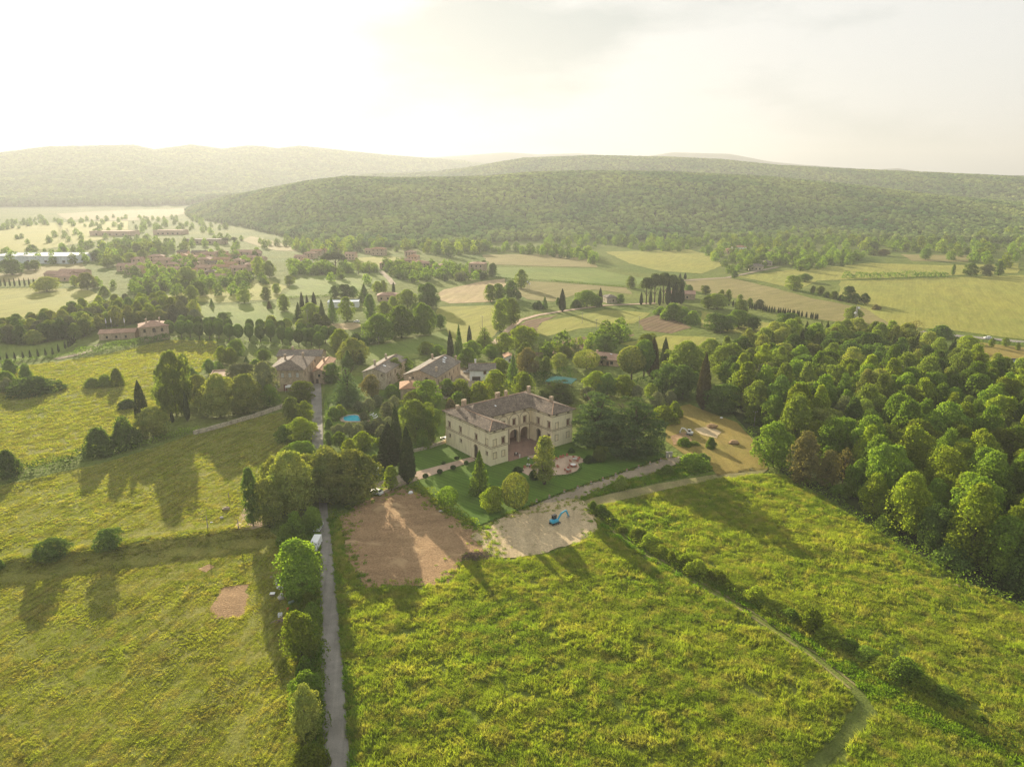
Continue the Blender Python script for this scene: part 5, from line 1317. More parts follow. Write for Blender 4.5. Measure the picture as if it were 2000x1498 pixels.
belt([(560, 490), (640, 470), (700, 478), (820, 480), (935, 486), (940, 500), (880, 505), (800, 492), (720, 495), (640, 500)], 90, ['mid', 'dark', 'green', 'bright'], 7, 13, 'between the village and the forest', 44, 9)
belt([(740, 520), (860, 525), (950, 530), (950, 548), (880, 550), (800, 552), (760, 540)], 70, ['mid', 'green', 'olive', 'dark'], 4, 8, 'in the terraced gardens of the village', 45, 6)
belt([(560, 520), (640, 528), (735, 524), (740, 532), (650, 536), (570, 540)], 45, ['dark', 'mid'], 4, 7, 'in the hedge below the village pines', 46, 5)
belt([(170, 520), (240, 505), (330, 500), (330, 480), (270, 470), (200, 488)], 50, ['mid', 'bright', 'dark'], 7, 12, 'between warehouse and village', 47, 9)
belt([(60, 440), (200, 425), (380, 425), (460, 445), (420, 460), (300, 452), (200, 447)], 90, ['mid', 'dark'], 7, 12, 'scattered over the hazy valley', 48, 18)
belt([(250, 560), (330, 545), (420, 556), (500, 545), (520, 552), (420, 566), (330, 575), (270, 580)], 50, ['mid', 'green', 'dark', 'olive'], 4, 8, 'in the village gardens', 49, 7)
belt([(230, 535), (420, 500), (510, 500), (520, 535), (420, 548), (300, 552)], 60, ['mid', 'green', 'dark'], 5, 9, 'among the village houses', 50, 10)
belt([(-120, 446), (0, 440), (90, 424), (110, 432), (60, 444), (0, 452)], 45, ['mid', 'dark'], 7, 12, 'along the far left of the valley', 51, 12)
belt([(1700, 500), (1760, 492), (1640, 505), (1545, 522), (1560, 530), (1650, 520)], 40, ['dark', 'mid'], 4, 7, 'in the hedge below the far hamlet', 52, 7)
belt([(1230, 485), (1290, 478), (1360, 482), (1330, 492), (1250, 492)], 30, ['mid', 'green'], 6, 10, 'on the far bank of the yellow field', 53, 9)
belt([(1040, 690), (1130, 672), (1210, 655), (1230, 662), (1150, 690), (1070, 705)], 26, ['olive', 'mid', 'bright'], 2.5, 4.5, 'in the orchard strips behind the bungalow', 54, 7)
belt([(-20, 468), (60, 462), (200, 452), (330, 440), (330, 452), (150, 475), (-20, 480)], 30, ['mid', 'dark'], 5, 9, 'dotted along the hazy pasture', 55, 16)
belt([(180, 560), (330, 590), (560, 575), (720, 560), (740, 545), (560, 545), (300, 555)], 14, ['mid', 'green', 'dark'], 4, 8, 'dotted between village and avenue', 56, 9)
belt([(0, 530), (200, 512), (520, 492), (640, 480), (560, 465), (300, 470), (0, 500)], 80, ['mid', 'green', 'dark', 'bright'], 5, 10, 'between the warehouse and the bright road', 57, 10)
belt([(1400, 540), (1560, 512), (1700, 502), (1600, 495), (1420, 505)], 60, ['mid', 'green', 'dark'], 4, 8, 'in the gardens of the far hamlet', 58, 7)
belt([(1060, 470), (1400, 470), (1640, 462), (1640, 476), (1400, 482), (1060, 482)], 120, ['mid', 'green', 'dark'], 6, 11, 'along the foot of the wooded hill', 59, 9)
# the largest 280 stand as single trees, the rest form one far mass
FARQ.sort(key=lambda q: -q[0])
for _, p, H, lf, where, W in FARQ[:280]:
    plant('far', lf, p[0], p[1], H, W, 'far_tree', None, 'trees ' + where, 'tree', False, order=(WL[lf] + ' ' + where, ''))
scatter_obj('distant_trees', [(q[1][0], q[1][1], hz(*q[1]) - 0.3) for q in FARQ[280:]], [s_['whole'] for s_ in SHAPES['far']], 'scattered distant trees and bushes dotted over the valley', 0.55, 1.15, 17)
# hedges: clipped or wild, one object each
def hedge(pts, w, h, leaf, label, name='hedge', size=0.32, dens=26, wob=0.25):
    line = densify(Gn(pts), 1.2, closed=False); L_ = np.array(line); rg = np.random.default_rng(len(label) * 13)
    n = int(len(L_) * 1.2 * dens * (w + 2 * h) / 3)
    k = rg.integers(0, len(L_) - 1, n); u = rg.random(n)[:, None]
    base = L_[k] * (1 - u) + L_[k + 1] * u
    d = L_[k + 1] - L_[k]; d /= np.hypot(d[:, 0], d[:, 1])[:, None] + 1e-9; nn = np.stack([-d[:, 1], d[:, 0]], 1)
    a = rg.uniform(-0.25, 3.39, n)
    loc_ = 1 + wob * (fbm(base[:, 0] / 3.0, base[:, 1] / 3.0, 3) - 0.44) * 3
    sx = np.sign(np.cos(a)) * np.abs(np.cos(a)) ** 0.6 * w / 2 * loc_; sz = np.clip(np.sin(a), 0, 1) ** 0.6 * h * loc_
    P = np.stack([base[:, 0] + nn[:, 0] * sx, base[:, 1] + nn[:, 1] * sx, hland(base[:, 0], base[:, 1]) + np.abs(sz) * rg.uniform(0.85, 1.05, n)], 1)
    nr_ = np.stack([nn[:, 0] * np.cos(a), nn[:, 1] * np.cos(a), np.abs(np.sin(a)) + 0.2], 1)
    v, f = leaf_cards(P, nr_, size, rg, 0.6)
    o = link_mesh(name, mesh_np(name, v, f, LEAF[leaf]))
    tag(o, label, 'hedge')
    return o
hedge([(806, 946), (840, 970), (868, 990), (900, 1012), (928, 1030)], 2.8, 2.2, 'bright', 'wild garden hedge along the tilled plot', wob=0.5)
hedge([(931, 1030), (1010, 1000), (1100, 963), (1200, 929), (1298, 895)], 0.7, 0.5, 'box', 'low clipped hedge along the lower lawn edge', size=0.2, dens=50, wob=0.1)
hedge([cr('M4', *p) for p in [(1360, 810), (1600, 795), (1780, 725), (1850, 640), (1810, 560)]], 0.8, 0.6, 'box', 'low hedge curving round the patio', size=0.2, dens=50, wob=0.1)
hedge([(0, 711), (60, 703), (120, 697), (150, 690)], 1.6, 1.6, 'dark', 'clipped hedge below the small cypresses', size=0.5, dens=10)
hedge([(150, 694), (200, 686), (260, 674), (330, 664)], 5.0, 3.6, 'dark', 'thick hedge below the farm villa', size=0.6, dens=12)
hedge([(330, 663), (420, 666), (520, 672), (600, 685)], 2.0, 1.2, 'green', 'hedge at the foot of the avenue', size=0.4, dens=12)
hedge([(0, 945), (60, 922), (110, 910), (170, 895), (210, 888)], 4.5, 3.2, 'dark', 'scrubby hedge line crossing the left meadow', size=0.5, dens=12, wob=0.6)
hedge([(215, 888), (300, 864), (345, 850), (390, 842)], 3.0, 2.0, 'green', 'low hedge below the park trees', size=0.45, dens=12, wob=0.5)
hedge([(655, 835), (700, 830), (716, 828)], 1.2, 1.1, 'bright', 'bright clipped hedge in front of the pool', size=0.3, dens=20, wob=0.1)
hedge([(634, 775), (637, 800), (640, 830)], 1.2, 1.6, 'dark', 'clipped hedge on the right side of the upper lane', size=0.3, dens=20, wob=0.1)
hedge([(718, 945), (735, 938), (748, 930)], 1.8, 1.6, 'green', 'hedge in front of the green shed', size=0.3, dens=20, wob=0.3)
hedge([(1020, 752), (1050, 750), (1085, 748), (1110, 740)], 6.0, 5.0, 'box', 'tall dark hedge behind the green marquee', size=0.5, dens=14, wob=0.4)
hedge([(1200, 765), (1240, 750), (1275, 745)], 3.0, 2.5, 'box', 'dark hedge below the clipped giants', size=0.4, dens=14, wob=0.3)
hedge([(1645, 544), (1720, 543), (1800, 541), (1850, 540)], 7.0, 4.5, 'dark', 'long hedge across the yellow fields on the right', size=0.9, dens=6, wob=0.7)
hedge([(1690, 598), (1640, 586), (1590, 576), (1550, 568)], 3.0, 1.6, 'dark', 'thin hedge linking the field trees', size=0.6, dens=7, wob=0.6)
hedge([(1075, 549), (1150, 556), (1225, 562), (1290, 566)], 2.4, 1.4, 'dark', 'hedge line between the middle fields', size=0.6, dens=7, wob=0.5)
hedge([(560, 583), (620, 580), (650, 578)], 2.0, 1.4, 'dark', 'hedge below the bright green field', size=0.6, dens=7)
hedge([(1860, 660), (1930, 668), (2010, 676)], 2.5, 1.2, 'dark', 'hedge along the main road', size=0.5, dens=8, wob=0.5)
hedge([(960, 541), (1000, 546), (1040, 548)], 2.0, 1.3, 'dark', 'hedge left of the middle fields', size=0.6, dens=7)
hedge([(600, 1060), (602, 1096), (604, 1160), (610, 1230), (612, 1290), (614, 1350), (616, 1420), (620, 1500)], 4.2, 2.6, 'green', 'continuous ragged hedge along the left edge of the near lane', 'roadside_hedge', 0.34, 20, 0.8)
hedge([(1470, 838), (1500, 890), (1535, 925), (1600, 962), (1650, 990), (1700, 1024), (1760, 1062), (1830, 1100), (1900, 1138), (1990, 1182), (2080, 1220)], 5.0, 2.0, 'green', 'undergrowth along the front edge of the wood', 'undergrowth', 0.4, 14, 1.0)
# shrubs of the ditch, with ragged growth between them
hedge([(1160, 1000), (1200, 1024), (1250, 1062), (1300, 1092), (1345, 1118)], 2.6, 1.3, 'bright', 'ragged upper stretch of the ditch thicket', 'ditch_thicket', 0.34, 20, 0.95)
hedge([(1360, 1124), (1430, 1158), (1500, 1192), (1560, 1222), (1610, 1250)], 3.0, 1.4, 'green', 'ragged middle stretch of the ditch thicket', 'ditch_thicket', 0.34, 20, 0.95)
hedge([(1625, 1258), (1700, 1298), (1770, 1336), (1850, 1374), (1940, 1430), (2000, 1465)], 3.2, 1.6, 'green', 'ragged lower stretch of the ditch thicket', 'ditch_thicket', 0.34, 20, 0.95)
for bx, by, ty, w in [(1158, 1000, 978, 14), (1174, 1010, 990, 26), (1196, 1022, 1004, 24), (1245, 1056, 1030, 30), (1268, 1072, 1042, 34), (1292, 1088, 1056, 34), (1338, 1112, 1084, 36), (1362, 1126, 1098, 32), (1402, 1142, 1120, 30), (1440, 1160, 1138, 34), (1476, 1178, 1154, 36), (1512, 1196, 1170, 36), (1544, 1216, 1188, 30), (1584, 1232, 1198, 44), (1620, 1256, 1226, 34), (1660, 1276, 1246, 42), (1692, 1294, 1262, 46), (1724, 1316, 1280, 52), (1764, 1338, 1300, 56), (1806, 1352, 1318, 50), (1846, 1372, 1338, 48), (1906, 1408, 1390, 30), (1960, 1440, 1425, 28), (1214, 1042, 1026, 18), (1310, 1100, 1080, 18), (1420, 1156, 1140, 16)]:
    kf = random.uniform(0.6, 1.1)
    T('shrub', random.choice(['green', 'bright', 'bright']), bx, by, by - (by - ty) * kf, w * random.uniform(0.95, 1.5), name='ditch_shrub', cat='bush', group='shrubs growing along the ditch', order=('leafy shrub growing along the field ditch', 'ditch shrubs'))
    if w > 28:
        dx = random.uniform(-14, 14); T('shrub', random.choice(['green', 'bright']), bx + 12 + dx, by + 8 + dx * 0.5, by + 8 + dx * 0.5 - random.uniform(8, 15), random.uniform(14, 24), name='ditch_weed', cat='bush', group='low weeds beside the ditch shrubs', order=('low weed clump beside the ditch shrubs', 'ditch weeds'))
# ordinal labels: count each group from the left of the picture
ORD = ['leftmost', 'second', 'third', 'fourth', 'fifth', 'sixth', 'seventh', 'eighth', 'ninth', 'tenth', 'eleventh', 'twelfth', 'thirteenth', 'fourteenth', 'fifteenth', 'sixteenth', 'seventeenth', 'eighteenth', 'nineteenth', 'twentieth',
       'twenty-first', 'twenty-second', 'twenty-third', 'twenty-fourth', 'twenty-fifth', 'twenty-sixth', 'twenty-seventh', 'twenty-eighth', 'twenty-ninth', 'thirtieth', 'thirty-first', 'thirty-second']
ORD += [t + '-' + u for t in ('thirty', 'forty', 'fifty', 'sixty', 'seventy', 'eighty', 'ninety') for u in ('first', 'second', 'third', 'fourth', 'fifth', 'sixth', 'seventh', 'eighth', 'ninth', 'tenth')][2:]
byg = {}
for o, (txt, plural) in TREES: byg.setdefault(txt, []).append((proj(o.location.x, o.location.y, o.location.z)[0], o))
for txt, L_ in byg.items():
    L_.sort(key=lambda q: q[0])
    for i, (_, o) in enumerate(L_):
        if len(L_) == 1: o['label'] = txt; del o['group']
        elif i == len(L_) - 1: o['label'] = 'rightmost ' + txt
        else: o['label'] = (ORD[0] + ' ' + txt) if i == 0 else f'{txt}, {ORD[i]} from the left'
# ------------------------------------------------------------------ buildings
def mat_wall(name, a, b, stain, brick=None):
    if name in MATS: return MATS[name]
    m, n = node_mat(name); p = world_pos(n)
    f = tex_noise(n, p, 0.35, 6, 0.65, 0.3); f2 = tex_noise(n, mapped(n, p, 0, (1, 1, 0.25)), 0.9, 5, 0.7); f3 = tex_noise(n, p, 5, 3, 0.6)
    r1 = ramp(n, [(0.3, a), (0.7, b)]); n.links.new(f, r1.inputs['Fac'])
    r2 = ramp(n, [(0.46, (0, 0, 0)), (0.68, (1, 1, 1))]); n.links.new(f2, r2.inputs['Fac'])
    c = mix(n, r2.outputs['Color'], r1.outputs['Color'], stain)
    hgt = f3
    if brick:
        v = N(n, 'ShaderNodeTexVoronoi'); v.inputs['Scale'].default_value = brick; n.links.new(mapped(n, p, 0, (1, 1, 2)), v.inputs['Vector'])
        hs = N(n, 'ShaderNodeMapRange'); hs.inputs['To Min'].default_value = 0.7; hs.inputs['To Max'].default_value = 1.3
        sx = N(n, 'ShaderNodeSeparateColor'); n.links.new(v.outputs['Color'], sx.inputs[0]); n.links.new(sx.outputs[0], hs.inputs['Value'])
        c = mix(n, 1.0, c, hs.outputs[0], 'MULTIPLY'); hgt = v.outputs['Distance']
    MATS[name] = finish(m, n, c, 0.9, 0.1, hgt, 0.4, 0.04)
    return MATS[name]
def mat_roof(name, a, b, c):
    if name in MATS: return MATS[name]
    m, n = node_mat(name); p = world_pos(n)
    v = N(n, 'ShaderNodeTexVoronoi'); v.inputs['Scale'].default_value = 2.6; n.links.new(p, v.inputs['Vector'])
    f = tex_noise(n, p, 0.3, 5, 0.7, 0.4)
    sx = N(n, 'ShaderNodeSeparateColor'); n.links.new(v.outputs['Color'], sx.inputs[0])
    r1 = ramp(n, [(0.15, a), (0.6, b), (1.0, c)]); n.links.new(sx.outputs[0], r1.inputs['Fac'])
    r2 = ramp(n, [(0.3, (0.72,) * 3), (0.7, (1.22,) * 3)]); n.links.new(f, r2.inputs['Fac'])
    col = mix(n, 1.0, r1.outputs['Color'], r2.outputs['Color'], 'MULTIPLY')
    MATS[name] = finish(m, n, col, 0.9, 0.1, v.outputs['Distance'], 0.7, 0.08)
    return MATS[name]
W_VILLA = mat_wall('cream_plaster', (0.80, 0.69, 0.46), (0.84, 0.74, 0.52), (0.66, 0.55, 0.37))
W_BRICK = mat_wall('old_brick', (0.42, 0.32, 0.22), (0.50, 0.39, 0.27), (0.30, 0.24, 0.17), 4)
W_STONE = mat_wall('field_stone', (0.42, 0.36, 0.26), (0.52, 0.45, 0.33), (0.28, 0.24, 0.18), 3)
W_WHITE = mat_wall('white_render', (0.78, 0.78, 0.76), (0.82, 0.82, 0.80), (0.65, 0.64, 0.60))
W_PINK = mat_wall('pink_plaster', (0.52, 0.36, 0.26), (0.60, 0.43, 0.32), (0.42, 0.30, 0.22))
W_GREY = mat_wall('grey_cladding', (0.62, 0.66, 0.70), (0.70, 0.74, 0.78), (0.5, 0.53, 0.56))
R_VILLA = mat_roof('weathered_tiles', (0.105, 0.085, 0.065), (0.165, 0.13, 0.10), (0.235, 0.18, 0.13))
R_GREY = mat_roof('grey_tiles', (0.13, 0.115, 0.095), (0.19, 0.165, 0.135), (0.25, 0.21, 0.165))
R_RED = mat_roof('red_tiles', (0.34, 0.185, 0.10), (0.44, 0.25, 0.14), (0.36, 0.24, 0.16))
R_PINK = mat_roof('pale_red_tiles', (0.36, 0.22, 0.15), (0.44, 0.28, 0.20), (0.34, 0.24, 0.18))
STONE_TRIM = mat_plain('stone_trim', (0.33, 0.255, 0.175), 0.9, 0.1, 0.2, 2)
SHUTTER = mat_plain('brown_shutter', (0.13, 0.065, 0.045), 0.7, 0.2, 0.2, 2)
SHUT_GREY = mat_plain('grey_shutter', (0.50, 0.50, 0.46), 0.7, 0.2, 0.15, 2)
GLASS = mat_plain('dark_pane', (0.03, 0.032, 0.035), 0.15, 0.5, 0.1, 1)
DARKWOOD = mat_plain('dark_door', (0.055, 0.04, 0.03), 0.6, 0.3, 0.2, 2)
REDDOOR = mat_plain('red_door', (0.22, 0.05, 0.04), 0.6, 0.3, 0.2, 2)
TERRA = mat_roof('terracotta', (0.36, 0.21, 0.13), (0.44, 0.27, 0.18), (0.40, 0.29, 0.2))
SKYLIGHT = mat_plain('skylight_glass', (0.75, 0.78, 0.8), 0.1, 0.5, 0.05, 1)
V2 = lambda a: np.array(a, float)
def openwall(mb, P, D, Ni, Lw, z0, z1, ops, thick=0.35):
    """outer wall face with real openings and their reveals. ops: (a0,a1,z0,z1,arch)"""
    P = V2(P); D = V2(D); Ni = V2(Ni)
    pt = lambda a, z, q=0.0: (P[0] + D[0] * a + Ni[0] * q, P[1] + D[1] * a + Ni[1] * q, z)
    cuts = {0.0, Lw}
    prof = []
    for a0, a1, b0, b1, arch in ops:
        if arch:
            r_ = (a1 - a0) / 2; n_ = 10
            xs = [a0 + r_ - r_ * math.cos(math.pi * i / n_) for i in range(n_ + 1)]
            top = lambda a, a0=a0, r_=r_, b1=b1: b1 - r_ + math.sqrt(max(0, r_ * r_ - (a - a0 - r_) ** 2))
        else:
            xs = [a0, a1]; top = lambda a, b1=b1: b1
        cuts |= set(round(x, 4) for x in xs)
        prof.append((a0, a1, b0, top, xs))
    cs = sorted(cuts)
    flip = (D[0] * Ni[1] - D[1] * Ni[0]) < 0
    def q4(a, b, c, d):
        mb.quad(*((a, b, c, d) if not flip else (d, c, b, a)))
    for s0, s1 in zip(cs[:-1], cs[1:]):
        if s1 - s0 < 1e-4: continue
        mid = (s0 + s1) / 2
        act = sorted([p for p in prof if p[0] - 1e-6 < mid < p[1] + 1e-6], key=lambda p: p[2])
        lo0 = lo1 = z0
        for p in act:
            q4(pt(s0, lo0), pt(s1, lo1), pt(s1, p[2]), pt(s0, p[2]))
            lo0, lo1 = p[3](s0), p[3](s1)
        q4(pt(s0, lo0), pt(s1, lo1), pt(s1, z1), pt(s0, z1))
    for a0, a1, b0, top, xs in prof:
        q4(pt(a0, b0), pt(a1, b0), pt(a1, b0, thick), pt(a0, b0, thick))
        for x0, x1 in zip(xs[:-1], xs[1:]):
            q4(pt(x1, top(x1)), pt(x0, top(x0)), pt(x0, top(x0), thick), pt(x1, top(x1), thick))
        q4(pt(a0, top(a0)), pt(a0, b0), pt(a0, b0, thick), pt(a0, top(a0), thick))
        q4(pt(a1, b0), pt(a1, top(a1)), pt(a1, top(a1), thick), pt(a1, b0, thick))
def slab(mb, P, D, Ni, a0, a1, z0, z1, out, inn):
    """box lying in a wall: from 'out' metres proud to 'inn' metres deep"""
    P = V2(P); D = V2(D); Ni = V2(Ni)
    c = [P + D * a + Ni * q for a, q in ((a0, -out), (a1, -out), (a1, inn), (a0, inn))]
    if (D[0] * Ni[1] - D[1] * Ni[0]) < 0: c = c[::-1]
    mb.prism([tuple(x) for x in c], z0, z1)
def fit_window(root, P, D, Ni, op, style, deep=0.22):
    """the window that fills an opening: stone surround (optional) and shutter or pane behind"""
    a0, a1, z0, z1, arch = op
    fr = MB(); t = 0.16
    tm = STONE_TRIM if style.get('trim', True) else style.get('frame_mat', STONE_TRIM)
    zt = z1 - (a1 - a0) / 2 if arch else z1
    slab(fr, P, D, Ni, a0 - t, a0 - 0.003, z0, zt, 0.06, 0.12); slab(fr, P, D, Ni, a1 + 0.003, a1 + t, z0, zt, 0.06, 0.12)
    slab(fr, P, D, Ni, a0 - t - 0.1, a1 + t + 0.1, z0 - 0.18, z0 - 0.004, 0.1, 0.12)
    if not arch: slab(fr, P, D, Ni, a0 - t - 0.06, a1 + t + 0.06, z1 + 0.004, z1 + (0.4 if style.get('hood') else 0.18), 0.14 if style.get('hood') else 0.07, 0.12)
    else:
        c = (a0 + a1) / 2; r_ = (a1 - a0) / 2; n_ = 9
        for i in range(n_):
            for j in (0,):
                t0 = math.pi * i / n_; t1 = math.pi * (i + 1) / n_
                pts = [(c - r_ * math.cos(t0), zt + r_ * math.sin(t0)), (c - (r_ + 0.3) * math.cos(t0), zt + (r_ + 0.3) * math.sin(t0)), (c - (r_ + 0.3) * math.cos(t1), zt + (r_ + 0.3) * math.sin(t1)), (c - r_ * math.cos(t1), zt + r_ * math.sin(t1))]
                PP = V2(P); DD = V2(D); NN = V2(Ni)
                f3 = lambda a, z, q: (PP[0] + DD[0] * a + NN[0] * q, PP[1] + DD[1] * a + NN[1] * q, z)
                vs = [f3(a, z, -0.06) for a, z in pts] + [f3(a, z, 0.1) for a, z in pts]
                fr.add(vs, [(0, 1, 2, 3), (7, 6, 5, 4), (0, 4, 5, 1), (1, 5, 6, 2), (2, 6, 7, 3), (3, 7, 4, 0)])
    w = fr.build(style.get('name', 'window'), tm, root)
    pn = MB()
    slab(pn, P, D, Ni, a0 - 0.05, a1 + 0.05, z0 - 0.05, z1 + 0.05, -deep, deep + 0.08)
    pn.build(style.get('fill', 'shutter'), style.get('mat', SHUTTER), w)
    return w
def hip_roof(mb, x0, x1, y0, y1, z, s, over=0.7, thick=0.22, along=None):
    x0 -= over; x1 += over; y0 -= over; y1 += over
    w = x1 - x0; d = y1 - y0
    if w <= d: r_ = w / 2; A1 = ((x0 + x1) / 2, y0 + r_, z + r_ * s); A2 = ((x0 + x1) / 2, y1 - r_, z + r_ * s)
    else: r_ = d / 2; A1 = (x0 + r_, (y0 + y1) / 2, z + r_ * s); A2 = (x1 - r_, (y0 + y1) / 2, z + r_ * s)
    c = [(x0, y0, z), (x1, y0, z), (x1, y1, z), (x0, y1, z)]
    b = [(p[0], p[1], z - thick) for p in c]
    if w <= d: fs = [(c[0], c[1], A1), (c[1], c[2], A2, A1), (c[2], c[3], A2), (c[3], c[0], A1, A2)]
    else: fs = [(c[0], c[1], A2, A1), (c[1], c[2], A2), (c[2], c[3], A1, A2), (c[3], c[0], A1)]
    for f in fs: mb.add(f, [tuple(range(len(f)))])
    for i in range(4): mb.quad(b[i], b[(i + 1) % 4], c[(i + 1) % 4], c[i])
    mb.quad(b[3], b[2], b[1], b[0])
    return A1, A2, c
def gable_roof(mb, x0, x1, y0, y1, z, s, axis='y', over=0.5, thick=0.22):
    x0 -= over; x1 += over; y0 -= over; y1 += over
    if axis == 'y':
        m = (x0 + x1) / 2; h = (x1 - x0) / 2 * s
        A = [(x0, y0, z), (m, y0, z + h), (x1, y0, z)]; B_ = [(x0, y1, z), (m, y1, z + h), (x1, y1, z)]
    else:
        m = (y0 + y1) / 2; h = (y1 - y0) / 2 * s
        A = [(x0, y1, z), (x0, m, z + h), (x0, y0, z)]; B_ = [(x1, y1, z), (x1, m, z + h), (x1, y0, z)]
    dn = lambda p: (p[0], p[1], p[2] - thick)
    mb.quad(A[0], A[1], B_[1], B_[0]); mb.quad(A[1], A[2], B_[2], B_[1])
    mb.quad(dn(B_[0]), dn(B_[1]), dn(A[1]), dn(A[0])); mb.quad(dn(B_[1]), dn(B_[2]), dn(A[2]), dn(A[1]))
    for p, q in ((A[0], A[1]), (A[1], A[2]), (B_[1], B_[0]), (B_[2], B_[1])): mb.quad(dn(p), dn(q), q, p)
    mb.quad(dn(A[0]), A[0], B_[0], dn(B_[0])); mb.quad(A[2], dn(A[2]), dn(B_[2]), B_[2])
    return A[1], B_[1]
def chimney(roof, x, y, z0, z1, w=0.9, d=0.7, mat=None):
    c = MB(); c.box(x - w / 2, x + w / 2, y - d / 2, y + d / 2, z0, z1)
    c.box(x - w / 2 - 0.1, x + w / 2 + 0.1, y - d / 2 - 0.1, y + d / 2 + 0.1, z1 + 0.002, z1 + 0.15)
    for k in (-1, 1): c.box(x + k * w * 0.32 - 0.07, x + k * w * 0.32 + 0.07, y - d * 0.4, y + d * 0.4, z1 + 0.152, z1 + 0.4)
    c.box(x - w / 2 - 0.08, x + w / 2 + 0.08, y - d / 2 - 0.08, y + d / 2 + 0.08, z1 + 0.402, z1 + 0.52)
    return c.build('chimney', mat or W_BRICK, roof)

# ---- the villa: U-shaped, open court to the front
VB = (-6.9, 212.2); VA = R(38.5)
villa = empty('villa', (VB[0], VB[1], hz(*VB)), VA)
tag(villa, 'large U-shaped cream villa with tiled hip roof and arcaded court', 'villa')
EZ = 12.35
LW, RW0, FW, LD, CD = 7.05, 26.3, 35.6, 25.6, 11.3
faces_ = {
 'left': ((0, LD), (0, -1), (1, 0), LD), 'lfront': ((0, 0), (1, 0), (0, 1), LW), 'lcourt': ((LW, 0), (0, 1), (-1, 0), CD),
 'court': ((LW, CD), (1, 0), (0, 1), RW0 - LW), 'rcourt': ((RW0, CD), (0, -1), (1, 0), CD), 'rfront': ((RW0, 0), (1, 0), (0, 1), FW - RW0),
 'right': ((FW, 0), (0, 1), (-1, 0), LD), 'back': ((FW, LD), (-1, 0), (0, -1), FW)}
def c_(a, w, z0, z1, arch=False): return (a - w / 2, a + w / 2, z0, z1, arch)
ops = {k: [] for k in faces_}
WT = {k: [] for k in faces_}
def addw(face, a, w, z0, z1, style, arch=False):
    o = c_(a, w, z0, z1, arch); ops[face].append(o); WT[face].append((o, style))
S_MEZ = dict(hood=False, mat=GLASS, fill='pane'); S_BIG = dict(hood=True, mat=SHUTTER); S_SM = dict(mat=GLASS, fill='pane'); S_BLIND = dict(mat=W_VILLA, fill='blind_panel')
for v in (23.3, 16.9, 8.0, 1.9): addw('left', LD - v, 0.75, 11.35, 12.0, S_MEZ)
for v in (23.4, 16.7, 7.7): addw('left', LD - v, 1.15, 6.95, 8.75, S_BIG)
addw('left', LD - 1.9, 1.2, 6.85, 8.85, S_BLIND)
for v in (23.2, 16.6, 1.9): addw('left', LD - v, 0.85, 3.5, 4.5, S_SM)
addw('left', LD - 7.9, 1.9, 0.25, 5.0, dict(mat=DARKWOOD, fill='door_leaf', name='door'), True)
for f, off in (('lfront', 0), ('rfront', 0)):
    a1, a2 = (1.8, 5.2) if f == 'lfront' else (28.4 - RW0, 33.6 - RW0)
    for a in (a1, a2): addw(f, a, 0.75, 11.35, 12.0, S_MEZ)
    addw(f, a1, 1.25, 6.6, 8.75, S_BLIND); addw(f, a2, 1.2, 6.75, 8.8, S_BIG)
    addw(f, a1, 1.2, 2.4, 4.3, S_BLIND); addw(f, a2, 1.2, 2.4, 4.3, S_BLIND)
BAYS = [23.45 - 4.72 * i - LW for i in range(4)]
for a in BAYS:
    addw('court', a, 0.75, 11.45, 12.05, S_MEZ)
    addw('court', a, 1.2, 6.95, 9.1, S_BIG)
    ops['court'].append(c_(a, 3.9, 0.05, 5.35, True))
for v in (7.3, 1.7):
    addw('rcourt', CD - v, 0.75, 11.4, 12.05, S_MEZ); addw('rcourt', CD - v, 1.2, 6.95, 9.0, S_BIG)
addw('rcourt', CD - 7.0, 2.0, 0.25, 5.0, dict(mat=DARKWOOD, fill='door_leaf', name='door'), True)
addw('rcourt', CD - 1.7, 1.0, 3.2, 4.6, S_SM)
for v in (3.0, 8.0): addw('lcourt', v, 1.1, 6.95, 8.9, S_BIG)
for v in (3, 9, 15, 21): addw('right', v, 1.1, 6.95, 8.9, S_BIG); addw('right', v, 0.75, 11.4, 12.05, S_MEZ)
for v in (3, 9, 15, 21, 27, 33): addw('back', v, 1.1, 6.95, 8.9, S_BIG)
wm = MB()
for k, (P, D, Ni, L_) in faces_.items():
    openwall(wm, P, D, Ni, L_, -0.3, EZ, ops[k], 1.0 if k == 'court' else 0.35)
wm.build('wall', W_VILLA, villa)
for k, (P, D, Ni, L_) in faces_.items():
    for o, st in WT[k]: fit_window(villa, P, D, Ni, o, st)
# upper blind arches of the court wall
am = MB()
for a in BAYS:
    P, D, Ni, L_ = faces_['court']
    for i in range(14):
        t0 = math.pi * i / 14; t1 = math.pi * (i + 1) / 14
        pts = [(a - r_ * math.cos(t), 9.05 + r_ * 0.88 * math.sin(t)) for r_, t in ((2.0, t0), (2.2, t0), (2.2, t1), (2.0, t1))]
        vs = [(P[0] + x, P[1] - 0.07, z) for x, z in pts] + [(P[0] + x, P[1] + 0.05, z) for x, z in pts]
        am.add(vs, [(0, 1, 2, 3)[::-1], (4, 5, 6, 7), (0, 1, 5, 4), (1, 2, 6, 5), (2, 3, 7, 6), (3, 0, 4, 7)])
    for k in (-2.1, 2.1):
        if 0.2 < a + k < L_ - 0.2: slab(am, P, D, Ni, a + k - 0.14, a + k + 0.14, 6.75, 9.05, 0.074, 0.05)
am.build('blind_arcade', STONE_TRIM, villa)
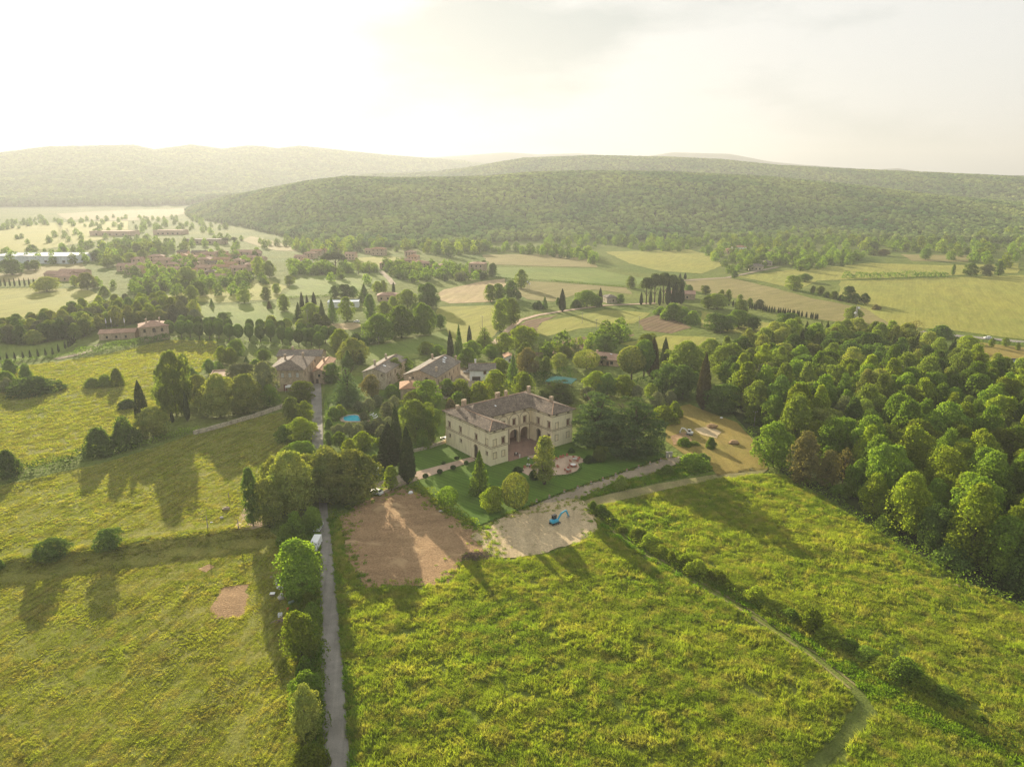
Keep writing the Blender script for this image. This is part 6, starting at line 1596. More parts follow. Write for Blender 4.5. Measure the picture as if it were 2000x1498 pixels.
# loggia behind the arcade: floor, back wall, two dark doors
lg = MB(); lg.box(LW + 0.4, RW0 - 0.4, CD + 4.8, CD + 5.0, 0, 6); lg.box(LW + 0.4, RW0 - 0.4, CD + 1.0, CD + 5.0, 5.6, 5.8); lg.box(LW + 0.2, LW + 0.4, CD + 1.02, CD + 4.79, 0, 5.59); lg.box(RW0 - 0.4, RW0 - 0.2, CD + 1.02, CD + 4.79, 0, 5.59)
lgo = lg.build('loggia', W_PINK, villa)
for a in (BAYS[0] + LW, BAYS[2] + LW):
    MB().box(a - 0.8, a + 0.8, CD + 4.7, CD + 4.795, 0.06, 3.6).build('door', DARKWOOD, lgo)
# pilasters of the arcade and string courses
pm = MB()
P, D, Ni, L_ = faces_['court']
for i in range(5):
    a = BAYS[0] + 2.36 - 4.72 * i
    if 0.1 < a < L_ - 0.1: slab(pm, P, D, Ni, a - 0.22, a + 0.22, 0.05, 5.9, 0.09, 0.05)
pm.build('pilaster', STONE_TRIM, villa)
for z0, z1, pr in ((5.92, 6.12, 0.09), (6.42, 6.58, 0.08), (11.0, 11.16, 0.06), (EZ - 0.32, EZ - 0.2, 0.16)):
    cm = MB()
    for k, (P, D, Ni, L_) in faces_.items():
        e = pr if k in ('left', 'lfront', 'rfront', 'right', 'back') else -pr
        slab(cm, P, D, Ni, 0.001 if k not in ('lfront', 'rfront', 'back') else -pr, L_ - 0.001 if k not in ('lfront', 'rfront', 'back') else L_ + pr, z0 + 0.0015 * (len(k) % 3), z1 + 0.0015 * (len(k) % 3), pr, 0.02)
    cm.build('string_course', STONE_TRIM, villa)
qm = MB()
for cx_, cy_, dx, dy in ((0, 0, 1, 1), (LW, 0, -1, 1), (RW0, 0, 1, 1), (FW, 0, -1, 1), (0, LD, 1, -1)):
    x0, x1 = (cx_ - 0.07, cx_ + 0.55) if dx > 0 else (cx_ - 0.55, cx_ + 0.07)
    y0, y1 = (cy_ - 0.07, cy_ + 0.55) if dy > 0 else (cy_ - 0.55, cy_ + 0.07)
    qm.box(x0, x1, y0, y1, -0.3, 5.9); 
qm.build('quoin', W_VILLA, villa)
rf = MB(); S_ = 0.36
a1 = hip_roof(rf, 0, LW, 0, LD - 0.02, EZ, S_, 0.95)
a2 = hip_roof(rf, RW0, FW, 0, LD - 0.03, EZ + 0.006, S_, 0.95)
a3 = hip_roof(rf, 0.02, FW - 0.02, CD, LD, EZ + 0.012, S_, 0.95)
vroof = rf.build('roof', R_VILLA, villa)
rt = MB()
for A1, A2, c in (a1, a2):
    rt.tube([A1, (A2[0], A2[1] - 3.0, A2[2])], 0.14, 6); rt.tube([c[0], A1], 0.13, 6); rt.tube([c[1], A1], 0.13, 6)
A1, A2, c = a3
rt.tube([A1, A2], 0.16, 6); rt.tube([c[3], A1], 0.13, 6); rt.tube([c[2], A2], 0.13, 6)
rt.build('ridge_tiles', TERRA, vroof)
for x, y, z0, z1, w in ((5.2, 22.0, 12.6, 15.7, 1.5), (2.2, 21.5, 12.6, 14.4, 0.9), (18.6, 20.5, 13.5, 16.1, 1.6), (22.3, 20.5, 13.5, 16.1, 0.9), (32.5, 20.0, 13.5, 16.0, 1.1), (31.5, 6.5, 13.2, 15.5, 1.1)):
    chimney(vroof, x, y, z0, z1, w, 0.9, W_BRICK)
MB().box(-0.25, 0.25, -0.35, 0.35, 0, 0.06).build('skylight', SKYLIGHT, vroof, loc=(13.5, 15.0, EZ + (15.0 - CD + 0.95) * S_ + 0.02)).rotation_euler = (math.atan(S_), 0, 0)
# brick court terrace
def villa_w(u, v):
    c, s = math.cos(VA), math.sin(VA); return VB[0] + c * u - s * v, VB[1] + s * u + c * v
F_TERR = mat_field('brick_terrace', (0.28, 0.175, 0.13), (0.33, 0.21, 0.155), (0.23, 0.15, 0.115), big=0.15, mid=0.6, fine=4, bstr=0.3, bdist=0.03)
sheet('court_terrace', [villa_w(LW + 0.02, -0.8), villa_w(RW0 - 0.02, -0.8), villa_w(RW0 - 0.02, CD + 4.9), villa_w(LW + 0.02, CD + 4.9)], F_TERR, 3.4, 3, label='brick paved court of the villa')
# stone garden wall behind the side lawn
def stone_wall(pts, h, t, label, mat=W_STONE, name='stone_wall'):
    line = densify(Gn(pts), 2.0, closed=False)
    mb = MB()
    for p, q in zip(line[:-1], line[1:]):
        d = Vector((q[0] - p[0], q[1] - p[1], 0)); n_ = Vector((-d.y, d.x, 0)).normalized() * t / 2
        z0, z1 = hz(*p), hz(*q); hh = h * random.uniform(0.94, 1.06)
        a = Vector((p[0], p[1], 0)); b = Vector((q[0], q[1], 0))
        vs = [a - n_ + Vector((0, 0, z0 - 0.3)), b - n_ + Vector((0, 0, z1 - 0.3)), b + n_ + Vector((0, 0, z1 - 0.3)), a + n_ + Vector((0, 0, z0 - 0.3)),
              a - n_ + Vector((0, 0, z0 + hh)), b - n_ + Vector((0, 0, z1 + hh)), b + n_ + Vector((0, 0, z1 + hh)), a + n_ + Vector((0, 0, z0 + hh))]
        mb.add(vs, [(4, 5, 6, 7), (0, 1, 5, 4), (1, 2, 6, 5), (2, 3, 7, 6), (3, 0, 4, 7)])
    return tag(mb.build(name, mat), label, 'wall')
stone_wall([(806, 884), (840, 876), (872, 864)], 1.1, 0.5, 'low stone wall behind the side lawn')
stone_wall([(378, 850), (430, 836), (500, 815), (560, 794)], 1.6, 0.5, 'long stone wall below the great holm oaks')
stone_wall([(792, 946), (770, 955), (746, 966)], 1.0, 0.4, 'low grey wall at the top of the tilled plot', W_BRICK)
# ---- farmhouses and houses
def house(name, label, ox, oy, ang, w, d, h, roof='gable_y', s=0.38, wall=W_STONE, rmat=R_GREY, over=0.5, front=(), right=(), left=(), chim=(), parts=True, group=None, cat='house', sky=()):
    root = empty(name, (ox, oy, hz(ox, oy)), R(ang))
    tag(root, label, cat, group)
    wl = MB()
    F = [((0, 0), (1, 0), (0, 1), w, front), ((w, 0), (0, 1), (-1, 0), d, right), ((w, d), (-1, 0), (0, -1), w, ()), ((0, d), (0, -1), (1, 0), d, left)]
    for P, D, Ni, L_, win in F: openwall(wl, P, D, Ni, L_, -0.8, h, [q[:5] for q in win], 0.3)
    rise = 0
    if roof == 'gable_y':
        for y in (0, d): wl.tri(*[(0, y, h), (w, y, h), (w / 2, y, h + w / 2 * s)][::1 if y == 0 else -1])
    if roof == 'gable_x':
        for x in (0, w): wl.tri(*[(x, d, h), (x, 0, h), (x, d / 2, h + d / 2 * s)][::1 if x == 0 else -1])
    wl.build('wall', wall, root)
    rb = MB(); rz_ = h + (0.02 if roof.startswith('hip') else -over * s + 0.22)
    if roof == 'hip': A1, A2, _c = hip_roof(rb, 0, w, 0, d, h + 0.02, s, over)
    elif roof == 'gable_y': A1, A2 = gable_roof(rb, 0, w, 0, d, rz_, s, 'y', over)
    elif roof == 'gable_x': A1, A2 = gable_roof(rb, 0, w, 0, d, rz_, s, 'x', over)
    else:
        rb.box(-0.2, w + 0.2, -0.2, d + 0.2, h + 0.002, h + 0.2); A1, A2 = (0, 0, h), (1, 0, h)
        for x0, x1, y0, y1 in ((-0.2, 0.1, -0.2, d + 0.2), (w - 0.1, w + 0.2, -0.2, d + 0.2), (0.102, w - 0.102, d - 0.1, d + 0.198), (0.102, w - 0.102, -0.198, 0.1)): rb.box(x0, x1, y0, y1, h + 0.202, h + 0.7)
    ro = rb.build('roof', rmat, root)
    if parts and roof != 'flat':
        MB().tube([A1, A2], 0.14, 6).build('ridge_tiles', TERRA, ro)
    for x, y, hh in chim: chimney(ro, x, y, h, h + hh, 0.8, 0.6, wall)
    for x, y, sx_, sy_ in sky:
        k = MB()
        zz = lambda xx: rz_ + ((w / 2 + over) - abs(xx - w / 2)) * s + 0.06
        k.quad((x, y, zz(x)), (x + sx_, y, zz(x + sx_)), (x + sx_, y + sy_, zz(x + sx_)), (x, y + sy_, zz(x))); k.build('skylight', SKYLIGHT, ro)
    for P, D, Ni, L_, win in F:
        for q in win: fit_window(root, P, D, Ni, q[:5], q[5] if len(q) > 5 else dict(mat=GLASS, fill='pane'), 0.18)
    return root
def ww(a, wd, z0, z1, st=None, arch=False):
    return c_(a, wd, z0, z1, arch) + ((st,) if st else ())
SG = dict(mat=SHUT_GREY, trim=True); RD = dict(mat=REDDOOR, fill='door_leaf', name='door'); DD_ = dict(mat=DARKWOOD, fill='door_leaf', name='door'); PN = dict(mat=GLASS, fill='pane'); SB = dict(mat=SHUTTER)
house('brick_house', 'tall brick house with hipped tile roof and pale shutters', -105, 297, 3, 14.5, 22, 9.7, 'hip', 0.36, W_BRICK, R_VILLA, 0.7,
      front=[ww(a, 1.2, 6.2, 8.2, SG) for a in (2.2, 5.4, 8.6, 11.8)] + [ww(6.2, 1.3, 0.2, 2.9, RD), ww(2.2, 1.2, 1.4, 3.2, SG), ww(9.2, 1.2, 1.4, 3.2, SG), ww(12.0, 1.2, 1.4, 3.2, SG)], right=[ww(a, 1.1, 6.2, 8.0, SB) for a in (3, 8, 13, 18)], chim=[(4, 12, 3.6), (11, 16, 3.4)])
house('long_house', 'long low tiled range behind the brick house', -114, 335, 0, 21, 11, 6.6, 'gable_x', 0.32, W_BRICK, R_GREY, front=[ww(a, 0.9, 3.6, 4.8, PN) for a in (4, 9, 14, 18)], chim=[(6, 6, 3)])
house('side_wing', 'red roofed side wing along the hamlet street', -89.6, 309, 3, 5.5, 24, 5.8, 'gable_y', 0.34, W_BRICK, R_RED, front=[ww(2.6, 1.0, 3.2, 4.4, PN), ww(1.6, 1.1, 0.1, 2.3, DD_)], right=[ww(a, 0.9, 3.2, 4.4, PN) for a in (4, 9, 15, 20)] + [ww(12, 1.1, 0.1, 2.3, DD_)], chim=[(2, 15, 2.6)])
house('flat_roofed_annex', 'flat roofed annex with pinkish terrace in the park', -133.4, 301.4, 14, 10, 13, 4.4, 'flat', 0.3, W_BRICK, F_PATH, front=[ww(2, 1.6, 0.4, 3.2, DD_), ww(5, 1.6, 0.4, 3.2, DD_), ww(8, 1.6, 0.4, 3.2, DD_)])
house('farmhouse', 'stone farmhouse with long gable roof facing the pool garden', -65.6, 301.6, -12, 10.4, 27, 7.6, 'gable_y', 0.34, W_STONE, R_GREY, front=[ww(5.0, 1.1, 5.2, 6.8, SG), ww(8.8, 0.7, 6.2, 6.9, PN)], right=[ww(a, 0.9, 4.8, 6.2, SB) for a in (3, 6, 12, 20)] + [ww(5, 1.1, 0.1, 2.3, DD_)], chim=[(2.4, 8, 3.2), (3.4, 19, 3.4)], sky=[(6.6, 7.0, 1.3, 1.0)])
house('barn', 'big stone barn with wide grey tile roof and arched gable window', -47.6, 301.2, -17, 15.2, 29.5, 6.4, 'gable_y', 0.36, W_BRICK, R_GREY, front=[ww(10.9, 1.5, 3.6, 6.0, dict(mat=GLASS, fill='pane'), True), ww(4.4, 0.8, 5.0, 5.8, PN)], right=[ww(a, 0.9, 3.2, 4.6, SB) for a in (3, 7, 11, 16, 21, 26)] + [ww(9, 1.3, 0.1, 2.4, DD_), ww(18.5, 1.3, 0.1, 2.4, DD_)], chim=[(3.0, 25, 3.4), (13.6, 28, 2.6), (13, 6, 2.6)], sky=[(10.2, 19.5, 1.3, 1.2), (9.2, 22, 1.3, 1.2), (8.6, 25, 1.3, 1.2), (5.0, 12.2, 1.4, 1.0)])
house('annex', 'small brick annex with hipped red roof before the barn', -46.6, 284.7, 8, 8.2, 11, 4.8, 'hip', 0.36, W_BRICK, R_RED, front=[ww(4.6, 1.1, 2.2, 3.6, PN)], left=[ww(3, 1.0, 2.0, 3.4, PN), ww(8, 1.1, 0.1, 2.2, DD_)], chim=[(4, 6, 2.6)])
house('white_house', 'white two-storey house with brown gable roof', -19.4, 314.0, 2, 11.5, 9.5, 5.2, 'gable_x', 0.36, W_WHITE, R_GREY, 0.7, front=[ww(7.0, 1.1, 3.2, 4.6, SB), ww(3.0, 3.6, 0.1, 1.9, DD_), ww(8.6, 1.0, 0.6, 1.8, PN)], chim=[(2.6, 7, 2.8)])
house('bungalow', 'low brown roofed bungalow behind the clipped holm oak ball', 36.5, 347.0, -24, 17.5, 11, 3.2, 'hip', 0.34, W_PINK, R_PINK, 0.7, front=[ww(a, 1.4, 0.8, 2.3, PN) for a in (5, 9, 14)] + [ww(12, 1.1, 0.1, 2.3, DD_)], chim=[(5, 5, 2.6)], sky=[(12, 3.4, 1.2, 0.8)])
house('garden_house', 'tiny red roofed white house among the trees by the lane', -3.5, 347, 10, 5, 6, 3.0, 'gable_y', 0.4, W_WHITE, R_RED, front=[ww(2.5, 0.9, 0.9, 2.0, PN)])
house('farm_villa', 'tall stone farm villa at the start of the avenue', -212, 397, 28, 15, 13, 8.2, 'hip', 0.34, W_BRICK, R_PINK, front=[ww(a, 1.2, 5.0, 6.9, PN) for a in (2.5, 11.5)] + [ww(7.4, 1.7, 4.8, 7.2, DD_, True), ww(7.6, 1.7, 0.1, 2.9, DD_, True), ww(2.5, 1.1, 1.4, 2.8, PN), ww(12, 1.1, 1.4, 2.8, PN)], chim=[(4, 6, 3.4), (11, 8, 3.2)])
house('farm_range', 'low ruined-looking range left of the farm villa', -238, 401, 14, 19, 9, 3.8, 'gable_x', 0.3, W_BRICK, R_PINK, front=[ww(a, 1.1, 0.8, 2.2, PN) for a in (4, 9, 14)])
house('farm_annex', 'link building between the farm villa and the low range', -219, 409, 20, 8, 10, 6.0, 'hip', 0.32, W_BRICK, R_PINK)
house('small_stone_house', 'small stone house beside the pair of cypresses', 71.5, 531, 12, 8, 10, 4.4, 'hip', 0.36, W_STONE, R_GREY, front=[ww(5, 0.9, 1.4, 2.6, PN)], left=[ww(4, 0.9, 1.4, 2.6, PN)])
house('tower_house', 'tall ivy-grown stone block at the right end of the village', -42, 694, -14, 15, 12, 12, 'hip', 0.2, W_BRICK, R_PINK, front=[ww(a, 1.1, z, z + 1.6, PN) for a in (3, 7.5, 12) for z in (2, 5.4, 8.8)], cat='house')
house('white_cottage', 'small white cottage left of the ivy-grown block', -75, 702, 0, 8, 8, 5.0, 'gable_x', 0.36, W_WHITE, R_GREY, front=[ww(a, 1.0, 2.6, 3.9, PN) for a in (1.6, 4, 6.4)])
house('modern_house', 'long white flat house in the middle trees', -133, 508, 8, 22, 9, 3.6, 'flat', 0.3, W_WHITE, W_GREY, front=[ww(a, 1.8, 0.8, 2.6, PN) for a in (14, 18)])
house('pink_house', 'pink-red roofed house right of the white flat house', -103, 540, 6, 16, 10, 4.2, 'hip', 0.34, W_PINK, R_PINK, front=[ww(a, 1.2, 1.2, 2.6, PN) for a in (3, 8, 13)])
house('pine_house', 'brown roofed house right of the umbrella pines', 120, 550, -8, 22, 10, 4.4, 'gable_x', 0.34, W_BRICK, R_PINK, front=[ww(a, 1.2, 1.2, 2.6, PN) for a in (4, 10, 16)])
def at_px(px, py): return G(px, py)
VILL = [(757, 526, 16, 9, 6, 'long brick row house at the left end of the upper village'), (776, 525, 14, 9, 6, 'brick row house beside the long one'), (793, 524, 12, 9, 8, 'taller brick house in the row'), (806, 519, 11, 10, 10, 'narrow tower-like village house'), (822, 524, 12, 9, 6, 'brick house right of the tower-like one'), (836, 526, 12, 9, 6, 'village house with broad front'), (852, 528, 11, 8, 5, 'cream fronted village house'), (868, 529, 10, 8, 5.5, 'brick house above the parked cars'), (738, 499, 18, 9, 8, 'large farmhouse with tower above the clearing'), (722, 496, 12, 8, 5, 'bright roofed shed left of the large farmhouse'), (800, 502, 12, 9, 6, 'brick house behind the village row'),
        (574, 520, 12, 9, 6, 'house at the left foot of the pine hill'), (586, 512, 13, 9, 6, 'terraced house on the pine hill'), (597, 519, 10, 8, 6, 'house with white front below the terraces'), (604, 505, 14, 9, 6, 'terraced house higher on the pine hill'), (618, 500, 14, 9, 6, 'upper terraced house on the pine hill'), (634, 497, 14, 9, 6, 'uppermost terraced house on the pine hill'), (650, 494, 13, 9, 5, 'house at the top of the pine hill'), (684, 508, 12, 9, 7, 'brick house behind the village pines')]
for px, py, w, d, h, lb in VILL:
    x, y = G(px, py)
    house('village_house', lb, x - w / 2, y, random.uniform(-16, 8), w, d, h, random.choice(['gable_x', 'hip']), 0.36, W_WHITE if 'white' in lb else random.choice([W_BRICK, W_PINK]), random.choice([R_PINK, R_PINK, R_RED]),
          front=[ww(a, 1.2, z, z + 1.4, PN) for a in (w * 0.2, w * 0.5, w * 0.8) for z in ([1.4, h - 2.4] if h > 5.5 else [1.4])], parts=False, group='houses of the upper village')
# the hazy village: many alike houses, each with wall and roof
VP = Gn([(236, 532), (240, 520), (300, 510), (340, 504), (410, 503), (500, 500), (512, 512), (495, 532), (432, 553), (385, 545), (300, 545)])
A_ = np.array(VP); rg = np.random.default_rng(91); t_ = rg.uniform(A_.min(0), A_.max(0), (6000, 2)); acc = []
for p in t_[inside(VP, t_[:, 0], t_[:, 1])]:
    if len(acc) >= 66: break
    if all(abs(p[0] - q[0]) > 17 or abs(p[1] - q[1]) > 26 for q in acc): acc.append(p)
HL = []
for p in acc:
    w = rg.uniform(11, 19); h = rg.uniform(5, 7.5); rm = [R_PINK, R_RED, R_PINK, R_VILLA][rg.integers(0, 4)]
    o = house('village_house', 'terracotta roofed house in the hazy village', p[0] - w / 2, p[1], rg.uniform(-12, 12), w, rg.uniform(9, 12), h, ['gable_x', 'hip', 'gable_x'][rg.integers(0, 3)], 0.36, [W_BRICK, W_PINK, W_STONE, W_PINK][rg.integers(0, 4)], rm,
              front=[ww(a, 1.3, z, z + 1.4, PN) for a in (w * 0.25, w * 0.7) for z in (1.2, h - 2.2)], parts=False, group='houses of the hazy village')
    HL.append(o)
HL.sort(key=lambda o: (round((o.location.y) / 60), o.location.x))
rows_ = {}
for o in HL: rows_.setdefault(int(round(o.location.y / 60)), []).append(o)
rk = sorted(rows_)
RN = ['nearest', 'second', 'third', 'fourth', 'fifth', 'sixth', 'seventh', 'eighth']
for i, k in enumerate(rk):
    for j, o in enumerate(rows_[k]): o['label'] = f"terracotta roofed house, {ORD[j] + ' from the left' if j else 'leftmost'} in the {RN[min(i, 7)]} row of the hazy village"
for px, py, w, d, h, lb in [(112, 546, 24, 12, 5, 'low red roofed block left of the village'), (140, 543, 26, 12, 5.5, 'wide red roofed block beside the low one'), (128, 549, 20, 10, 4, 'front red roofed house before the two blocks')]:
    x, y = G(px, py); house('village_house', lb, x - w / 2, y, -4, w, d, h, 'gable_x', 0.36, W_PINK, R_PINK, front=[ww(a, 1.3, 1.2, 2.6, PN) for a in (w * 0.2, w * 0.5, w * 0.8)], parts=False)
for px, py, w, d, h, lb, wm_, rm_ in [(28, 513, 60, 40, 7, 'left hall of the pale warehouse', W_GREY, W_GREY), (92, 515, 62, 42, 8, 'middle hall of the pale warehouse', W_GREY, W_WHITE), (137, 512, 34, 36, 6, 'right hall of the pale warehouse', W_GREY, W_GREY), (216, 461, 70, 30, 7, 'long barn with bright orange-pink roof in the haze', W_PINK, F_PATH), (328, 459, 50, 25, 7, 'far low hall with pale roof', W_PINK, F_PATH), (398, 477, 55, 20, 6, 'grey hall beside the bright road', W_BRICK, R_GREY), (1685, 455, 26, 10, 4, 'red roofed barn under the right hill', W_WHITE, R_RED), (1712, 455, 22, 10, 4, 'dark barn right of the red roofed one', W_BRICK, R_GREY), (1757, 456, 30, 12, 4.5, 'white roofed shed under the right hill', W_WHITE, W_WHITE)]:
    x, y = G(px, py)
    house('warehouse' if 'hall' in lb else 'barn', lb, x - w / 2, y, -3 if px < 300 else 0, w, d, h, 'flat' if h > 5 else 'gable_x', 0.3, wm_, rm_, front=[ww(w * k / 6, 3.0, 1.2, 3.4, PN) for k in range(1, 6)] if w > 30 else [], parts=False, cat='warehouse' if 'hall' in lb else 'barn')
for px, py, w, d, h, lb, wm_, rm_ in [(1448, 494, 16, 10, 7, 'bright fronted house of the far hamlet', W_WHITE, R_RED), (1428, 496, 12, 9, 5, 'red house left of the bright fronted one', W_PINK, R_RED), (1476, 529, 14, 9, 5, 'stone house on the far lane', W_STONE, R_GREY), (1500, 520, 10, 8, 4.5, 'small house right of the stone one', W_STONE, R_GREY), (1535, 505, 16, 9, 5, 'pinkish house in the far hamlet trees', W_PINK, R_PINK), (1505, 500, 14, 9, 5, 'house half hidden in the far hamlet', W_BRICK, R_PINK)]:
    x, y = G(px, py)
    house('hamlet_house', lb, x - w / 2, y, random.uniform(-15, 15), w, d, h, 'hip', 0.36, wm_, rm_, front=[ww(w * k / 4, 1.2, 1.3, 2.8, PN) for k in (1, 2, 3)], parts=False, group='houses of the far hamlet')
# ------------------------------------------------------------------ garden things, vehicles, people, small stuff
WHITE = mat_plain('white_paint', (0.80, 0.80, 0.79), 0.35, 0.5, 0.03, 0.5)
SILVER = mat_plain('silver_paint', (0.45, 0.46, 0.47), 0.3, 0.5, 0.04, 0.5)
BLACKP = mat_plain('black_paint', (0.03, 0.03, 0.032), 0.3, 0.5, 0.05, 0.5)
BLUE = mat_plain('cyan_machine_paint', (0.03, 0.33, 0.50), 0.4, 0.5, 0.08, 1.0)
RUBBER = mat_plain('rubber', (0.025, 0.025, 0.025), 0.85, 0.2, 0.2, 3)
STEEL = mat_plain('dull_steel', (0.28, 0.27, 0.25), 0.5, 0.4, 0.2, 2)
GREENP = mat_plain('green_sheet', (0.06, 0.21, 0.165), 0.55, 0.3, 0.15, 0.4)
SHEDG = mat_plain('grey_green_boards', (0.20, 0.25, 0.20), 0.8, 0.2, 0.2, 1.5)
CANVAS = mat_plain('white_canvas', (0.74, 0.72, 0.68), 0.8, 0.1, 0.06, 0.6)
ORANGE = mat_plain('orange_plastic', (0.62, 0.16, 0.05), 0.6, 0.3, 0.25, 1.2)
REDCHAIR = mat_plain('terracotta_fabric', (0.42, 0.15, 0.10), 0.8, 0.2, 0.12, 2)
WOOD = mat_plain('weathered_wood', (0.25, 0.20, 0.15), 0.85, 0.1, 0.3, 3)
CONCRETE = mat_plain('pale_concrete', (0.42, 0.39, 0.34), 0.9, 0.1, 0.2, 1.5)
LAMPGL = mat_plain('lamp_lens', (0.8, 0.8, 0.75), 0.1, 0.6, 0.02, 1)
def mat_water():
    m, n = node_mat('pool_water'); p = world_pos(n)
    f = tex_noise(n, p, 0.8, 3, 0.5)
    r1 = ramp(n, [(0.3, (0.03, 0.42, 0.56)), (0.7, (0.06, 0.52, 0.64))]); n.links.new(f, r1.inputs['Fac'])
    return finish(m, n, r1.outputs['Color'], 0.08, 0.5, f, 0.05, 0.05)
WATER = mat_water()
# pool
pool_px = [(658, 821), (668, 815), (686, 812.5), (700, 813), (712, 818), (716, 822), (705, 825), (690, 826), (670, 826), (660, 824)]
pw = np.array(Gn([cr('M1', *p) for p in [(815, 740), (830, 720), (880, 705), (950, 698), (990, 705), (1025, 745), (1090, 758), (1060, 768), (990, 773), (880, 773), (830, 765)]]))
pc = pw.mean(0)
pool = empty('swimming_pool', (pc[0], pc[1], hz(*pc)))
tag(pool, 'kidney-shaped turquoise swimming pool in the garden', 'pool')
loc_ = [(x - pc[0], y - pc[1]) for x, y in pw]
rim = [(x * 1.12, y * 1.12) for x, y in loc_]; deck_ = [(x * 1.38, y * 1.3) for x, y in loc_]
n_ = len(loc_)
MB().prism(loc_, -0.2, 0.26).build('water', WATER, pool)
c_m = MB()
for i in range(n_):
    j = (i + 1) % n_
    a, b, c, d = loc_[i], loc_[j], rim[j], rim[i]
    c_m.add([(*a, 0.02), (*b, 0.02), (*c, 0.02), (*d, 0.02), (*a, 0.36), (*b, 0.36), (*c, 0.36), (*d, 0.36)], [(4, 5, 6, 7), (0, 4, 5, 1), (2, 6, 7, 3), (0, 3, 7, 4)])
c_m.build('coping', CONCRETE, pool)
dm = MB()
for i in range(n_):
    j = (i + 1) % n_
    a, b, c, d = rim[i], rim[j], deck_[j], deck_[i]
    dm.add([(*a, 0.24), (*b, 0.24), (*c, 0.24), (*d, 0.24), (*a, 0.0), (*b, 0.0), (*c, 0.0), (*d, 0.0)], [(0, 1, 2, 3), (3, 2, 6, 7)])
dm.build('brick_deck', F_PATH, pool)
def lounger(px, py, rz, label):
    x, y = G(px, py); o = empty('sun_lounger', (x, y, hz(x, y)), rz); tag(o, label, 'lounger', 'white loungers by the pool')
    m = MB(); m.box(-0.32, 0.32, -0.6, 0.55, 0.32, 0.4); m.build('seat', WHITE, o)
    m = MB(); M_ = Matrix.Translation((0, 0.56, 0.36)) @ Matrix.Rotation(R(48), 4, 'X'); m.box(-0.32, 0.32, 0, 0.8, -0.04, 0.04, M_); m.build('backrest', WHITE, o)
    for sx in (-0.28, 0.28):
        for sy in (-0.5, 0.5): MB().box(sx - 0.03, sx + 0.03, sy - 0.03, sy + 0.03, 0, 0.318).build('leg', WHITE, o)
lounger(725, 811.5, R(-60), 'leftmost white sun lounger by the pool')
lounger(730.5, 813.5, R(-60), 'middle white sun lounger by the pool')
lounger(732.5, 817.5, R(-60), 'rightmost white sun lounger by the pool')
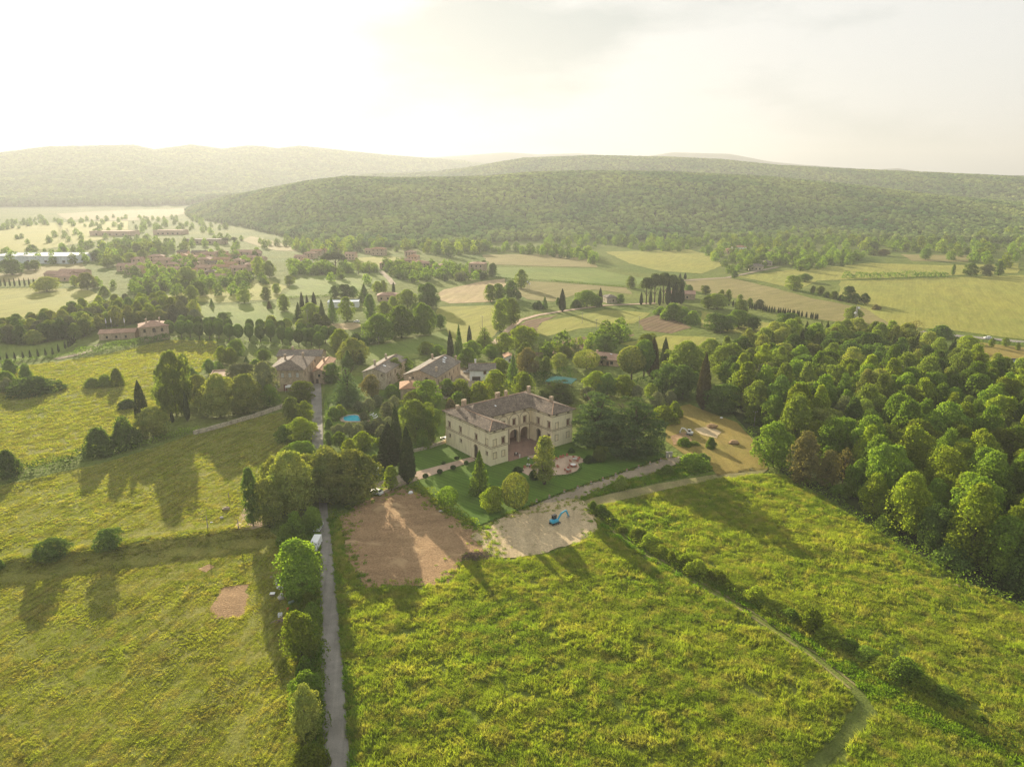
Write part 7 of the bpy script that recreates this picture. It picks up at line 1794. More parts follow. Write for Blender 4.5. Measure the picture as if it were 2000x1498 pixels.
# cars
def wheel(parent, x, y, r_, w, side):
    t = MB().tube([(x - w / 2, y, r_), (x + w / 2, y, r_)], r_, 14).build('wheel', RUBBER, parent)
    MB().tube([(x + side * (w / 2 + 0.002), y, r_), (x + side * (w / 2 + 0.02), y, r_)], r_ * 0.6, 10).build('rim', STEEL, t)
def car(label, px, py, ang, paint, kind='car', name='parked_car', group=None):
    x, y = G(px, py); root = empty(name, (x, y, hz(x, y) + 0.12), R(ang)); tag(root, label, 'van' if kind == 'van' else 'car', group)
    if kind == 'van':
        prof = [(-2.75, 0.35), (2.55, 0.35), (2.72, 0.55), (2.66, 1.0), (2.05, 1.2), (1.35, 2.15), (1.1, 2.28), (-2.65, 2.3), (-2.75, 2.1)]; hw = 0.98; wb = (-1.65, 1.75); wr_ = 0.34
        glass = [(1.98, 1.24, 1.36, 2.08)]; sidew = [(0.75, 1.35, 1.25, 1.95)]
    else:
        prof = [(-2.05, 0.32), (2.0, 0.32), (2.12, 0.5), (2.06, 0.72), (1.15, 0.92), (0.45, 1.4), (0.15, 1.47), (-1.1, 1.46), (-1.85, 1.05), (-2.1, 0.95), (-2.12, 0.5)]; hw = 0.86; wb = (-1.3, 1.3); wr_ = 0.31
        glass = [(1.08, 0.97, 0.46, 1.37), (-1.80, 1.07, -1.14, 1.42)]; sidew = [(-1.25, 0.55, 0.98, 1.34)]
    b = MB(); n0 = len(prof)
    zmax = max(p[1] for p in prof)
    tw = lambda z: hw - max(0, z - 0.95) / (zmax - 0.95 + 1e-6) * (0.05 if kind == 'van' else 0.2)
    ring = []
    for s in (-1, 1):
        ring.append([(s * tw(z), yy, z) for yy, z in prof])
    b.add(ring[0] + ring[1], [tuple(range(n0)), tuple(range(2 * n0 - 1, n0 - 1, -1))] + [(i, n0 + i, n0 + (i + 1) % n0, (i + 1) % n0) for i in range(n0)])
    bo = b.build('body', paint, root)
    bev = bo.modifiers.new('bevel', 'BEVEL'); bev.width = 0.05; bev.segments = 2; bev.limit_method = 'ANGLE'
    for k, (y0, z0, y1, z1) in enumerate(glass):
        nrm = Vector((0, abs(z1 - z0), abs(y1 - y0))).normalized() * 0.03
        if y0 < y1: nrm.y = -nrm.y
        g = MB(); w0, w1 = tw(z0) - 0.12, tw(z1) - 0.12
        g.quad((-w0, y0 + nrm.y, z0 + nrm.z), (w0, y0 + nrm.y, z0 + nrm.z), (w1, y1 + nrm.y, z1 + nrm.z), (-w1, y1 + nrm.y, z1 + nrm.z)); g.build('windscreen', GLASS, root)
    for (y0, y1, z0, z1) in sidew:
        for s in (-1, 1):
            g = MB(); g.quad((s * (tw(z0) + 0.015), y0, z0), (s * (tw(z0) + 0.015), y1, z0), (s * (tw(z1) + 0.015), y1 - 0.25, z1), (s * (tw(z1) + 0.015), y0 + 0.15, z1)); g.build('side_window', GLASS, root)
    for yy in wb:
        for s in (-1, 1): wheel(root, s * (hw - 0.08), yy, wr_, 0.2, s)
    fy = max(p[0] for p in prof)
    for s in (-1, 1):
        MB().box(s * hw * 0.62 - 0.16, s * hw * 0.62 + 0.16, fy - 0.1, fy + 0.02, 0.62, 0.76).build('headlight', LAMPGL, root)
        MB().box(s * hw * 0.7 - 0.1, s * hw * 0.7 + 0.1, min(p[0] for p in prof) - 0.02, min(p[0] for p in prof) + 0.1, 0.75, 0.92).build('tail_light', REDDOOR, root)
        MB().box(s * (hw + 0.02), s * (hw + 0.02) + s * 0.16 if s > 0 else s * (hw + 0.02), 0.85 if kind == 'car' else 1.5, 0.95 if kind == 'car' else 1.6, 0.98 if kind == 'car' else 1.35, 1.1 if kind == 'car' else 1.6).build('mirror', paint, root) if s > 0 else MB().box(-(hw + 0.18), -(hw + 0.02), 0.85 if kind == 'car' else 1.5, 0.95 if kind == 'car' else 1.6, 0.98 if kind == 'car' else 1.35, 1.1 if kind == 'car' else 1.6).build('mirror', paint, root)
    return root
car('white car parked under the holm oaks on the lane', 622, 1034, 180, WHITE)
car('white panel van parked on the lane, half under a tree', 617, 1070, 180, WHITE, 'van', 'parked_van')
car('white car at the top of the tilled plot', 735, 965, 62, WHITE)
car('white car behind the back corner of the villa', 869.5, 861, 40, WHITE)
car('nearest white car in the hamlet street', 612, 738, 190, WHITE)
car('silver car behind the white one in the hamlet street', 618.5, 727, 10, SILVER)
car('farthest dark car in the hamlet street', 624, 719, 10, BLACKP)
car('grey-green car beside the white house', 913, 729, 80, SILVER)
car('white car driving on the far right main road', 1929, 662, 80, WHITE, 'car', 'car')
car('white car by the small pink field', 697, 630, 70, WHITE)
car('pale car by the grove on the far left', 36, 668, 80, SILVER)
# excavators
def excavator(label, px, py, ang, paint, size, cabm, boom_pts):
    x, y = G(px, py); root = empty('excavator', (x, y, hz(x, y) + 0.12), R(ang)); root.scale = (size,) * 3; tag(root, label, 'excavator')
    for s in (-1, 1):
        t = MB(); prof = [(-1.25, 0.12), (-1.05, 0.0), (1.05, 0.0), (1.25, 0.12), (1.32, 0.32), (1.2, 0.52), (1.0, 0.6), (-1.0, 0.6), (-1.2, 0.52), (-1.32, 0.32)]
        a = [(yy, s * 0.55, z) for yy, z in prof]; b = [(yy, s * 0.95, z) for yy, z in prof]; n0 = len(prof)
        t.add(a + b, [tuple(range(n0)), tuple(range(2 * n0 - 1, n0 - 1, -1))] + [(i, n0 + i, n0 + (i + 1) % n0, (i + 1) % n0) for i in range(n0)])
        to = t.build('track', RUBBER, root)
        for k in (-0.95, -0.35, 0.3, 0.95): MB().tube([(k, s * 0.96, 0.3), (k, s * 1.0, 0.3)], 0.18, 8).build('roller', STEEL, to)
    MB().box(-0.7, 0.7, -0.5, 0.5, 0.3, 0.7).build('chassis', STEEL, root)
    bl = MB(); bl.box(1.5, 1.58, -0.95, 0.95, 0.05, 0.5); bl.tube([(0.7, -0.4, 0.4), (1.5, -0.6, 0.25)], 0.06, 5); bl.tube([(0.7, 0.4, 0.4), (1.5, 0.6, 0.25)], 0.06, 5); bl.build('dozer_blade', STEEL, root)
    h_ = MB(); h_.prism([(-1.35, -0.6), (-1.2, -0.85), (0.9, -0.85), (0.95, 0.85), (-1.2, 0.85), (-1.35, 0.6)], 0.75, 1.45); ho_ = h_.build('upper_body', paint, root)
    bv = ho_.modifiers.new('bevel', 'BEVEL'); bv.width = 0.08; bv.segments = 2
    cb = MB(); cb.prism([(-0.45, 0.02), (0.75, 0.02), (0.85, 0.12), (0.85, 0.78), (-0.45, 0.8)], 1.45, 1.6)
    for cx_, cy_ in ((-0.4, 0.06), (0.76, 0.06), (0.76, 0.74), (-0.4, 0.74)): cb.box(cx_ - 0.05, cx_ + 0.05, cy_ - 0.05, cy_ + 0.05, 1.6, 2.5)
    cb.prism([(-0.5, -0.02), (0.8, -0.02), (0.9, 0.1), (0.9, 0.82), (-0.5, 0.84)], 2.5, 2.62); co_ = cb.build('cab', cabm, root)
    MB().box(-0.36, 0.72, 0.1, 0.7, 1.61, 2.49).build('cab_glass', GLASS, co_)
    P3 = [Vector((p[0], -0.25, p[1])) for p in boom_pts]
    for nm, i in (('boom', 0), ('boom_tip', 1), ('stick', 2)):
        p, q = P3[i], P3[i + 1]; d = (q - p).normalized(); up = Vector((-d.z, 0, d.x)); w = 0.13; t0, t1 = (0.22, 0.26) if i == 0 else (0.24, 0.16)
        vs = []
        for c, tt in ((p, t0), (q, t1)):
            for sy in (-w, w):
                for su in (-1, 1): vs.append(c + Vector((0, sy, 0)) + up * su * tt)
        MB().add(vs, [(0, 2, 3, 1), (4, 5, 7, 6), (0, 4, 6, 2), (1, 3, 7, 5), (0, 1, 5, 4), (2, 6, 7, 3)]).build(nm if nm != 'boom_tip' else 'boom', paint, root)
    MB().tube([P3[0] + Vector((0.2, 0, -0.3)), P3[1] + Vector((0, 0, -0.15))], 0.07, 6).build('ram', STEEL, root)
    e = P3[3]; bk = MB()
    pr_ = [(0.25, 0.15), (0.3, -0.25), (0.05, -0.62), (-0.4, -0.6), (-0.52, -0.3), (-0.1, -0.25), (0.0, 0.15)]
    a = [(e.x + u, e.y - 0.35, e.z + v) for u, v in pr_]; b = [(e.x + u, e.y + 0.35, e.z + v) for u, v in pr_]; n0 = len(pr_)
    bk.add(a + b, [tuple(range(n0)), tuple(range(2 * n0 - 1, n0 - 1, -1))] + [(i, n0 + i, n0 + (i + 1) % n0, (i + 1) % n0) for i in range(n0)]).build('bucket', STEEL, root)
excavator('bright blue mini excavator with raised boom on the clay yard', 1083, 1024, 38, BLUE, 0.95, BLACKP, [(0.95, 1.1), (2.2, 2.7), (4.0, 3.1), (5.0, 1.2)])
excavator('white mini excavator digging on the mown lot', 1347, 850, 158, WHITE, 0.85, WHITE, [(0.95, 1.1), (2.0, 2.3), (3.4, 2.7), (4.2, 0.9)])
# people
def person(label, px, py, rz, top, legs, skin=(0.5, 0.33, 0.25), arm=0.2, hgt_=1.72):
    x, y = G(px, py)
    me = bpy.data.meshes.new('person')
    V_ = [(0, 0, 0.95), (0, 0, 1.15), (0, 0, 1.36), (0, 0.01, 1.50), (0, 0.02, 1.58), (0, 0.02, 1.68),
          (0.1, 0, 0.90), (0.12, 0.01, 0.50), (0.12, 0.0, 0.09), (0.12, 0.15, 0.04), (-0.1, 0, 0.90), (-0.12, 0.03, 0.50), (-0.13, 0.02, 0.09), (-0.13, 0.17, 0.04),
          (0.2, 0, 1.42), (0.26, arm * 0.2, 1.15), (0.25, arm, 0.92), (0.25, arm + 0.04, 0.83), (-0.2, 0, 1.42), (-0.26, 0.02, 1.15), (-0.27, 0.08, 0.92), (-0.27, 0.1, 0.83)]
    E_ = [(0, 1), (1, 2), (2, 3), (3, 4), (4, 5), (0, 6), (6, 7), (7, 8), (8, 9), (0, 10), (10, 11), (11, 12), (12, 13), (2, 14), (14, 15), (15, 16), (16, 17), (2, 18), (18, 19), (19, 20), (20, 21)]
    rad = [0.15, 0.13, 0.16, 0.06, 0.09, 0.08, 0.10, 0.07, 0.045, 0.04, 0.10, 0.07, 0.045, 0.04, 0.065, 0.045, 0.035, 0.03, 0.065, 0.045, 0.035, 0.03]
    me.from_pydata(V_, E_, []); me.update()
    o = bpy.data.objects.new('person', me); COL.objects.link(o)
    o.modifiers.new('skin', 'SKIN'); sub = o.modifiers.new('sub', 'SUBSURF'); sub.levels = sub.render_levels = 1
    for i, sv in enumerate(me.skin_vertices[0].data): sv.radius = (rad[i], rad[i]); sv.use_root = (i == 0)
    dg = bpy.context.evaluated_depsgraph_get(); m2 = bpy.data.meshes.new_from_object(o.evaluated_get(dg))
    bpy.data.objects.remove(o)
    for m in (mat_plain('skin', skin, 0.6, 0.3, 0.05), top, legs): m2.materials.append(m)
    for p in m2.polygons:
        z = p.center.z; side = abs(p.center.x) > 0.2
        p.material_index = 2 if z < 0.97 and not side else (0 if z > 1.47 or (side and z < 1.0) else 1)
        p.use_smooth = True
    ob = link_mesh('person', m2, loc=(x, y, hz(x, y) + 0.13)); ob.rotation_euler = (0, 0, rz); ob.scale = (hgt_ / 1.77,) * 3
    tag(ob, label, 'person')
    hr = MB(); hr.ell((0, 0.0, 1.69), (0.098, 0.105, 0.095), 10, 6); h2 = hr.build('hair', mat_plain('dark_hair', (0.03, 0.02, 0.015), 0.7, 0.2), ob)
person('person in black jacket standing at the court edge', 1005.5, 892.5, 2.5, BLACKP, BLACKP)
person('person in white top beside the one in black at the court', 1008, 892, 3.4, WHITE, BLACKP)
person('person in dark clothes in the middle of the court group', 1011, 892.5, 2.9, BLACKP, BLACKP)
person('person in light clothes at the right of the court group', 1015, 895.5, 4.0, CANVAS, CANVAS)
person('person in white shirt and black trousers by the patio path', 1032, 902, 3.0, WHITE, BLACKP)
person('left of two people in white shirts beside the patio tables', 1030, 914, 3.3, WHITE, BLACKP)
person('right of two people in white shirts beside the patio tables', 1034, 914.5, 2.8, WHITE, BLACKP)
# patio furniture
def chair(px, py, rz, label, mat=REDCHAIR):
    x, y = G(px, py); o = empty('garden_chair', (x, y, hz(x, y) + 0.13), rz); tag(o, label, 'chair', 'terracotta chairs on the patio')
    MB().box(-0.32, 0.32, -0.3, 0.34, 0.36, 0.46).build('seat', mat, o)
    b = MB(); b.box(-0.32, 0.32, 0.3, 0.4, 0.47, 0.98); b.build('backrest', mat, o)
    for s in (-1, 1): MB().box(s * 0.36 - 0.035, s * 0.36 + 0.035, -0.28, 0.36, 0.5, 0.64).build('armrest', mat, o)
    for sx in (-0.3, 0.3):
        for sy in (-0.26, 0.34): MB().box(sx - 0.03, sx + 0.03, sy - 0.03, sy + 0.03, 0, 0.358).build('leg', mat, o)
def table(px, py, r_, label, mat=CONCRETE):
    x, y = G(px, py); o = empty('patio_table', (x, y, hz(x, y) + 0.13)); tag(o, label, 'table')
    MB().prism([(r_ * math.cos(i * 0.5236), r_ * math.sin(i * 0.5236)) for i in range(12)], 0.7, 0.75).build('tabletop', mat, o)
    MB().tube([(0, 0, 0.02), (0, 0, 0.698)], 0.06, 7).build('pedestal', mat, o); MB().prism([(0.3 * math.cos(i * 1.047), 0.3 * math.sin(i * 1.047)) for i in range(6)], 0.0, 0.05).build('foot', mat, o)
CH = [((1450, 460), 0.4, 'armchair at the upper left patio rim, left of its pair'), ((1492, 442), -0.5, 'armchair at the upper left patio rim, right of its pair'), ((1575, 420), 0.1, 'lone armchair at the top rim of the patio'), ((1640, 530), 1.8, 'chair left of the upper patio table'), ((1700, 470), 0.2, 'chair behind the upper patio table'), ((1770, 530), -1.2, 'chair right of the upper patio table'), ((1800, 480), -0.8, 'chair nearest the right tip of the patio'),
      ((1632, 612), 1.6, 'chair left of the middle patio table'), ((1665, 640), 2.8, 'chair in front of the middle patio table'), ((1742, 632), -1.6, 'chair right of the middle patio table'), ((1540, 700), 1.7, 'chair left of the lowest patio table'), ((1600, 680), 0.2, 'chair behind the lowest patio table'), ((1630, 725), -1.7, 'chair right of the lowest patio table'), ((1580, 745), 3.0, 'chair in front of the lowest patio table'), ((1395, 645), 0.5, 'single chair beside the pale-trunked tree'), ((752, 655), 0.6, 'chair at the left tip of the patio'), ((862, 640), -0.6, 'chair beside the two people in white shirts'), ((1375, 490), 1.0, 'chair left of the upper rim pair')]
for (a, b), rz, lb in CH: chair(*cr('M4', a, b), rz, 'terracotta ' + lb)
table(*cr('M4', 1722, 500), 0.8, 'upper round table on the patio'); table(*cr('M4', 1690, 615), 0.9, 'middle round table on the patio', CANVAS); table(*cr('M4', 1588, 712), 0.6, 'lowest round table on the patio')
# topiary along the path, urns along the lane hedge
for i, (a, b) in enumerate([(1060, 530), (1215, 480), (1360, 436), (1500, 388)]):
    x, y = G(*cr('D4', a, b)); plant('clipped', 'box', x, y, 1.75, 1.7, 'topiary_ball', ['leftmost', 'second', 'third', 'fourth'][i] + ' dark topiary ball along the pink path' + ('' if i == 0 else ' from the left'), 'topiary balls along the path', 'topiary')
x, y = G(*cr('D4', 1400, 330)); plant('clipped', 'box', x, y, 1.5, 1.8, 'topiary_ball', 'dark topiary block on the villa side of the path', None, 'topiary')
x, y = G(*cr('D4', 1255, 372)); plant('clipped', 'box', x, y, 0.9, 1.4, 'topiary_ball', 'low topiary mound on the upper edge of the path', None, 'topiary')
for i, (a, b) in enumerate([(240, 808), (365, 764), (510, 714), (640, 673), (770, 631), (885, 593), (1010, 548), (1120, 508), (1235, 473), (1345, 438), (1450, 403)]):
    x, y = G(*cr('P5', a, b)); o = empty('garden_urn', (x, y, hz(x, y))); tag(o, f"pale stone urn on the lawn hedge, {ORD[i] + ' from the left' if i else 'leftmost'}", 'urn', 'urns along the lawn hedge')
    m = MB(); m.box(-0.25, 0.25, -0.25, 0.25, -0.1, 0.6); m.build('pedestal', CONCRETE, o)
    prof = [(0.12, 0.602), (0.1, 0.7), (0.24, 0.85), (0.3, 1.05), (0.27, 1.1)]
    m = MB()
    for (r0, z0), (r1, z1) in zip(prof[:-1], prof[1:]): m.tube([(0, 0, z0), (0, 0, z1)], [r0, r1], 9)
    m.build('bowl', TERRA, o)
# sheds, tents, gazebo
sx_, sy_ = G(*cr('D4', 445, 500))
sh = empty('garden_shed', (sx_, sy_, hz(sx_, sy_)), R(-5)); tag(sh, 'small grey-green garden shed with white roof by the drive', 'shed')
m = MB(); m.box(0, 3.0, 0, 2.6, -0.1, 2.1); m.tri((0, 0, 2.1), (0, 2.6, 2.1), (0, 1.3, 2.75)); m.tri((3.0, 2.6, 2.1), (3.0, 0, 2.1), (3.0, 1.3, 2.75)); m.build('wall', SHEDG, sh)
m = MB(); gable_roof(m, 0, 3.0, 0, 2.6, 2.12, 0.5, 'x', 0.2, 0.08); m.build('roof', WHITE, sh)
MB().box(1.0, 1.9, -0.05, -0.003, 0, 1.9).build('door', SHEDG, sh)
mq = empty('marquee', (22.0, 306.0, hz(22, 306)), R(-22)); tag(mq, 'green marquee roof behind the villa', 'marquee')
m = MB(); c4 = [(-6, -4.5), (6, -4.5), (6, 4.5), (-6, 4.5)]
for i in range(4):
    p, q = c4[i], c4[(i + 1) % 4]; ap = (-2, 0, 4.3) if i == 3 else (2, 0, 4.3)
    if i in (0, 2): m.quad((*p, 2.8), (*q, 2.8), ((2 if i == 0 else -2), 0, 4.3), ((-2 if i == 0 else 2), 0, 4.3))
    else: m.tri((*p, 2.8), (*q, 2.8), ap)
    m.quad((*p, 2.5), (*q, 2.5), (*q, 2.8), (*p, 2.8))
m.build('roof', GREENP, mq)
for x, y in c4 + [(0, -4.5), (0, 4.5)]: MB().tube([(x * 0.99, y * 0.99, -0.1), (x * 0.99, y * 0.99, 2.6)], 0.07, 6).build('post', STEEL, mq)
gx, gy = G(*cr('H3', 1165, 895)); gz = empty('canopy', (gx, gy, hz(gx, gy)), R(20)); tag(gz, 'white canvas canopy in front of the brick house', 'canopy')
m = MB()
for i in range(4):
    a = [(-2, -2), (2, -2), (2, 2), (-2, 2)]; m.tri((*a[i], 2.3), (*a[(i + 1) % 4], 2.3), (0, 0, 3.2)); m.quad((*a[i], 2.05), (*a[(i + 1) % 4], 2.05), (*a[(i + 1) % 4], 2.3), (*a[i], 2.3))
m.build('roof', CANVAS, gz)
for x, y in [(-1.95, -1.95), (1.95, -1.95), (1.95, 1.95), (-1.95, 1.95)]: MB().tube([(x, y, 0), (x, y, 2.2)], 0.05, 6).build('post', WHITE, gz)
for i, (a, b) in enumerate([(1045, 285), (1095, 280), (1225, 280)]):
    x, y = G(*cr('N8', a, b)); o = empty('closed_parasol', (x, y, hz(x, y) + 4.0)); tag(o, ['left', 'middle', 'right'][i] + ' folded white parasol on the terrace of the low farm range', 'parasol')
    MB().tube([(0, 0, -4.0), (0, 0, 1.2)], 0.05, 6).build('pole', STEEL, o); MB().tube([(0, 0, 1.0), (0, 0, 2.2), (0, 0, 4.2)], [0.3, 0.38, 0.05], 8).build('canopy', CANVAS, o)
# poles, masts
def pole(px, py, ty, label, cross=True):
    x, y = G(px, py); h = height_px(px, py, ty); o = empty('utility_pole', (x, y, hz(x, y))); tag(o, label, 'pole')
    MB().tube([(0, 0, -0.3), (0, 0, h)], [0.16, 0.1], 7).build('post', BARK_PALE, o)
    if cross:
        ca = MB().box(-0.9, 0.9, -0.06, 0.06, h - 0.6, h - 0.48).build('crossarm', BARK_PALE, o)
        for k in (-0.8, 0, 0.8): MB().tube([(k, 0, h - 0.478), (k, 0, h - 0.2)], 0.07, 5).build('insulator', WHITE, ca)
for px, py, ty, lb in [(740, 673, 649, 'pale pole in the green paddock behind the farmhouses'), (1407, 650, 629, 'pole at the left end of the wood'), (1473, 830, 802, 'thin pole at the lot edge before the wood'), (942, 640, 617, 'pole beside the open-branched pine'), (1164, 662, 623, 'pole with white insulators behind the bungalow'), (601, 630, 605, 'pole among the firs behind the avenue'), (1137, 632, 610, 'pole in the triangular crop field'), (970, 690, 650, 'pole beside the bright lane-end tree'), (1248, 642, 618, 'pole on the ploughed slope')]:
    pole(px, py, ty, lb)
for px, py, ty, lb in [(406, 1032, 1008, 'tall fence post on the bank near the bare earth'), (447, 972, 962, 'fence post in the meadow near the roadside clump'), (466, 1033, 1014, 'fence post in the bare earth patch')]:
    pole(px, py, ty, lb, False)
def mast(px, py, ty, wb, label, dishes=0, arms=0):
    x, y = G(px, py); h = height_px(px, py, ty); o = empty('lattice_mast', (x, y, hz(x, y))); tag(o, label, 'mast')
    m = MB(); t = 0.07 * max(1, h / 14)
    q = [(-1, -1), (1, -1), (1, 1), (-1, 1)]
    wd = lambda z: wb / 2 * (1 - 0.8 * z / h)
    for a, b in q: m.tube([(a * wd(0), b * wd(0), -0.2), (a * wd(h), b * wd(h), h)], t, 4)
    k = 8
    for i in range(k):
        z0, z1 = h * i / k, h * (i + 1) / k
        for j in range(4):
            a, b = q[j], q[(j + 1) % 4]; m.tube([(a[0] * wd(z0), a[1] * wd(z0), z0), (b[0] * wd(z1), b[1] * wd(z1), z1)], t * 0.6, 3)
    m.build('lattice', STEEL, o)
    for i in range(dishes): MB().ell((0.9 * (-1) ** i, -0.5, h * (0.6 + 0.17 * i)), (0.7, 0.35, 0.7), 9, 6).build('dish', WHITE, o)
    for i in range(arms): MB().tube([(-4.5, 0, h * (0.78 + 0.1 * i)), (4.5, 0, h * (0.78 + 0.1 * i))], t * 1.3, 4).build('crossarm', STEEL, o)
mast(1667, 655, 598, 2.2, 'lattice antenna mast with white dishes at the top of the wood', 3)
mast(1032, 566, 546, 3.0, 'small lattice mast by the middle trees', 2)
mast(122, 470, 436, 7, 'left power pylon in the hazy valley', 0, 2); mast(136, 480, 447, 7, 'right power pylon in the hazy valley', 0, 2)
# junk on the left verge
def junk(label, name, px, py, rz, cat, parts):
    x, y = G(px, py); o = empty(name, (x, y, hz(x, y)), rz); tag(o, label, cat)
    for nm, mb, mt in parts: mb.build(nm, mt, o)
def tub(w, d, h):
    m = MB(); m.box(-w, w, -d, d, 0, 0.08); m.box(-w, -w + 0.08, -d, d, 0.081, h); m.box(w - 0.08, w, -d, d, 0.081, h); m.box(-w + 0.081, w - 0.081, -d, -d + 0.08, 0.081, h - 0.003); m.box(-w + 0.081, w - 0.081, d - 0.08, d, 0.081, h - 0.003); return m
dish = MB(); n_ = 14
for i in range(n_):
    for j in range(3):
        f = lambda k, r_: (r_ * math.cos(2 * math.pi * k / n_), 0.35 * r_ * r_, 1.0 + r_ * math.sin(2 * math.pi * k / n_))
        r0, r1 = [0.02, 0.35, 0.7, 1.0][j], [0.02, 0.35, 0.7, 1.0][j + 1]; dish.quad(f(i, r0), f(i + 1, r0), f(i + 1, r1), f(i, r1))
junk('white dish standing in the grass left of the van', 'satellite_dish', 553.5, 1062, 0.3, 'dish', [('reflector', dish, WHITE), ('stand', MB().tube([(0, 0.1, 0), (0, 0.1, 1.0)], 0.05, 6), STEEL)])
junk('tilted grey wooden table below the white dish', 'old_table', 555, 1084, 0.5, 'table', [('tabletop', MB().box(-0.8, 0.8, -0.6, 0.6, 0.72, 0.8), WOOD)] + [('leg', MB().box(a - 0.05, a + 0.05, b - 0.05, b + 0.05, 0, 0.719), WOOD) for a in (-0.7, 0.7) for b in (-0.5, 0.5)])
junk('white plastic tub, upper of the junk under the tree', 'plastic_tub', 544, 1139, 0.2, 'tub', [('shell', tub(0.6, 0.5, 0.8), WHITE)])
junk('heap of pale sacks below the white tub', 'sack_heap', 546, 1149, 0.2, 'sacks', [('sack', MB().ell((0, 0, 0.25), (0.65, 0.45, 0.28), 10, 6, 0.08), CANVAS), ('sack', MB().ell((0.35, -0.4, 0.22), (0.55, 0.4, 0.24), 10, 6, 0.08), CANVAS), ('sack', MB().ell((-0.1, -0.15, 0.62), (0.5, 0.4, 0.22), 10, 6, 0.08), CANVAS)])
junk('brown crate with white lid left of the sacks', 'lidded_crate', 532.5, 1163, 0.1, 'crate', [('crate', tub(0.5, 0.4, 0.55), WOOD), ('lid', MB().box(-0.54, 0.54, -0.44, 0.44, 0.56, 0.64), WHITE)])
junk('grey tarpaulin heap in the junk corner', 'tarpaulin_heap', 549, 1169, 0, 'tarpaulin', [('sheet', MB().ell((0, 0, 0.3), (0.75, 0.65, 0.6), 12, 7, 0.16), CONCRETE), ('fold', MB().ell((0.1, 0.35, 0.9), (0.35, 0.3, 0.35), 10, 6, 0.12), CANVAS)])
junk('grey-green water tank beside the bushes', 'water_tank', 569.5, 1180, 0.7, 'tank', [('tank', MB().tube([(-0.6, 0, 0.45), (-0.5, 0, 0.45), (0.5, 0, 0.45), (0.6, 0, 0.45)], [0.3, 0.42, 0.42, 0.3], 14), SHEDG), ('cradle', MB().box(-0.5, 0.5, -0.35, 0.35, 0, 0.1), STEEL)])
junk('orange bucket in the junk corner', 'bucket', 563, 1191, 0, 'bucket', [('shell', MB().tube([(0, 0, 0), (0, 0, 0.6)], [0.24, 0.34], 12), ORANGE), ('handle', MB().tube([(-0.34, 0, 0.58), (-0.2, 0, 0.8), (0.2, 0, 0.8), (0.34, 0, 0.58)], 0.02, 4), STEEL)])
junk('black and white bucket right of the orange one', 'bucket', 570, 1191, 0, 'bucket', [('shell', MB().tube([(0, 0, 0), (0, 0, 0.35)], [0.26, 0.3], 12), WHITE), ('lid', MB().tube([(0, 0, 0.351), (0, 0, 0.5)], [0.32, 0.3], 12), BLACKP)])
junk('white plastic crate standing above the rubble', 'plastic_crate', 547.5, 1204, 0.15, 'crate', [('shell', tub(0.42, 0.4, 0.75), WHITE)])
pk = []
for i in range(26):
    M_ = Matrix.Translation((random.gauss(0, 0.7), random.gauss(0, 0.35), 0.15 + random.random() * 0.5)) @ Matrix.Rotation(random.uniform(-0.9, 0.9), 4, 'Z') @ Matrix.Rotation(random.uniform(-0.35, 0.35), 4, 'Y')
    ln = random.uniform(0.5, 1.2); pk.append(('plank' if i % 3 else 'brick', MB().box(-ln if i % 3 else -0.18, ln if i % 3 else 0.18, -0.07, 0.07, -0.03, 0.05, M_), WOOD if i % 3 else TERRA))
junk('rubble heap of planks and bricks on the left verge', 'rubble_heap', 552, 1213, 0.3, 'rubble', pk)
junk('flat grey boards left of the white tub', 'board_stack', 532, 1128, 0.2, 'boards', [('board', MB().box(-0.6, 0.6, -0.12 + 0.26 * i, 0.1 + 0.26 * i, 0.02 + 0.05 * i, 0.06 + 0.05 * i), WOOD) for i in range(3)])
def rock(px, py, s, label, mat=CONCRETE, flat_=0.6):
    x, y = G(px, py); o = MB().ell((0, 0, 0.2 * s), (0.6 * s, 0.45 * s, 0.5 * s * flat_), 10, 6, 0.2).build('boulder', mat, loc=(x, y, hz(x, y))); tag(o, label, 'rock')
rock(442, 995, 1.8, 'long grey stone in the meadow near the bare earth', STONE_TRIM, 0.5); rock(433, 1012, 1.0, 'smaller pale stone below the long grey one'); rock(413, 1021, 0.6, 'little white stone beside the fence post', WHITE)
rock(802, 964, 1.2, 'white block at the top of the tilled plot', WHITE, 1.0); rock(861, 1000, 1.1, 'pale stone in the garden hedge', CONCRETE); rock(1868, 1146, 1.2, 'reddish stone in the long grass near the wood', TERRA); rock(1409, 817, 1.0, 'white block on the far side of the mown lot', WHITE)
rock(1433, 867, 3.2, 'dark soil heap on the mown lot', F_DIRT, 0.5); rock(1390, 836, 3.6, 'brown soil heap behind the white excavator', F_DIRT, 0.5)
for px, lb in ((1303, 'left pale stone gatepost at the end of the lawn'), (1310, 'right pale stone gatepost at the end of the lawn')):
    x, y = G(px, 893); o = empty('gatepost', (x, y, hz(x, y))); tag(o, lb, 'gatepost'); MB().box(-0.4, 0.4, -0.4, 0.4, -0.2, 1.7).build('shaft', CONCRETE, o); MB().box(-0.5, 0.5, -0.5, 0.5, 1.702, 1.9).build('cap', CONCRETE, o)
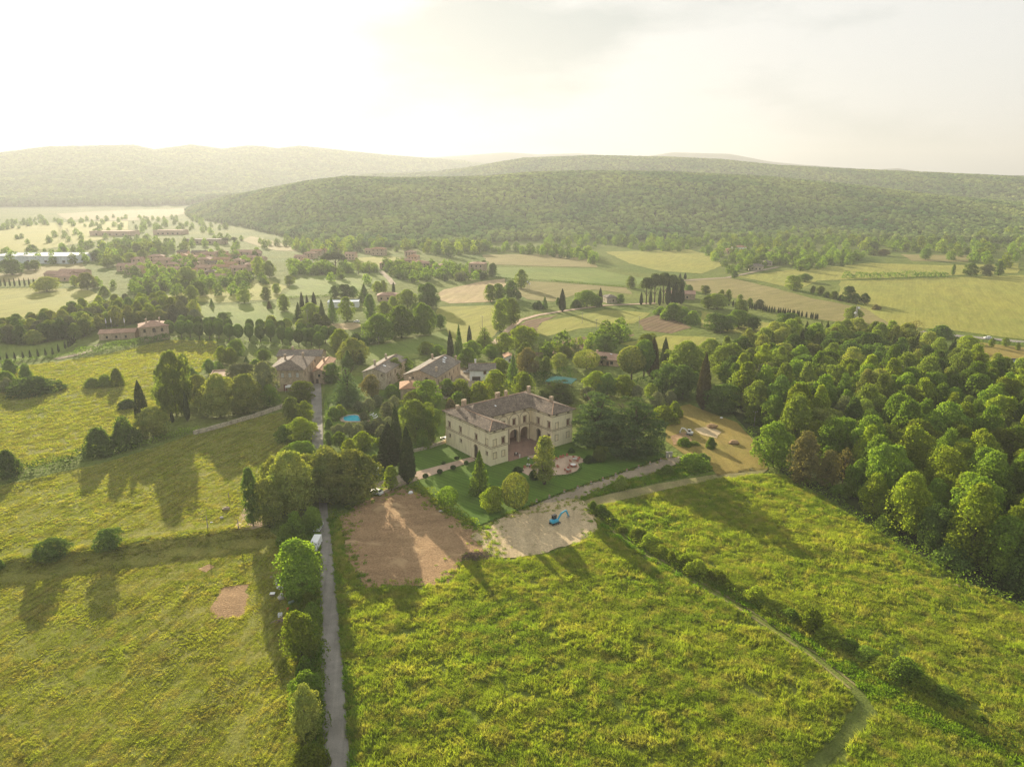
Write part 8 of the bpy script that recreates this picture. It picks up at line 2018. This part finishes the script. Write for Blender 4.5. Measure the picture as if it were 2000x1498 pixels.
# brush heap, clods and debris of the tilled plot
TWIG = mat_plain('dry_twigs', (0.13, 0.095, 0.07), 0.9, 0.1, 0.3, 2); STRAW = mat_blade('dry_straw', (0.30, 0.22, 0.11), (0.24, 0.16, 0.08), (0.20, 0.13, 0.065), 0.3)
bm_ = MB(); rg = random.Random(3)
for i in range(260):
    a = rg.uniform(0, 6.28); r_ = rg.random() ** 0.5 * 3.0; hh = 1.3 * (1 - (r_ / 3.1) ** 2)
    c = Vector((r_ * math.cos(a) * 1.3, r_ * math.sin(a) * 0.8, hh * rg.random() + 0.1)); d = Vector((rg.gauss(0, 1), rg.gauss(0, 1), rg.gauss(0, 0.35))).normalized() * rg.uniform(0.4, 1.3)
    bm_.tube([c - d, c + d], [0.05, 0.025], 4)
x, y = G(933, 1090); tag(bm_.build('brush_heap', TWIG, loc=(x, y, hz(x, y))), 'dark heap of cut brushwood at the corner of the tilled plot', 'brush heap')
CLOD = [MB().ell((0, 0, 0.05), (0.22, 0.18, 0.13), 6, 4, 0.25).mesh('clod', F_DIRT) for _ in range(4)]
TILL = [(664, 1010), (700, 985), (740, 966), (790, 950), (825, 962), (870, 1000), (930, 1033), (955, 1042), (965, 1078), (905, 1098), (882, 1142), (800, 1149), (708, 1152), (688, 1112), (670, 1060)]
scatter_obj('soil_clods', pts_in([TILL], 2.6, 61), CLOD, 'clods of earth lying on the tilled plot', 0.15, 0.9, 12)
C_STRAW = [clump(560 + i, 14, 0.5, 0.16, 0.06, 0.5, STRAW) for i in range(3)]
scatter_obj('dry_debris', pts_in([TILL, [(800, 958), (830, 968), (930, 1034), (990, 1020), (985, 1050), (920, 1060), (850, 1010)]], 1.2, 62, tuft(0.45)), C_STRAW, 'dry straw and roots strewn over the tilled plot', 0.6, 1.4, 13)
def edge_pts(poly, per_m, spread, seed):
    rg_ = np.random.default_rng(seed); d_ = np.array(densify(Gn(poly), 1.0)); k = rg_.integers(0, len(d_), int(len(d_) * per_m))
    q = d_[k] + rg_.normal(0, spread, (len(k), 2)); return np.stack([q[:, 0], q[:, 1], hland(q[:, 0], q[:, 1])], 1)
CLAY = [(945, 1036), (985, 1008), (1020, 998), (1120, 980), (1150, 994), (1164, 1038), (1128, 1064), (1060, 1088), (1000, 1096), (955, 1094)]
scatter_obj('edge_weeds', np.concatenate([edge_pts(TILL, 7, 1.9, 71), edge_pts(CLAY, 3, 1.5, 72), edge_pts(GRAVEL_LANE, 2, 0.6, 73)]), C_WEED + C_TALL[:2], 'weeds creeping into the bare plots and the gravel lane', 0.2, 0.95, 19)
# pottery yard at the far right
yx, yy = G(1985, 745)
for i, (px, py, w, d, h, mt, nm, lb) in enumerate([(1992, 742, 26, 22, 4.5, GREENP, 'dark_shed', 'dark roofed shed at the far right yard')]):
    x, y = G(px, py); house('dark_shed', lb, x - 8, y, -6, w, d, h, 'flat', 0.3, W_GREY, mat_plain('slate_roof', (0.07, 0.09, 0.10), 0.5, 0.3, 0.15, 0.3), parts=False, cat='shed')
for i in range(9):
    px = 1958 + i * 6; x, y = G(px, 708 + i * 0.6); o = empty('pallet_stack', (x, y, hz(x, y)), random.uniform(-0.2, 0.2)); tag(o, f"orange stack in the far right yard, {ORD[i] + ' from the left' if i else 'leftmost'}", 'pallet stack', 'orange stacks in the far right yard')
    for k in range(3): MB().box(-0.9 + 0.1 * k, 0.9 - 0.08 * k, -0.8, 0.8, 0.02 + 0.62 * k, 0.6 + 0.62 * k).build('crate', ORANGE if (i + k) % 4 else TERRA, o)
for px, py, lb in [(1970, 748, 'left orange heap below the dark shed'), (1980, 745, 'right orange heap below the dark shed')]:
    x, y = G(px, py); o = MB().ell((0, 0, 0.5), (1.4, 1.2, 0.9), 10, 6, 0.2).build('pot_heap', ORANGE, loc=(x, y, hz(x, y) + 0.2)); tag(o, lb, 'heap')
car('white truck in the far right yard', 1930, 709, 75, WHITE, 'van', 'truck')
# ------------------------------------------------------------------ the hazy air
hz_ = MB(); hz_.box(-9500, 9500, -400, 9600, -40, 470)
haze_m, hn = node_mat('haze_air')
pv = N(hn, 'ShaderNodeVolumePrincipled')
pv.inputs['Color'].default_value = (0.48, 0.50, 0.51, 1)
pv.inputs['Density'].default_value = HAZE_DENSITY
pv.inputs['Anisotropy'].default_value = HAZE_G
ho = N(hn, 'ShaderNodeOutputMaterial'); hn.links.new(pv.outputs[0], ho.inputs['Volume'])
haze = hz_.build('haze', haze_m)
tag(haze, 'warm sunlit haze filling the valley', kind='stuff')
